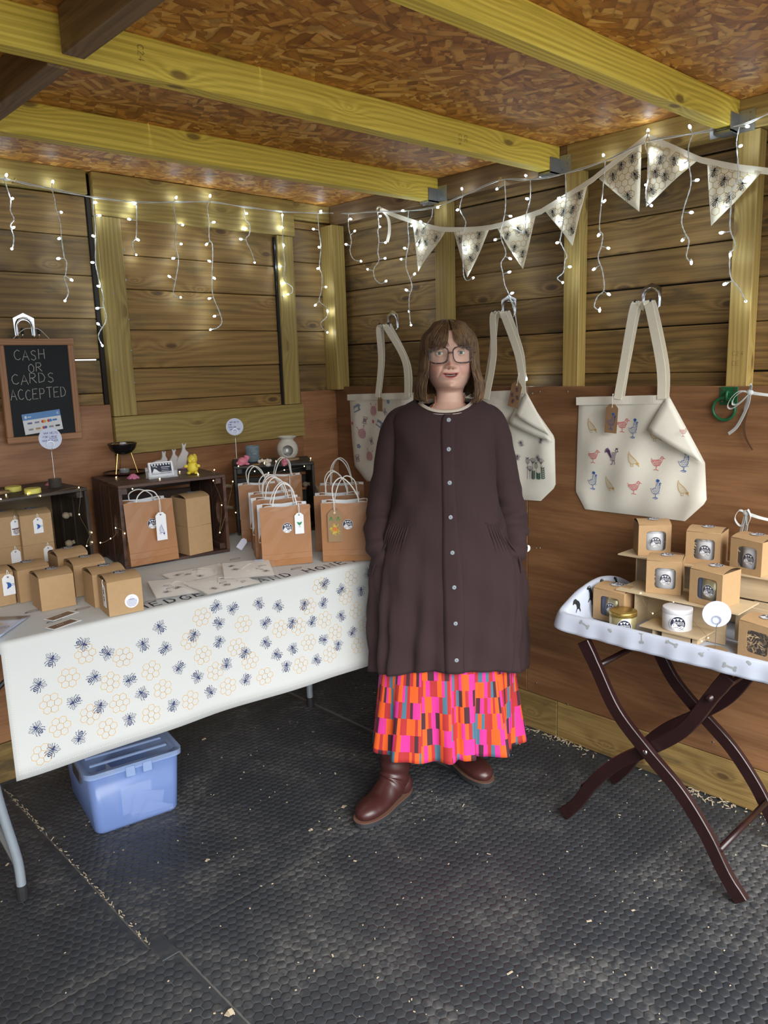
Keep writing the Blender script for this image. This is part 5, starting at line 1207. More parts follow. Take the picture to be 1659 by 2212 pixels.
p = at(1480, 932, 0, 2.395); m = Flat(); hen(m, place(lambda y, z: (2.3835+(-y-1.10)*-.02, -y, z), -p.y, p.z, .017), 1); m.build('hen_print', M_redink, t3)
def tan_tag(o, px, py, x, w, h, a, art):
    p = at(px, py, 0, x); c = w*.28
    return swing_tag(o, T(p.x, p.y, p.z, rz=-math.pi/2) @ T(ry=a), w, h, mat=M_tan, cord=.035, art=art, hole=plain('tag_eyelet', (.55, .40, .22), .7) if 'tag_eyelet' not in bpy.data.materials else bpy.data.materials['tag_eyelet'])
def a3(tg): m = Flat(); hen(m, place(TF, 0, -.060, .024), 0); m.build('hen_print', M_blueink, tg)
tan_tag(t3, 1323, 873, 2.392, .046, .098, math.radians(3), a3)
# bee and flower tote
t2, s2 = tote('cream canvas tote with purple bees and wildflowers behind the woman', [(1003, 848, 0), (1000, 1040, .85), (1016, 1073, 1)], [(1128, 842, 0), (1152, 885, .22), (1194, 945, .50), (1196, 1052, .88), (1164, 1083, 1)], None,
  [[Pw(1050, 862, 2.405), Pw(1066, 770, 2.415), (2.428, 1.942, 1.635), (2.436, 1.930, 1.646), (2.440, 1.914, 1.643)], [Pw(1046, 862, 2.420), Pw(1062, 770, 2.426), (2.446, 1.942, 1.632), (2.452, 1.926, 1.645), (2.452, 1.914, 1.643)],
   [Pw(1130, 850, 2.405), Pw(1120, 770, 2.415), (2.428, 1.886, 1.635), (2.436, 1.898, 1.646), (2.440, 1.914, 1.643)], [Pw(1128, 850, 2.42), Pw(1126, 770, 2.424), (2.446, 1.880, 1.632), (2.452, 1.898, 1.645), (2.452, 1.914, 1.643)]], 3.1)
flap(t2, [(1136, 846, .004), (1122, 896, .030), (1190, 940, .008)], s2); flap(t2, [(1132, 850, .002), (1101, 914, .016), (1194, 956, .004)], s2, 'folded_hem')
for px, py in ((1125, 958), (1167, 952), (1116, 988), (1160, 990)): p = at(px, py, 0, 2.41); m = Flat(); bee(m, place(wallfn(s2, .0018), -p.y, p.z, .0125, random.uniform(-.8, .8))); m.build('bee_print', M_purple, t2)
def umbel(m, fn, x, z, h, s):
    m.rib([(x, z), (x, z+h)], .0014, fn)
    for k in range(-3, 4): a = k*.28; e = (x+s*math.sin(a), z+h+s*math.cos(a)); m.rib([(x, z+h), (x+s*.6*math.sin(a*1.2), z+h+s*.5), e], .0011, fn); m.disc(*e, .0016, fn, 6)
def poppy(m, fn, x, z, h):
    m.rib([(x, z), (x, z+h)], .0014, fn); m.ring(x, z+h+.010, .008, .0016, fn, 12, .010); [m.rib([(x+q, z+h+.002), (x+q, z+h+.018)], .001, fn) for q in (-.003, 0, .003)]; [m.rib([(x, z+h+.019), (x+.009*math.sin(q), z+h+.024)], .0016, fn) for q in (-1, -.4, .4, 1)]
def leafy(m, fn, x, z, h):
    m.rib([(x, z), (x, z+h)], .0013, fn)
    for k in range(6):
        for s in (-1, 1): m.disc(x+s*.005, z+h*(.1+k*.15), .0022, fn, 7, .0055, -s*.8)
for i, (px, f, h, mt) in enumerate(((1135, 'p', .060, M_purple), (1147, 'u', .060, M_purple), (1167, 'u', .058, M_purple), (1140, 'u', .030, M_purple), (1155, 'p', .042, None), (1148, 'l', .036, None), (1160, 'l', .026, None), (1170, 'l', .05, None))):
    p = at(px, 1036, 0, 2.41); fn = wallfn(s2, .0018); m = Flat()
    {'p': lambda: poppy(m, fn, -p.y, p.z, h), 'u': lambda: umbel(m, fn, -p.y, p.z, h, .020), 'l': lambda: leafy(m, fn, -p.y, p.z, h)}[f]()
    m.build('flower_print', mt or plain('dark_green_ink', (.04, .11, .075), .7), t2)
def a2(tg):
    for x, z in ((.004, -.026), (-.012, -.050), (.013, -.055), (-.004, -.072)): m = Flat(); bee(m, place(TF, x, z, .010, random.uniform(-.5, .5))); m.build('bee_print', M_purple, tg)
tan_tag(t2, 1118, 826, 2.386, .048, .095, math.radians(14), a2)
# sewing tote
t1, s1 = tote('cream canvas tote with sewing machine, yarn and spool prints in the corner', [(751, 852, 0), (757, 950, .5), (763, 1008, .80), (789, 1041, 1)], [(889, 848, 0), (884, 1000, .85), (872, 1030, 1)], None,
  [[Pw(815, 858, 2.405), Pw(822, 780, 2.415), (2.428, 2.585, 1.622), (2.436, 2.573, 1.632), (2.440, 2.557, 1.629)], [Pw(818, 858, 2.42), Pw(826, 780, 2.424), (2.446, 2.583, 1.620), (2.452, 2.570, 1.631), (2.452, 2.557, 1.629)],
   [Pw(879, 858, 2.405), Pw(874, 780, 2.415), (2.428, 2.529, 1.622), (2.436, 2.541, 1.632), (2.440, 2.557, 1.629)], [Pw(884, 858, 2.42), Pw(882, 790, 2.422), (2.446, 2.525, 1.62), (2.452, 2.541, 1.631), (2.452, 2.557, 1.629)]], 5.0)
M_bluegrey = plain('blue_grey_ink', (.19, .25, .33), .7); M_pinkink = plain('pink_ink', (.52, .13, .23), .7); M_plum = plain('plum_ink', (.16, .085, .14), .7)
def yarn(m, fn):
    m.ring(0, 0, 1, .08, fn, 20)
    for k in range(-4, 5): m.rib([(-.9*math.cos(k*.2), k*.2), (0, k*.2+.1), (.9*math.cos(k*.2), k*.2)], .06, fn); m.rib([(k*.2, -.85*math.cos(k*.2)), (k*.2+.08, 0), (k*.2, .85*math.cos(k*.2))], .05, fn)
    for s in (-1, 1): m.rib([(s*.5, .8), (s*.9, 1.5)], .09, fn); m.disc(s*.93, 1.55, .14, fn, 8)
def spool(m, fn):
    m.rib([(-.6, .8), (.6, .8), (.6, .6), (.42, .5), (.42, -.5), (.6, -.6), (.6, -.8), (-.6, -.8), (-.6, -.6), (-.42, -.5), (-.42, .5), (-.6, .6)], .1, fn, True)
    for k in range(9): m.rib([(-.42, -.45+k*.1), (.42, -.38+k*.1)], .055, fn)
    m.rib([(.42, .3), (.8, .5), (.7, .95)], .07, fn)
def flower(m, fn): [m.disc(.55*math.cos(a*1.2566), .55*math.sin(a*1.2566), .42, fn, 9) for a in range(5)]
def machine(m, fn): m.pol([(-1, -.7), (1, -.7), (1, -.4), (-1, -.4)], fn); m.pol([(.45, -.4), (.9, -.4), (.9, .6), (.45, .6)], fn); m.pol([(-.9, .25), (.9, .25), (.9, .75), (-.9, .75)], fn); m.pol([(-.9, .25), (-.6, .25), (-.65, -.1), (-.8, -.1)], fn); m.disc(1.02, .3, .22, fn, 10); m.rib([(.2, .75), (.2, 1.0)], .12, fn)
for px, py, f, mt, s, a in ((770, 882, machine, M_bluegrey, .022, .35), (803, 888, yarn, M_pinkink, .021, 0), (786, 908, spool, M_plum, .019, -.2), (763, 914, flower, M_pinkink, .009, 0), (804, 911, flower, M_pinkink, .009, .3), (837, 868, flower, M_bluegrey, .010, 0), (781, 937, yarn, M_pinkink, .022, .2), (801, 953, spool, M_plum, .018, .3), (773, 964, flower, M_bluegrey, .012, 0), (795, 986, yarn, M_pinkink, .020, -.2), (770, 990, spool, M_plum, .019, .2), (818, 916, machine, M_bluegrey, .020, -.5), (829, 890, spool, M_plum, .016, .6)):
    p = at(px, py, 0, 2.41); m = Flat(); f(m, place(wallfn(s1, .0018), -p.y, p.z, s, a)); m.build('sewing_print', mt, t1)
tan_tag(t1, 821, 858, 2.388, .030, .062, math.radians(2), None)
# ------------------------------------------------------------------ tether ring, ties
M_green = plain('green_paint', (.012, .10, .035), .35, .1)
p = at(1575, 855, 0, 2.434); o = thing('tether_ring', 'green painted tether ring on a square plate', 'ring', T(2.4345, p.y, p.z, rz=-math.pi/2))
MB().box(0, -.002, 0, .055, .004, .055).build('plate', M_green, o, bev=.001)
MB().tube(smoothpath([(0, -.004, .010), (0, -.016, .012), (0, -.020, 0), (0, -.016, -.012), (0, -.004, -.012)], 5), .0042, 8).build('staple', M_green, o, smooth=True)
R = MB(); R.tube([(.034*math.cos(a)-.010, -.011-.004*math.sin(a), -.040+.034*math.sin(a)) for a in [k*math.pi/16 for k in range(32)]], .0048, 10, True); R.build('ring', M_green, o, smooth=True)
for x in (-.018, .018):
    for z in (-.018, .018): MB().lathe([(.0038, 0), (.0035, .0015)], 10, T(x, -.004, z, rx=math.pi/2)).build('bolt', M_steel, o)
def ribbon_bow(label, K, loops, tails):
    o = thing('ribbon_tie', label, 'ribbon', None, 'white cotton ties at the right edge'); k = Vector(K)
    for L in loops: strip([k+Vector(q) for q in L], .011, Vector((1, .2, .3)), .0012, 6).build('loop', M_cloth, o)
    for L in tails: strip([k+Vector(q) for q in L], .010, Vector((.3, .6, .6)), .0012, 6).build('tail', M_cloth, o)
    MB().ball(k.x, k.y, k.z, .008, .011, .009, 10, 8).build('knot', M_cloth, o, smooth=True)
K1 = at(1620, 848, 0, 2.405)
ribbon_bow('white cotton tie knotted in a bow beside the green ring', K1, [[(0, 0, 0), (-.004, .030, .004), (-.006, .052, -.016), (-.004, .062, -.040), (-.004, .050, -.048), (-.003, .020, -.026), (0, 0, 0)], [(0, 0, 0), (-.004, .02, .004), (-.008, .040, -.012), (-.006, .048, -.034), (-.005, .03, -.032), (0, 0, 0)]],
  [[(0, 0, 0), (-.004, .004, -.04), (-.004, .030, -.10), (-.002, .056, -.125)], [(0, 0, 0), (-.004, -.004, .02), (-.004, .0, .024)], [(0, 0, 0), (.002, -.04, -.006), (.029, -.14, -.018)], [(0, 0, 0), (.003, .008, -.03), (-.002, .010, -.052)]])
K2 = at(1612, 1108, 0, 2.37)
ribbon_bow('white cotton tie looped above the window boxes', K2, [[(0, 0, 0), (-.004, .020, .006), (-.006, .030, -.020), (-.004, .016, -.040), (-.003, .002, -.030), (0, 0, 0)], [(0, 0, 0), (-.004, -.006, .010), (-.006, -.016, -.01), (-.004, -.006, -.034), (0, 0, 0)]],
  [[(0, 0, 0), (-.002, .006, -.03), (-.002, .012, -.062)], [(0, 0, 0), (-.002, -.004, -.03), (-.002, -.002, -.062)], [(0, 0, 0), (.002, -.05, -.012), (.064, -.15, -.036)]])
o = thing('brown_strip', 'narrow curved brown strip hanging below the white bow', 'strip'); strip([Pw(1614, 880, 2.425), Pw(1607, 915, 2.42), Pw(1611, 945, 2.418), Pw(1626, 972, 2.424)], (.013, .004), Vector((0, 1, 0)), .003, 6).build('strip', plain('strip_brown', (.10, .045, .018), .5), o)  # narrow brown curved strip below the knot
# ------------------------------------------------------------------ butler's tray stand
M_mah = plain('dark_mahogany', (.022, .008, .008), .30, .3, 20)
XF, XK = 1.965, 2.285; TYa, TYb = .585, 1.318; TZ = .652
st = thing('tray_stand', 'dark mahogany folding tray stand with curved crossed legs', 'table', T(2.12, .96, 0)); OF = Vector((2.12, .96, 0))
def curve_leg(pts, x, w=.038, th=.021):
    P = smoothpath([Vector((x, p[0], p[1]))-OF for p in pts], 6); b = MB(); vs = []
    for i, p in enumerate(P):
        tt = (P[min(i+1, len(P)-1)]-P[max(i-1, 0)]).normalized(); n = Vector((0, -tt.z, tt.y)); ww = w*(1.0 if 4 < i < len(P)-4 else 1.06)
        vs += [p+n*ww/2+Vector((-th/2, 0, 0)), p-n*ww/2+Vector((-th/2, 0, 0)), p-n*ww/2+Vector((th/2, 0, 0)), p+n*ww/2+Vector((th/2, 0, 0))]
    k = len(P); b.add(vs, [(4*i+j, 4*i+4+j, 4*i+4+(j+1) % 4, 4*i+(j+1) % 4) for i in range(k-1) for j in range(4)]+[(0, 1, 2, 3), (4*k-1, 4*k-2, 4*k-3, 4*k-4)]); return b.build('leg', M_mah, st, bev=.002, ang=50)
LA = [(at(px, py, 0, XF).y, at(px, py, 0, XF).z) for px, py in ((1262, 1372), (1288, 1440), (1332, 1535), (1397, 1622), (1468, 1708), (1525, 1800), (1566, 1885))]+[(.722, .012)]
LA[0] = (LA[0][0], .630)
yc = 2*LA[3][0]
LB = [(yc-y, z) for y, z in LA]
curve_leg(LA, XF); curve_leg(LB, XF+.024); curve_leg(LA, XK+.024); curve_leg(LB, XK)
def dowel(y, z, x0=XF, x1=XK, r=.009): MB().tube([Vector((x0, y, z))-OF, Vector((x1, y, z))-OF], r, 12).build('stretcher', M_mah, st, smooth=True)
dowel(.790, .135); dowel(yc-.790, .135, XF+.024, XK); dowel(LA[1][0], LA[1][1]); dowel(yc-LA[1][0], LA[1][1])
for x in (XF-.011, XK+.040): MB().ball(0, 0, 0, .004, .008, .008, 12, 8, T(x-OF.x, LA[3][0]-OF.y, LA[3][1])).build('bolt', M_steel, st, smooth=True)
tr = thing('serving_tray', 'wooden serving tray lined with the dog print cloth on the folding stand', 'tray', T(2.12, .96, TZ-.012)); M_try = M_mah
X0, X1 = 1.972-2.12, 2.365-2.12; Y0, Y1 = TYa-.96, TYb-.96
MB().bb(X0, X1, Y0, Y1, 0, .010).build('tray_base', M_try, tr, bev=.002)
for a in ((X0, X0+.012, Y0, Y1), (X1-.012, X1, Y0, Y1), (X0+.012, X1-.012, Y0, Y0+.012), (X0+.012, X1-.012, Y1-.012, Y1)): MB().bb(*a, .010, .050).build('tray_rim', M_try, tr, bev=.002)
# cloth over the tray: goes up the inside of the rim, over it and down outside
M_tea = fabric('tea_towel', (.47, .51, .61), .03); tc = thing('tray_cloth', 'white cotton cloth printed with bones and dogs draped over the tray', 'cloth')
zt = TZ+.046; XE, RC = 1.966, .028
L1 = TYb-RC-TYa; L2 = math.pi/2*RC; L3 = 2.37-XE-RC
PR = [(-.040, TZ+.0022), (-.030, TZ+.004), (-.0215, TZ+.012), (-.0185, TZ+.030), (-.014, zt), (-.004, zt+.0035), (.006, zt+.001), (.0105, zt-.014), (.0125, zt-.032), (.0135, zt-.050)]
def tcl(s, v, off=0.0):
    """s along the rim (front, corner, left end), v across it from inside to the hanging hem"""
    if s < L1: c, n = Vector((XE, TYa+s, 0)), Vector((-1, 0, 0))
    elif s < L1+L2: a = (s-L1)/RC; c, n = Vector((XE+RC-RC*math.cos(a), TYb-RC+RC*math.sin(a), 0)), Vector((-math.cos(a), math.sin(a), 0))
    else: c, n = Vector((XE+RC+s-L1-L2, TYb, 0)), Vector((0, 1, 0))
    k = v*(len(PR)-1); i = min(int(k), len(PR)-2); q = k-i; o = PR[i][0]+(PR[i+1][0]-PR[i][0])*q; z = PR[i][1]+(PR[i+1][1]-PR[i][1])*q
    w = max(0, (v-.55)/.45); cor = math.exp(-((s-L1-L2*.6)/.030)**2); end = max(0, min(1, (s-L1-L2*.5)/.05))
    o += w*(.0022*math.sin(s*41)+.0016*math.sin(s*93))+cor*w*.016+end*w*.006*math.sin(s*26); hi = .062*math.sin(math.pi*min(1, max(0, (s-L1-L2*.7)/(L3+.03))))**.8; z += cor*w*.006+hi*min(1, max(0, (v-.12)/.3))+.0015*math.sin(s*9)*w
    p = c+n*(o+off); return (p.x, p.y, z)
LT = L1+L2+L3
b = MB(); b.grid(lambda u, v: tcl(LT*u, v), 130, 24); b.build('rim_cloth', M_tea, tc, smooth=True, solid=.0012)
b = MB(); b.bb(XE+.03, 2.352, TYa+.015, TYb-.03, TZ-.0006, TZ+.0016); b.build('base_cloth', M_tea, tc)
M_bone = plain('grey_bone_ink', (.30, .31, .32), .8)
def bone(m, fn):
    m.pol([(-.75, -.14), (.75, -.14), (.75, .14), (-.75, .14)], fn)
    for sx in (-1, 1): m.disc(sx*.85, .2, .24, fn, 10); m.disc(sx*.85, -.2, .24, fn, 10)
def tpr(off): return lambda u, v: tcl(u, min(1, max(.6, .667+.333*(zt+.001-v)/.051)), off)
for px, py, a in ((1262, 1350, .35), (1322, 1356, -1.0), (1384, 1378, 1.4), (1450, 1391, .2), (1520, 1408, -1.05), (1577, 1442, .15), (1625, 1427, -.9)):
    p = at(px, py, 0, 1.953); m = Flat(); bone(m, place(tpr(.0016), p.y-TYa, p.z, .0165, a, -1)); m.build('bone_print', M_bone, tc)
def dog(m, fn): 
    m.pol([(-.2, 1), (.1, 1.05), (.3, .8), (.28, .3), (.42, -.1), (.38, -.5), (.15, -.75), (.1, -1.1), (-.05, -1.15), (-.05, -.7), (-.3, -.45), (-.7, -.55), (-.75, -.45), (-.3, -.3), (-.15, .1), (-.25, .5), (-.5, .62), (-.5, .8)], fn)
for s0, v0, sz, a in ((L1+L2+.045, .36, .026, .5), (L1+L2+.12, .36, .026, .2), (L1+L2+.20, .36, .026, .4), (L1+L2+.28, .36, .024, .2)):
    m = Flat(); dog(m, place(lambda u, v: (lambda q: (q[0], q[1]-.0016, q[2]+.0012))(tcl(u, min(.6, max(.1, v0+v*4.2)), 0)), s0, 0, sz, a)); m.build('dog_print', M_blackink, tc)
for x, y in ((2.06, 1.02), (2.10, .95), (2.05, .78)): m = Flat(); bone(m, place(lambda u, v: (u, v, TZ+.0032), x, y, .015, 1.0)); m.build('bone_print', M_bone, tc)
# plywood riser
M_birch = ply_mat('birch_ply', (.50, .38, .23), (.62, .49, .32), (.42, .31, .18)); ZB = TZ+.004
rs = thing('display_riser', 'pale plywood stepped display riser carrying the window boxes', 'riser', T(2.2, .96, ZB)); e = .004
def rb(x0, x1, y0, y1, z0, z1, n='panel'): MB().bb(x0-2.2, x1-2.2, y0-.96, y1-.96, z0-ZB, z1-ZB).build(n, M_birch, rs)
rb(2.035, 2.135, .905, 1.085, .690, .694, 'shelf'); rb(2.045, 2.049, .915, 1.02, ZB, .690); rb(2.045, 2.13, 1.045, 1.049, ZB, .690); rb(2.045, 2.13, .93, .934, ZB, .690)
rb(2.105, 2.245, .83, 1.205, .762, .766, 'shelf'); rb(2.135, 2.139, .875, .985, ZB, .762); rb(2.198, 2.202, .62, .875, ZB, .762); rb(2.125, 2.240, 1.148, 1.152, ZB, .762); rb(2.2, 2.204, .985, 1.148, ZB, .762)
rb(2.235, 2.365, .60, 1.275, .838, .842, 'shelf'); rb(2.262, 2.266, .62, .90, .766, .838); rb(2.25, 2.36, 1.215, 1.219, ZB, .838); rb(2.25, 2.36, .62, .624, ZB, .838); rb(2.262, 2.266, .60, .85, ZB, .762); rb(2.346, 2.35, .624, 1.215, ZB, .838)
# window boxes with tins inside
M_tinw = plain('white_tin', (.66, .65, .67), .35, .03); M_ting = plain('gold_tin', (.62, .55, .30), .30, .06, metal=.7); M_tinlid = plain('gold_lid', (.52, .36, .10), .28, .08, metal=.85)
M_straw = plain('shredded_paper', (.55, .38, .18), .8, .35, 80); M_win = film('window_film', (.5, .52, .55), .05)
def tin(o, M, r, h, body, lid, wick=False):
    a = MB().lathe([(r, 0), (r, h*.78)], 32, M).build('tin', body, o, smooth=True, bev=.0008); MB().lathe([(r*1.02, h*.78), (r*1.02, h*.97), (r*.98, h), (.001, h*.985)], 32, M, cap0=True).build('tin_lid', lid, o, smooth=True, bev=.0006)
    sticker(o, M @ T(0, -r*1.003, h*.40) @ T(rx=math.pi/2), r*.52)
def wbox(label, x, y, z, ang, fill='white', w=.100, d=.095, h=.100, shred=.6):
    o = kraft_box(label, T(x, y, z, rz=math.radians(ang)), w, d, h, 'kraft candle boxes with windows', window=1, bulge=.010, name='window_box')
    MB().bb(w*.24, w*.83, .0016, .0020, h*.17, h*.81).build('window_film', M_win, o)
    if fill in ('white', 'gold'):
        tin(o, T(w*.54, d*.44, .014), .034, .072, M_tinw if fill == 'white' else M_ting, M_tinw if fill == 'white' else M_tinlid)
        n = int(40*shred)
    else: n = 110
    b = MB()
    for k in range(n):
        if fill == 'shred': q = (random.uniform(.12, .9)*w, random.uniform(.05, .25)*d, random.uniform(.15, .85)*h)
        else: q = (random.choice((random.uniform(.2, .9), random.uniform(.15, .3), random.uniform(.8, .92)))*w, random.uniform(.04, .4)*d, random.choice((random.uniform(.74, .8), random.uniform(.02, .74)))*h); q = q if (q[2] > .74*h or q[0] < .22*w or q[0] > .86*w) else (random.choice((.17, .9))*w, q[1], q[2])
        l = random.uniform(.008, .018); a = random.uniform(-1.2, 1.2); c = random.uniform(-.5, .5)
        b.box(0, 0, 0, l, .0005, .0025, T(*q, ry=a, rz=c))
    s = b.build('shredded_paper', M_straw, o); s['kind'] = 'stuff'
    if fill == 'gold': MB().box(w*.30, d*.28, .046, .030, .002, .088, T(0)).build('blue_tissue', plain('blue_tissue', (.10, .16, .42), .6) if 'blue_tissue' not in bpy.data.materials else bpy.data.materials['blue_tissue'], o)
    return o
wbox('kraft window box with a white tin at the top left of the riser', 2.249, 1.212, .8425, -52)
wbox('kraft window box with a white tin at the top middle of the riser', 2.258, 1.060, .8425, -80, shred=1.2)
wbox('kraft window box with a white tin cut by the right picture edge', 2.258, .925, .8425, -102)
wbox('kraft window box with a white tin and gold shred on the middle shelf', 2.128, 1.118, .7665, -70, shred=1.0)
wbox('kraft window box with a gold tin and blue tissue on the middle shelf', 2.122, .980, .7665, -97, 'gold', shred=.1)
wbox('kraft window box with a gold tin at the left end of the tray', 2.100, 1.280, ZB+.0005, -91, 'gold', shred=.1, w=.108)
wbox('kraft window box filled with shredded paper at the right edge of the tray', 2.085, .820, ZB+.0005, -99, 'shred')
o = thing('candle_tin', 'gold candle tin with brown lid on the tray cloth', 'candle tin', T(2.052, 1.148, ZB+.0005, rz=math.radians(-55))); tin(o, Matrix(), .040, .066, M_ting, M_tinlid)
o = thing('candle_tin', 'white candle tin on the lowest riser step', 'candle tin', T(2.083, .994, .6945, rz=math.radians(-62))); tin(o, Matrix(), .041, .064, M_tinw, M_tinw)
p = at(1560, 1396, 2, ZB); card_sign('blank lilac round sign on a wire stem with a wood slice base', Vector((2.052, .868, ZB)), math.radians(-58), [], disc=.037, stem=.080, base=(.034, .013), blank=True, lift=.012, bmat=plain('slice_bark', (.20, .13, .08), .9, .3, 80))
# ------------------------------------------------------------------ warm micro lights
b0 = MB(); b0.ball(0, 0, 0, .0015, .0015, .0021, 8, 6); ME_w = b0.mesh('bulb', M_warm, True); M_cop = plain('copper_wire', (.35, .25, .13), .35, metal=.8)
def micro(label, pts):
    o = thing('wire_lights', label, 'string lights', None, 'warm micro lights on copper wire'); P = [Vector(p) for p in pts]; Q = []
    for i in range(len(P)-1):
        Q += [P[i], (P[i]+P[i+1])/2+Vector((random.uniform(-.008, .008), random.uniform(-.004, .004), random.uniform(-.010, .006)))]
    Q.append(P[-1]); MB().tube(smoothpath(Q, 5), .00045, 4).build('wire', M_cop, o, smooth=True)
    for p in P: link('bulb', ME_w, o, T(p.x, p.y, p.z))
def front(px, py, M, off=-.004): q = hit(px, py, M); return tuple(M @ Vector((q.x, off, q.z)))
micro('warm wire lights trailing over the dark crate', [tuple(at(px, py, 2, Z1+.003)) for px, py in ((2, 1078), (13, 1069), (60, 1067), (112, 1052))]+[front(px, py, MC1) for px, py in ((86, 1071), (169, 1053), (170, 1111), (198, 1171), (186, 1179), (197, 1150))])
micro('warm wire lights trailing over the reddish crate', [front(px, py, MC2) for px, py in ((216, 1172), (238, 1163), (249, 1140), (269, 1152))]+[tuple(at(px, py, 2, Z2+.003)) for px, py in ((251, 1031), (286, 1056), (345, 1034), (388, 1019), (428, 1024), (463, 1015))]+[front(px, py, MC2) for px, py in ((460, 1038), (478, 1091), (474, 1150), (502, 1040))])
micro('warm wire lights trailing over the black crate', [tuple(at(px, py, 2, Z3+.003)) for px, py in ((515, 1007), (550, 1018), (571, 1000), (596, 996), (632, 990), (671, 990))]+[front(px, py, MC3) for px, py in ((657, 1007), (614, 1015), (580, 1021), (530, 1080), (509, 1107), (505, 1170))])
micro('warm wire lights threaded through the plywood riser', [Pw(1384, 1281, 2.11), Pw(1410, 1325, 2.10), Pw(1455, 1300, 2.19), Pw(1530, 1378, 2.03), Pw(1516, 1385, 2.03)])
# ------------------------------------------------------------------ the woman
MP = T(1.8541, 1.6806, 0, rz=math.atan2(-.717, .697))
pe = thing('person', 'woman in glasses, long plum brown button coat, patchwork skirt and boots, hands in pockets', 'person', MP)
HX, HY = .018, -.012
M_rose = plain('rose_gold', (.62, .30, .17), .3, .1, metal=.9)
def ip(x, tab): return float(np.interp(x, [t_[0] for t_ in tab][::-1] if tab[0][0] > tab[-1][0] else [t_[0] for t_ in tab], [t_[1] for t_ in tab][::-1] if tab[0][0] > tab[-1][0] else [t_[1] for t_ in tab]))
TA_ = [(1.588, .004), (1.583, .030), (1.575, .046), (1.56, .061), (1.54, .070), (1.52, .0735), (1.49, .0735), (1.46, .0720), (1.44, .0695), (1.42, .0635), (1.405, .0560), (1.393, .0470), (1.383, .0425), (1.370, .0420), (1.345, .0470), (1.330, .066), (1.315, .100), (1.300, .130), (1.28, .148), (1.2, .15), (.95, .15), (.90, .14)]
TF_ = [(1.588, .004), (1.583, .034), (1.575, .053), (1.56, .073), (1.54, .084), (1.52, .089), (1.50, .0905), (1.47, .090), (1.45, .0895), (1.43, .0895), (1.41, .0890), (1.397, .0860), (1.391, .077), (1.386, .054), (1.378, .036), (1.35, .038), (1.33, .052), (1.31, .066), (1.28, .085), (1.2, .10), (.95, .11), (.9, .10)]
TB_ = [(1.588, .004), (1.583, .036), (1.575, .055), (1.56, .074), (1.54, .088), (1.51, .096), (1.48, .096), (1.44, .086), (1.41, .072), (1.38, .064), (1.35, .064), (1.32, .078), (1.28, .09), (1.2, .10), (.95, .11), (.9, .10)]
def gs(d, s): return math.exp(-(d/s)**2)
def face(x, z):
    """forward displacement of the face, x from the face's midline"""
    ax = abs(x); d = 0.0
    d += .0035*gs(z-1.5165, .008)*gs(ax-.026, .024) - .0105*gs(ax-.0325, .0155)*gs(z-1.498, .0105) - .004*gs(x, .008)*gs(z-1.505, .008)
    if 1.444 < z < 1.512:
        k = (1.507-z)/(1.507-1.4605); h = .0045+.0195*max(0, min(1, k))**1.35
        if z < 1.4605: h *= max(0, 1-((1.4605-z)/.0125)**1.6)
        d += h*gs(x, .0068+.0035*max(0, min(1, k)))
    d += .0105*gs(ax-.0130, .0056)*gs(z-1.4575, .0056)+.004*gs(x, .009)*gs(z-1.4625, .006)-.007*gs(ax-.0068, .0030)*gs(z-1.4500, .0028)
    d += .0058*gs(ax-.040, .019)*gs(z-1.452, .020) + .0045*gs(x, .030)*gs(z-1.431, .019)
    lipw = max(0.0, 1-(ax/.0255)**2.2); zc = 1.4295+11.0*ax*ax
    d += .0026*lipw*gs(z-(zc+.0052-.0012*gs(x, .004)), .0034) + .0034*lipw*gs(z-(zc-.0062), .0042)
    d -= .0095*max(0.0, 1-(ax/.0205)**3)*gs(z-(zc-.0004), .0038)
    d -= .0035*gs(x, .020)*gs(z-1.4135, .005); d += .0095*gs(x, .017)*gs(z-1.400, .010)
    d -= .0036*gs(ax-(.0255+(1.452-z)*.42), .0035)*(1 if 1.425 < z < 1.458 else 0)
    return d
zr = list(np.linspace(.90, 1.27, 8))+list(np.linspace(1.28, 1.378, 22))+list(np.linspace(1.381, 1.52, 96))+list(np.linspace(1.523, 1.588, 26))
NT_ = 150; b = MB(); vs = []
for z in zr:
    a, f, bk = ip(z, TA_), ip(z, TF_), ip(z, TB_)
    hx = HX if z > 1.36 else HX*max(0, (z-1.25)/.11); hy = HY if z > 1.36 else HY*max(0, (z-1.25)/.11)
    for k in range(NT_):
        th = 2*math.pi*k/NT_; th = th+.30*math.sin(2*th)*.35; s, c = math.sin(th), math.cos(th)
        e = 2/float(np.interp(z, [1.37, 1.385, 1.40, 1.42, 1.45], [2.2, 1.75, 1.72, 1.9, 2.25])); x = a*math.copysign(abs(s)**e, s); y = -(f if c > 0 else bk)*math.copysign(abs(c)**e, c)
        if c > 0 and z > 1.37: y -= face(x, z)*min(1, c*2.2)*min(1, max(0, (z-1.376)/.012))
        vs.append((hx+x, hy+y, z))
n = NT_; b.add(vs, [(j*n+k, j*n+(k+1) % n, (j+1)*n+(k+1) % n, (j+1)*n+k) for j in range(len(zr)-1) for k in range(n)]+[tuple(range(n-1, -1, -1)), tuple((len(zr)-1)*n+k for k in range(n))])
t = NT('skin'); o = t.n('TexCoord').outputs['Object']; sp = t.n('SeparateXYZ', {0: o}); X, Y, Z_ = sp.outputs
dx = t.math('ABSOLUTE', t.math('SUBTRACT', X, HX)); frontm = t.smooth(Y, -.055, -.075)
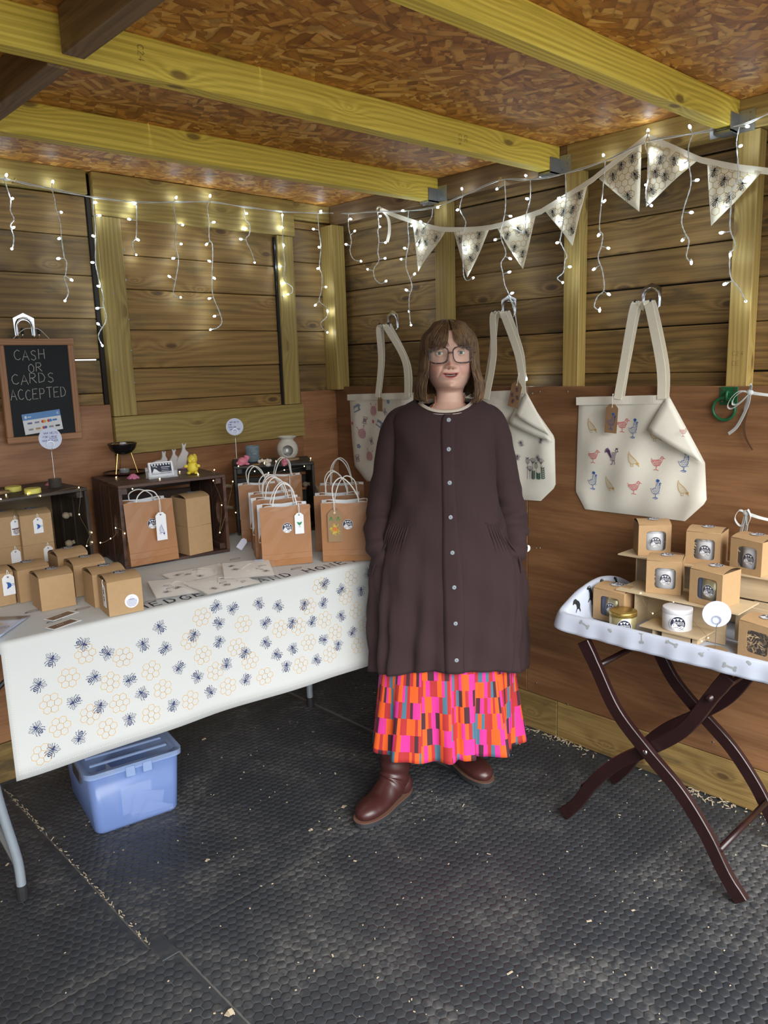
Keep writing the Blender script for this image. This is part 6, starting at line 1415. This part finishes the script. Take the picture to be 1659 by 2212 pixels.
def blob(cx, cz, sx, sz, p=2.0, curve=0.0):
    Z_ = sp.outputs[2] if not curve else t.math('SUBTRACT', sp.outputs[2], t.math('MULTIPLY', t.math('MULTIPLY', dx, dx), curve))
    u = t.math('POWER', t.math('ABSOLUTE', t.math('DIVIDE', t.math('SUBTRACT', dx, cx), sx)), p); v = t.math('POWER', t.math('ABSOLUTE', t.math('DIVIDE', t.math('SUBTRACT', Z_, cz), sz)), p)
    return t.math('ADD', u, v)
c = t.mix(t.noise(o, 60, 3).outputs[0], (.58, .35, .265), (.68, .42, .325))
c = t.mix(t.math('MULTIPLY', t.smooth(blob(.046, 1.450, .026, .024), 1.3, .1), .30), c, (.58, .20, .17))
c = t.mix(t.math('MULTIPLY', t.smooth(blob(.0, 1.462, .013, .012), 1.2, .2), .30), c, (.58, .20, .16))
lip = t.math('MULTIPLY', t.smooth(blob(.0, 1.4300, .0255, .0088, 2.0, 11.0), 1.2, .70), frontm); c = t.mix(t.math('MULTIPLY', lip, .85), c, (.38, .065, .065))
mth = t.math('MULTIPLY', t.smooth(blob(.0, 1.4310, .0210, .0038, 2.0, 11.0), 1.2, .7), frontm); c = t.mix(mth, c, (.05, .012, .012))
nos = t.math('MULTIPLY', t.smooth(blob(.0068, 1.4495, .0032, .0022), 1.3, .4), frontm); c = t.mix(t.math('MULTIPLY', nos, .75), c, (.10, .03, .025))
br = t.math('MULTIPLY', t.smooth(blob(.036, 1.5185, .021, .0032), 1.3, .5), frontm); c = t.mix(t.math('MULTIPLY', br, .55), c, (.13, .075, .04))
M_skin = t.out(c, .48, Subsurface_Weight=.12, Subsurface_Scale=.01); t.set(t.b.inputs['Subsurface Radius'], (1, .35, .2))
b.build('body', M_skin, pe, smooth=True)
# eyes, lids, teeth, ears
M_eyew = plain('eye_white', (.66, .63, .60), .2, .02); M_iris = plain('iris', (.10, .13, .085), .2, .3, 300); M_pup = plain('pupil', (.005, .005, .005), .1)
for sx in (-1, 1):
    ex_, ey_, ez_ = HX+sx*.0325, HY-.0748, 1.4975
    e = MB().ball(0, 0, 0, .0118, .0118, .0118, 20, 14).build('eye', M_eyew, pe, smooth=True, M=T(ex_, ey_, ez_))
    MB().lathe([(.0052, .0), (.0045, .0012), (.0025, .0019)], 18, T(0, -.0104, -.0004, rx=math.pi/2)).build('iris', M_iris, e, smooth=True); MB().lathe([(.0023, 0), (.0018, .0007)], 14, T(0, -.0120, -.0004, rx=math.pi/2)).build('pupil', M_pup, e, smooth=True)
    for up in (1, -1):
        l = MB(); a0, a1 = (.37, 1.5) if up > 0 else (-.46, -1.15)
        def lid(u, v, a0=a0, a1=a1): 
            th = (u-.5)*2.5; ph = (a0+.18*up*-abs(u-.5)*2*1.2)+(a1-a0)*v; r = .0128 if up > 0 else .0121; return (r*math.cos(ph)*math.sin(th), -r*math.cos(ph)*math.cos(th), r*math.sin(ph))
        l.grid(lid, 16, 8); l.build('eyelid', M_skin, e, smooth=True, solid=.0012)
    lash = MB(); lash.tube([(.0131*math.cos(.37-.2*abs(q))*math.sin(q*1.15), -.0133*math.cos(.37-.2*abs(q))*math.cos(q*1.15), .0131*math.sin(.37-.20*abs(q))) for q in np.linspace(-1, 1, 11)], [.0003]+[.0007]*9+[.0003], 6); lash.build('lashes', plain('lash', (.02, .012, .01), .6) if 'lash' not in bpy.data.materials else bpy.data.materials['lash'], e)
M_tooth = plain('tooth', (.42, .38, .32), .3, .04)
for k in range(8):
    x = (k-3.5)*.0046; MB().box(0, 0, 0, .0046, .003, .0060-.0004*abs(k-3.5), T(HX+x, HY-.0880+.0012+.45*x*x*40*.3, 1.4320+11.0*x*x)).build('tooth', M_tooth, pe, bev=.0004)
# glasses
M_tort = NT('tortoiseshell'); _o = M_tort.obj(False); M_tort = M_tort.out(M_tort.mix(M_tort.smooth(M_tort.noise(_o, 90, 2).outputs[0], .45, .6), (.008, .006, .008), (.12, .045, .025)), .15)
t = NT('spectacle_lens'); M_lens = t.out((.5, .5, .4), .02, Alpha=.05, Specular_IOR_Level=.8)
gl = MB(); GY = HY-.1085; lens = []
def rim(sx, s=1.0):
    P = []
    for k in range(40):
        a = 2*math.pi*k/40; c_, s_ = math.cos(a), math.sin(a); e = .62; x = .0288*s*math.copysign(abs(c_)**e, c_); z = .0238*s*math.copysign(abs(s_)**e, s_)
        x *= 1.0+.08*(z/.022); P.append((HX+sx*.0362+x*sx, GY+abs(sx*.0362+x*sx)**2*1.4, 1.4910+z))
    return P
glass = MB().tube(rim(1), .0021, 8, True); g0 = glass.build('spectacles', M_tort, pe, smooth=True)
MB().tube(rim(-1), .0021, 8, True).build('rim', M_tort, g0, smooth=True)
MB().tube(smoothpath([(HX-.0085, GY, 1.4965), (HX, GY-.0012, 1.4985), (HX+.0085, GY, 1.4965)], 5), .0023, 8).build('bridge', M_tort, g0, smooth=True)
for sx in (-1, 1):
    MB().tube(smoothpath([(HX+sx*.0660, GY+.0060, 1.500), (HX+sx*.0730, GY+.011, 1.500), (HX+sx*.0770, GY+.05, 1.498), (HX+sx*.0770, HY+.005, 1.495)], 5), .0016, 8).build('temple', M_tort, g0, smooth=True)
    MB().box(HX+sx*.070, GY+.008, 1.500, .004, .003, .003).build('hinge', M_rose, g0)
    m = MB(); m.poly([(p[0], p[1]+.0002, p[2]) for p in rim(sx, .97)]); m.build('lens', M_lens, g0)
# hair: a cap and several hundred locks
t = NT('hair'); o = t.n('TexCoord').outputs['Object']; nz = t.noise(t.vmul(o, (260, 260, 9)), 1, 3, .6).outputs[0]; nb = t.noise(o, 26, 2).outputs[0]
hc = t.mix(t.smooth(nz, .30, .72), (.050, .027, .014), (.20, .115, .055)); hc = t.mix(t.smooth(nb, .45, .7, 0, .45), hc, (.26, .155, .075)); M_hair = t.out(hc, .52, Specular_IOR_Level=.35)
H = MB()
def cap1(u, v): ph = 2*math.pi*u; q = v*.58*math.pi/2; return (HX+.0835*math.sin(q)*math.sin(ph), HY+.006-(.096 if math.cos(ph) > 0 else .104)*math.sin(q)*math.cos(ph), 1.506+.0905*math.cos(q))
H.grid(cap1, 40, 10, True)
def cap2(u, v):
    ph = math.pi+(u-.5)*4.2; q = .5+v*1.5
    if q <= 1: a = q*math.pi/2; return (HX+.0840*math.sin(a)*math.sin(ph), HY+.006-.104*math.sin(a)*math.cos(ph), 1.506+.090*math.cos(a))
    k = 1+.10*math.sin((q-1)*2.2); return (HX+.084*k*math.sin(ph), HY+.006-.104*k*math.cos(ph), 1.506-.135*(q-1))
H.grid(cap2, 44, 18)
def lock(pts, r): 
    P = smoothpath(pts, 3); n = len(P); H.tube(P, [r*(.55+.45*math.sin(math.pi*min(1, (i/n)*1.25+.12)))*(1 if i < n-2 else .5) for i in range(n)], 5, sq=.55)
def shell(ph, q, k=1.0, dz=0.0):
    rx, ry, rz = .0865*k, (.100 if abs(ph) < 1.6 else .108)*k, .0925*k
    return Vector((HX+rx*math.sin(q)*math.sin(ph), HY+.006-ry*math.sin(q)*math.cos(ph), 1.506+rz*math.cos(q)+dz))
for i in range(1000):
    sd = random.choice((-1, 1)); ph = sd*random.uniform(.80, 3.16); lay = random.uniform(.985, 1.05); jit = random.uniform(-.03, .03)
    P = [shell(ph*.55+jit if q < .5 else ph+jit, q*math.pi/2, lay) for q in (.12, .38, .66, .9)]
    wv_ = random.uniform(0, 6.28)
    P[0] = Vector((HX-.006+sd*.016*random.random(), HY+.006-.035+abs(ph)/3.14*.075, 1.597+random.uniform(-.002, .003)))
    ze = 1.366-.012*math.cos(ph)+random.uniform(-.014, .012)
    if sd > 0: ze -= .006
    fl = 1.12+.10*abs(math.sin(ph)); 
    for z, kk in ((1.46, 1.03), (1.43, 1.10), (1.40, fl), (ze+.014, fl*.97), (ze, fl*.84)):
        e = shell(ph+jit*1.5+.035*math.sin(z*75+wv_), math.pi/2, lay*kk*(1+.012*math.sin(z*90+wv_))); e.z = z; P.append(e)
    lock(P, random.uniform(.0015, .0030))
for i in range(230):
    sd = random.choice((-1, 1, 1, -1)); r0 = random.uniform(0, 1); ph1 = sd*((.06 if sd < 0 else .17)+.88*r0); lay = random.uniform(1.0, 1.035)
    P = [Vector((HX-.004+sd*.008*random.random(), HY-.030+random.uniform(-.02, .01), 1.597))]
    P += [shell(ph1*.45, .32*math.pi/2, lay), shell(ph1*.70, .58*math.pi/2, lay*1.01), shell(ph1*.92, .80*math.pi/2, lay*1.01)]
    qe = .88+.14*r0+random.uniform(-.03, .03)
    P += [shell(ph1*1.10+sd*.05, qe*math.pi/2, lay*1.0), shell(ph1*1.2+sd*.12, (qe+.07)*math.pi/2, lay*.99)]
    lock(P, random.uniform(.0011, .0024))
for i in range(16):
    P = [Vector((HX-.002, HY-.03, 1.597)), shell(-.10, .34*math.pi/2, 1.02), shell(-.16, .6*math.pi/2, 1.03), shell(-.10-.012*i, .80*math.pi/2, 1.02), shell(-.02-.022*i, (.93+.02*random.random())*math.pi/2, 1.01)]; lock(P, .0017)
for i in range(26):
    ph = random.uniform(-2.6, 2.6); P = [shell(ph*.3, .15, 1.02), shell(ph*.6, .6, 1.055+.02*random.random()), shell(ph, 1.1, 1.06+.03*random.random()), shell(ph*1.02, 1.45, 1.05)]; lock(P, .0007)
H.build('hair', M_hair, pe, smooth=True)
# necklace, earring, cream top
nb_ = []
for k in range(41):
    a = -1.5+3.0*k/40; z = 1.366-.062*max(0, math.cos(a))**1.3; aa, ff = ip(z, TA_), ip(z, TF_); e = 2/2.25; k2 = min(1, max(0, (z-1.25)/.11))
    nb_.append((HX*k2+(aa+.0024)*math.copysign(abs(math.sin(a))**e, math.sin(a)), HY*k2-(ff+.0024)*abs(math.cos(a))**e, z))
nk = MB().tube(nb_, .0009, 6).build('necklace', M_rose, pe, smooth=True)
for q in nb_[::1]: MB().ball(q[0], q[1], q[2], .0024, nu=8, nv=6).build('bead', M_rose, nk, smooth=True)
M_coat = fabric('coat_linen', (.030, .0125, .0135), .16, 1500, .9, .28, big=7.0, sheen=0); M_top = fabric('cream_top', (.55, .47, .38), .05)
def ringf(a, bf, bb, cx, cy, th, n=2.4):
    s, c_ = math.sin(th), math.cos(th); e = 2/n; return (cx+a*math.copysign(abs(s)**e, s), cy-(bf if c_ > 0 else bb)*math.copysign(abs(c_)**e, c_))
b = MB()
def topband(u, v):
    th = (u-.5)*2*math.pi; x, y = ringf(.080+.012*v, .083+.009*v, .076+.006*v, .006, -.010, th); return (x, y, 1.3545-.0275*max(0, math.cos(th))**1.5-.014*v)
b.grid(topband, 60, 4, True); b.build('top_neckline', M_top, pe, smooth=True, solid=.0015)
# coat body
CR = [(.455, .252, .140, .150, .0), (.53, .252, .139, .150, .0), (.64, .251, .137, .148, .0), (.75, .248, .134, .145, .002), (.81, .244, .132, .142, 0), (.87, .226, .130, .138, 0), (.93, .200, .128, .132, 0), (.98, .182, .127, .126, 0), (1.04, .170, .127, .120, 0), (1.11, .162, .127, .116, 0), (1.18, .157, .125, .114, 0), (1.23, .160, .117, .112, 0), (1.265, .166, .108, .109, .001), (1.292, .168, .100, .104, .002), (1.314, .160, .096, .097, .003), (1.332, .142, .0935, .092, .004), (1.345, .120, .0925, .088, .005), (1.353, .104, .093, .086, .006), (1.356, .0985, .094, .0845, .006)]
def cr(z, k): return float(np.interp(z, [r[0] for r in CR], [r[k] for r in CR]))
def coat(th, z, off=0.0):
    x, y = ringf(cr(z, 1)+off, cr(z, 2)+off, cr(z, 3)+off, cr(z, 4), -.006, th, 2.35)
    s, c_ = math.sin(th), math.cos(th)
    low = max(0, min(1, (.97-z)/.35)); sidef = max(0, abs(s)-.35)/.65
    w = .0105*low*math.sin(th*8+1.3*math.sin(z*4)+1)+.0075*low*math.sin(th*17+1.5*math.sin(z*5))+.0060*low*sidef*math.sin(th*29+2*math.sin(z*7))+.0055*math.sin(th*5+z*15)*math.sin(z*17+th*2)+.0035*math.sin(th*9-z*26)*max(0, 1-abs(z-1.02)/.2)-.010*low*max(0, c_)*gs(th+.16, .06)
    w += .006*max(0, c_)*gs(x+.045, .030)*gs(z-1.16, .05)+.006*max(0, c_)*gs(x-.060, .030)*gs(z-1.16, .05)
    if z > 1.24: w *= max(0, (1.34-z)/.1)
    sc = 1+w/.2; zz = z
    if z > 1.26: zz = z-(.040*max(0, c_)**1.6+.012*max(0, -c_))*((z-1.26)/.096)**1.3
    zz += (.040*max(0, c_)**1.5+.003*math.sin(th*3+1)-.003*math.sin(th*7))*max(0, (.62-z)/.165)
    return (x*sc, -.006+(y+.006)*sc, zz)
zs = list(np.linspace(.455, 1.24, 66))+list(np.linspace(1.25, 1.356, 18))
b = MB(); b.grid(lambda u, v: coat((u-.5)*2*math.pi, zs[int(round(v*(len(zs)-1)))]), 150, len(zs), True); co = b.build('coat', M_coat, pe, smooth=True, solid=.003)
pl = MB(); pl.grid(lambda u, v: (lambda q: (q[0], q[1]-.0035-.002*math.sin(math.pi*u), q[2]))(coat((u-.5)*.17+.022+.03*(1-v), .4552+v*(1.352-.4552), .0)), 6, 60); pl.build('placket', M_coat, co, smooth=True, solid=.002)
nb2 = MB().tube([coat((k/60-.5)*2*math.pi, 1.3555, .0) for k in range(60)], .0028, 8, True); nb2.build('neck_binding', M_coat, co, smooth=True)
M_but = plain('pearl_button', (.24, .27, .30), .2, .15, 200)
for zb_ in (1.292, 1.210, 1.108, 1.000, .889, .778, .664, .540):
    z = zb_+(.026 if zb_ > 1.25 else (-.022 if zb_ < .6 else 0)); th = .022+.03*(1-(z-.455)/.897); q = coat(th, z)
    bt = MB().lathe([(.0066, 0), (.0070, .0012), (.0060, .0024), (.004, .0020), (.001, .0020)], 18, T(q[0], q[1]-.0062, q[2], rx=math.pi/2)).build('button', M_but, co, smooth=True)
    MB().box(q[0], q[1]-.0084, q[2], .0011, .0006, .005).build('thread', M_blackrub, bt)
# gathered seam and pocket mouths
for sx in (-1, 1):
    P = [coat(sx*(.62+.62*k/14), .975-.012*math.sin(k/14*math.pi)+.0, .0015) for k in range(15)]; MB().tube(P, .0022, 6).build('gather_seam', M_coat, co, smooth=True)
    for k in range(9): th = sx*(.66+.065*k); MB().tube([coat(th, .968, .001), coat(th+sx*.01, .935, .003), coat(th+sx*.025*(1+.3*math.sin(k)), .875, .001)], [.0022, .0034, .0006], 6).build('gather_fold', M_coat, co, smooth=True)
    P = [coat(sx*(.50+.02*math.sin(k*.4)), 1.30-.012*k, .0008) for k in range(28)]; MB().tube(P, .0011, 5).build('princess_seam', M_coat, co, smooth=True)
# sleeves, hands deep in the pockets
def sleeve(sx):
    S = smoothpath([(sx*.100, .002, 1.306), (sx*.140, .004, 1.284), (sx*.164, .010, 1.225), (sx*.182, .022, 1.13), (sx*.200, .030, 1.05), (sx*.214, .018, .98), (sx*.219, -.006, .92), (sx*.212, -.024, .87), (sx*.192, -.030, .825), (sx*.165, -.030, .79)], 10)
    n = len(S); rad = [float(np.interp(i/(n-1), [0, .12, .3, .5, .68, .8, .9, 1], [.038, .0500, .0520, .0505, .0470, .0465, .045, .034])) for i in range(n)]
    b = MB(); vs = []; K = 30; up = Vector((0, 1, 0))
    for i, p in enumerate(S):
        tt = (S[min(i+1, n-1)]-S[max(i-1, 0)]).normalized(); u = (up-tt*up.dot(tt)).normalized(); v = tt.cross(u); q = i/(n-1)
        for k in range(K):
            th = 2*math.pi*k/K; wr = (.0026*math.sin(i*.62+2.6*math.sin(th+1.2*sx)+th)*(1+.8*math.sin(i*.17+th*2))+.0020*math.sin(i*.95-1.9*math.cos(th+.5))+.0024*math.sin(i*.31+th*2+sx))*(max(.18, min(1, (q-.28)*3)))*(1 if q < .93 else .3)
            vs.append(p+(u*math.cos(th)+v*math.sin(th))*(rad[i]+wr))
    b.add(vs, [(i*K+k, i*K+(k+1) % K, (i+1)*K+(k+1) % K, (i+1)*K+k) for i in range(n-1) for k in range(K)]+[tuple(range(K-1, -1, -1)), tuple((n-1)*K+k for k in range(K))]); s = b.build('sleeve', M_coat, co, smooth=True)
for sx in (-1, 1): sleeve(sx)
for sx in (-1, 1): MB().tube(smoothpath([coat(sx*1.12, .905, .004), coat(sx*1.16, .870, .010), coat(sx*1.22, .835, .010), coat(sx*1.30, .795, .004)], 6), [.0008]+[.0028]*17+[.0008], 8).build('pocket_edge', M_coat, co, smooth=True)
q = (.262, -.020, .868); MB().lathe([(.011, 0), (.0115, .002), (.009, .0035)], 20, T(*q, rx=math.pi/2, rz=.6)).build('pocket_button', M_white, co, smooth=True)
# patchwork skirt
def skirt(th, z):
    k = (.50-z)/.30; a = .222+.014*k; bf = .112+.056*k; bk = .14+.04*k
    x, y = ringf(a, bf, bk, -.006, -.012, th, 2.2)
    w = (.018*math.sin(th*9+.5)+.010*math.sin(th*17+1.3))*max(.06, min(1, k)); w += .022*gs(th+.95, .42)*k; w -= .035*gs(th-.10, .055)*min(1, k+.3)+.030*gs(th-.42, .06)*min(1, k+.3)
    sc = 1+w/.2; zz = z+(.014*math.sin(th*3+.3)+.010*math.sin(th*9+.5))*max(0, k-.7)
    return (x*sc, -.012+(y+.012)*sc, zz)
NU, NV = 220, 22; b = MB(); b.grid(lambda u, v: skirt((u-.5)*2*math.pi, .50-.30*v), NU, NV, True); me = b.mesh('skirt', plain('tmp', (.5, .1, .1)), True)
uvl = me.uv_layers.new(name='cloth')
L = [0.0]
for i in range(NU): p, q = Vector(skirt((i/NU-.5)*2*math.pi, .3)), Vector(skirt(((i+1)/NU-.5)*2*math.pi, .3)); L.append(L[-1]+(p-q).length)
for pl_ in me.polygons:
    ks = [me.loops[li].vertex_index for li in pl_.loop_indices]; us = [v % NU for v in ks]; wrap = max(us)-min(us) > 2
    for li, v in zip(pl_.loop_indices, ks): uvl.data[li].uv = (L[NU if (wrap and v % NU == 0) else v % NU], (v//NU)/(NV-1)*.30)
t = NT('patchwork_cotton'); uv = t.n('UVMap', uv_map='cloth').outputs[0]; sp = t.n('SeparateXYZ', {0: uv}); U, V = sp.outputs[0], sp.outputs[1]
blk = t.math('FLOOR', t.math('DIVIDE', U, .105)); rofs = t.math('MULTIPLY', t.math('FRACT', t.math('MULTIPLY', blk, .377)), .05)
VV = t.math('DIVIDE', t.math('ADD', V, rofs), .052); row = t.math('FLOOR', VV)
w1 = t.math('ADD', t.math('MULTIPLY', U, 80.0), t.math('ADD', t.math('MULTIPLY', row, 17.31), t.math('MULTIPLY', blk, 5.77)))
vo = t.n('TexVoronoi', {'W': w1, 'Scale': 1.0, 'Randomness': .9}, voronoi_dimensions='1D'); rc = t.n('SeparateColor', {0: vo.outputs['Color']}).outputs[0]
ramp = t.n('ValToRGB', {0: rc}); ramp.color_ramp.interpolation = 'CONSTANT'; el = ramp.color_ramp.elements; cols = [(.70, .095, .008), (.40, .020, .022), (.60, .026, .25), (.060, .145, .21), (.055, .012, .020), (.70, .095, .008), (.40, .020, .022), (.60, .026, .25)]
el[0].color = (*cols[0], 1); el[1].position = .125; el[1].color = (*cols[1], 1)
for i in range(2, 8): x = el.new(i/8); x.color = (*cols[i], 1)
fine = t.noise(t.vmul(uv, (900, 900, 1)), 1, 2).outputs[0]; sc_ = t.mix(t.smooth(fine, .3, .7, 0, .15), ramp.outputs[0], (.02, .01, .01)); t.bump(fine, .15, .0006)
M_skirt = t.out(sc_, .85); me.materials[0] = M_skirt; link('skirt', me, pe, solid=.002)
# boots
M_lea = plain('oxblood_leather', (.046, .013, .012), .36, .35, 9, bump=.15); M_sole = plain('boot_sole', (.018, .019, .022), .7); M_welt = plain('boot_welt', (.13, .062, .04), .7)
def boot(M):
    o = None; sec = [(.0, -.002, .203, .046, .050), (.0, -.003, .182, .049, .054), (.0, -.004, .155, .050, .055), (.0, -.006, .118, .048, .055), (.0, -.014, .090, .046, .058), (.0, -.034, .068, .046, .052), (.0, -.068, .054, .0465, .040), (.0, -.105, .045, .0485, .031), (.0, -.140, .043, .0475, .030), (.0, -.170, .041, .0420, .027), (.0, -.190, .037, .030, .021), (.0, -.203, .034, .012, .010)]
    C_ = [Vector(s[:3]) for s in sec]; b = MB(); vs = []; K = 28; n = len(sec)
    fine = []; SS = smoothpath(C_, 4); m_ = len(SS)
    for i, p in enumerate(SS):
        q = i/(m_-1)*(n-1); j = min(int(q), n-2); f = q-j; a = sec[j][3]*(1-f)+sec[j+1][3]*f; c_ = sec[j][4]*(1-f)+sec[j+1][4]*f
        tt = (SS[min(i+1, m_-1)]-SS[max(i-1, 0)]).normalized(); u = Vector((1, 0, 0)); v = tt.cross(u).normalized()
        for k in range(K):
            th = 2*math.pi*k/K; wr = .0026*math.sin(i*1.35+1.6*math.sin(th))*gs((q-3.2), 2.4); pt = p+u*math.cos(th)*(a+wr)+v*math.sin(th)*(c_+wr); pt.z = max(pt.z, .023); vs.append(pt)
    b.add(vs, [(i*K+k, i*K+(k+1) % K, (i+1)*K+(k+1) % K, (i+1)*K+k) for i in range(m_-1) for k in range(K)]+[tuple(range(K-1, -1, -1)), tuple((m_-1)*K+k for k in range(K))]); o = b.build('boot', M_lea, pe, smooth=True, M=M)
    hb = MB(); hb.ball(0, .026, .052, .042, .036, .044, 20, 12); hb.build('heel_counter', M_lea, o, smooth=True)
    def hw(y):
        if y < -.11: return .0505*math.sqrt(max(0, 1-((y+.11)/.102)**2))**.85
        if y > .0: return .0415*math.sqrt(max(0, 1-(y/.066)**2))**.85
        return float(np.interp(y, [-.11, -.06, 0], [.0505, .0445, .0415]))
    ys = [-.073-.139*math.cos(math.pi*k/22) for k in range(23)]; ol = [(hw(y), y) for y in ys]+[(-hw(y), y) for y in ys[-2:0:-1]]
    MB().prism(ol, .006, .0226).build('sole', M_sole, o); MB().prism([(x*1.03, -.072+(y+.072)*1.015) for x, y in ol], .0225, .0248).build('welt', M_welt, o)
    for y0, y1 in ((-.20, -.02), (.01, .06)):
        for k in range(int((y1-y0)/.022)): MB().box(0, y0+.011+k*.022, .0035, .088*(.75 if k == 0 and y0 < -.1 else .95), .014, .007).build('tread', M_sole, o)
    return o
boot(T(-.184, -.058, .0, rz=math.radians(-35))); boot(T(.030, .190, .0, rz=math.radians(31)))
# ------------------------------------------------------------------ timber stamps and floor debris
def stamp(px, py, lines, y0, slope, h, par):
    p = at(px, py, 1, y0); p = at(px, py, 1, 1.656+(2.445-p.x)*slope)
    for i, (t_, dx) in enumerate(lines):
        m = Flat(); fn = lambda u, v: (p.x+v+dx, 1.656+(2.445-(p.x+v+dx))*slope-.0006, p.z-u)
        write(m, t_, 0, 0, h, fn, .0013, gap=1.2); m.build('timber_stamp', M_ink, par)
stamp(296, 95, (('C24', 0),), 1.70, .029, .014, ceiling); stamp(1003, 292, (('CE', 0), ('C24', -.026)), 1.67, .029, .013, ceiling)
p = at(1580, 790, 0, 2.4445)
for t_, dz, in (('CE', 0), ('C24', .03)):
    m = Flat(); write(m, t_, 0, dz, .014, lambda u, v: (2.4444, p.y-u, p.z+v), .0011, gap=1.2); m.build('timber_stamp', plain('faded_ink', (.22, .14, .05), .8) if 'faded_ink' not in bpy.data.materials else bpy.data.materials['faded_ink'], wr)
ch_ = MB(); rs_ = random.Random(11)
def chip(x, y, l, w, a, z=.0012): 
    tl_ = rs_.uniform(-.25, .25); ch_.box(0, 0, 0, l, w, .0012, T(x, y, z, rz=a, ry=tl_))
for k in range(260): chip(rs_.uniform(.35, 2.40), rs_.uniform(.55, 2.6), rs_.uniform(.0025, .006), rs_.uniform(.0015, .004), rs_.uniform(0, 3))
for k in range(18): chip(rs_.uniform(.4, 2.3), rs_.uniform(.6, 2.4), rs_.uniform(.008, .018), rs_.uniform(.002, .006), rs_.uniform(0, 3))
for k in range(150): chip(2.435-abs(rs_.gauss(0, .022))-.004, rs_.choice((rs_.gauss(1.62, .09), rs_.gauss(1.0, .10), rs_.uniform(.8, 2.2))), rs_.uniform(.006, .022), rs_.uniform(.0015, .005), rs_.uniform(0, 3), rs_.uniform(.001, .006))
for k in range(90): chip(.752+rs_.gauss(0, .004), rs_.uniform(1.75, 2.85), rs_.uniform(.006, .016), rs_.uniform(.0015, .003), rs_.gauss(1.5, .4))
for px, py, s_ in ((495, 2190, .022), (742, 1744, .016), (670, 1795, .012), (711, 1793, .010), (447, 1860, .012), (440, 1598, .015), (22, 1800, .014)):
    q = at(px, py, 2, 0); chip(q.x, q.y, s_, s_*.6, .5, .003); chip(q.x+.004, q.y-.003, s_*.7, s_*.5, 1.5, .005)
dbs = ch_.build('wood_chips', plain('pale_wood_chip', (.46, .38, .27), .9, .3, 200)); dbs['kind'] = 'stuff'; tag(dbs, 'pale wood chips and straw scattered over the black rubber floor', 'wood chips')
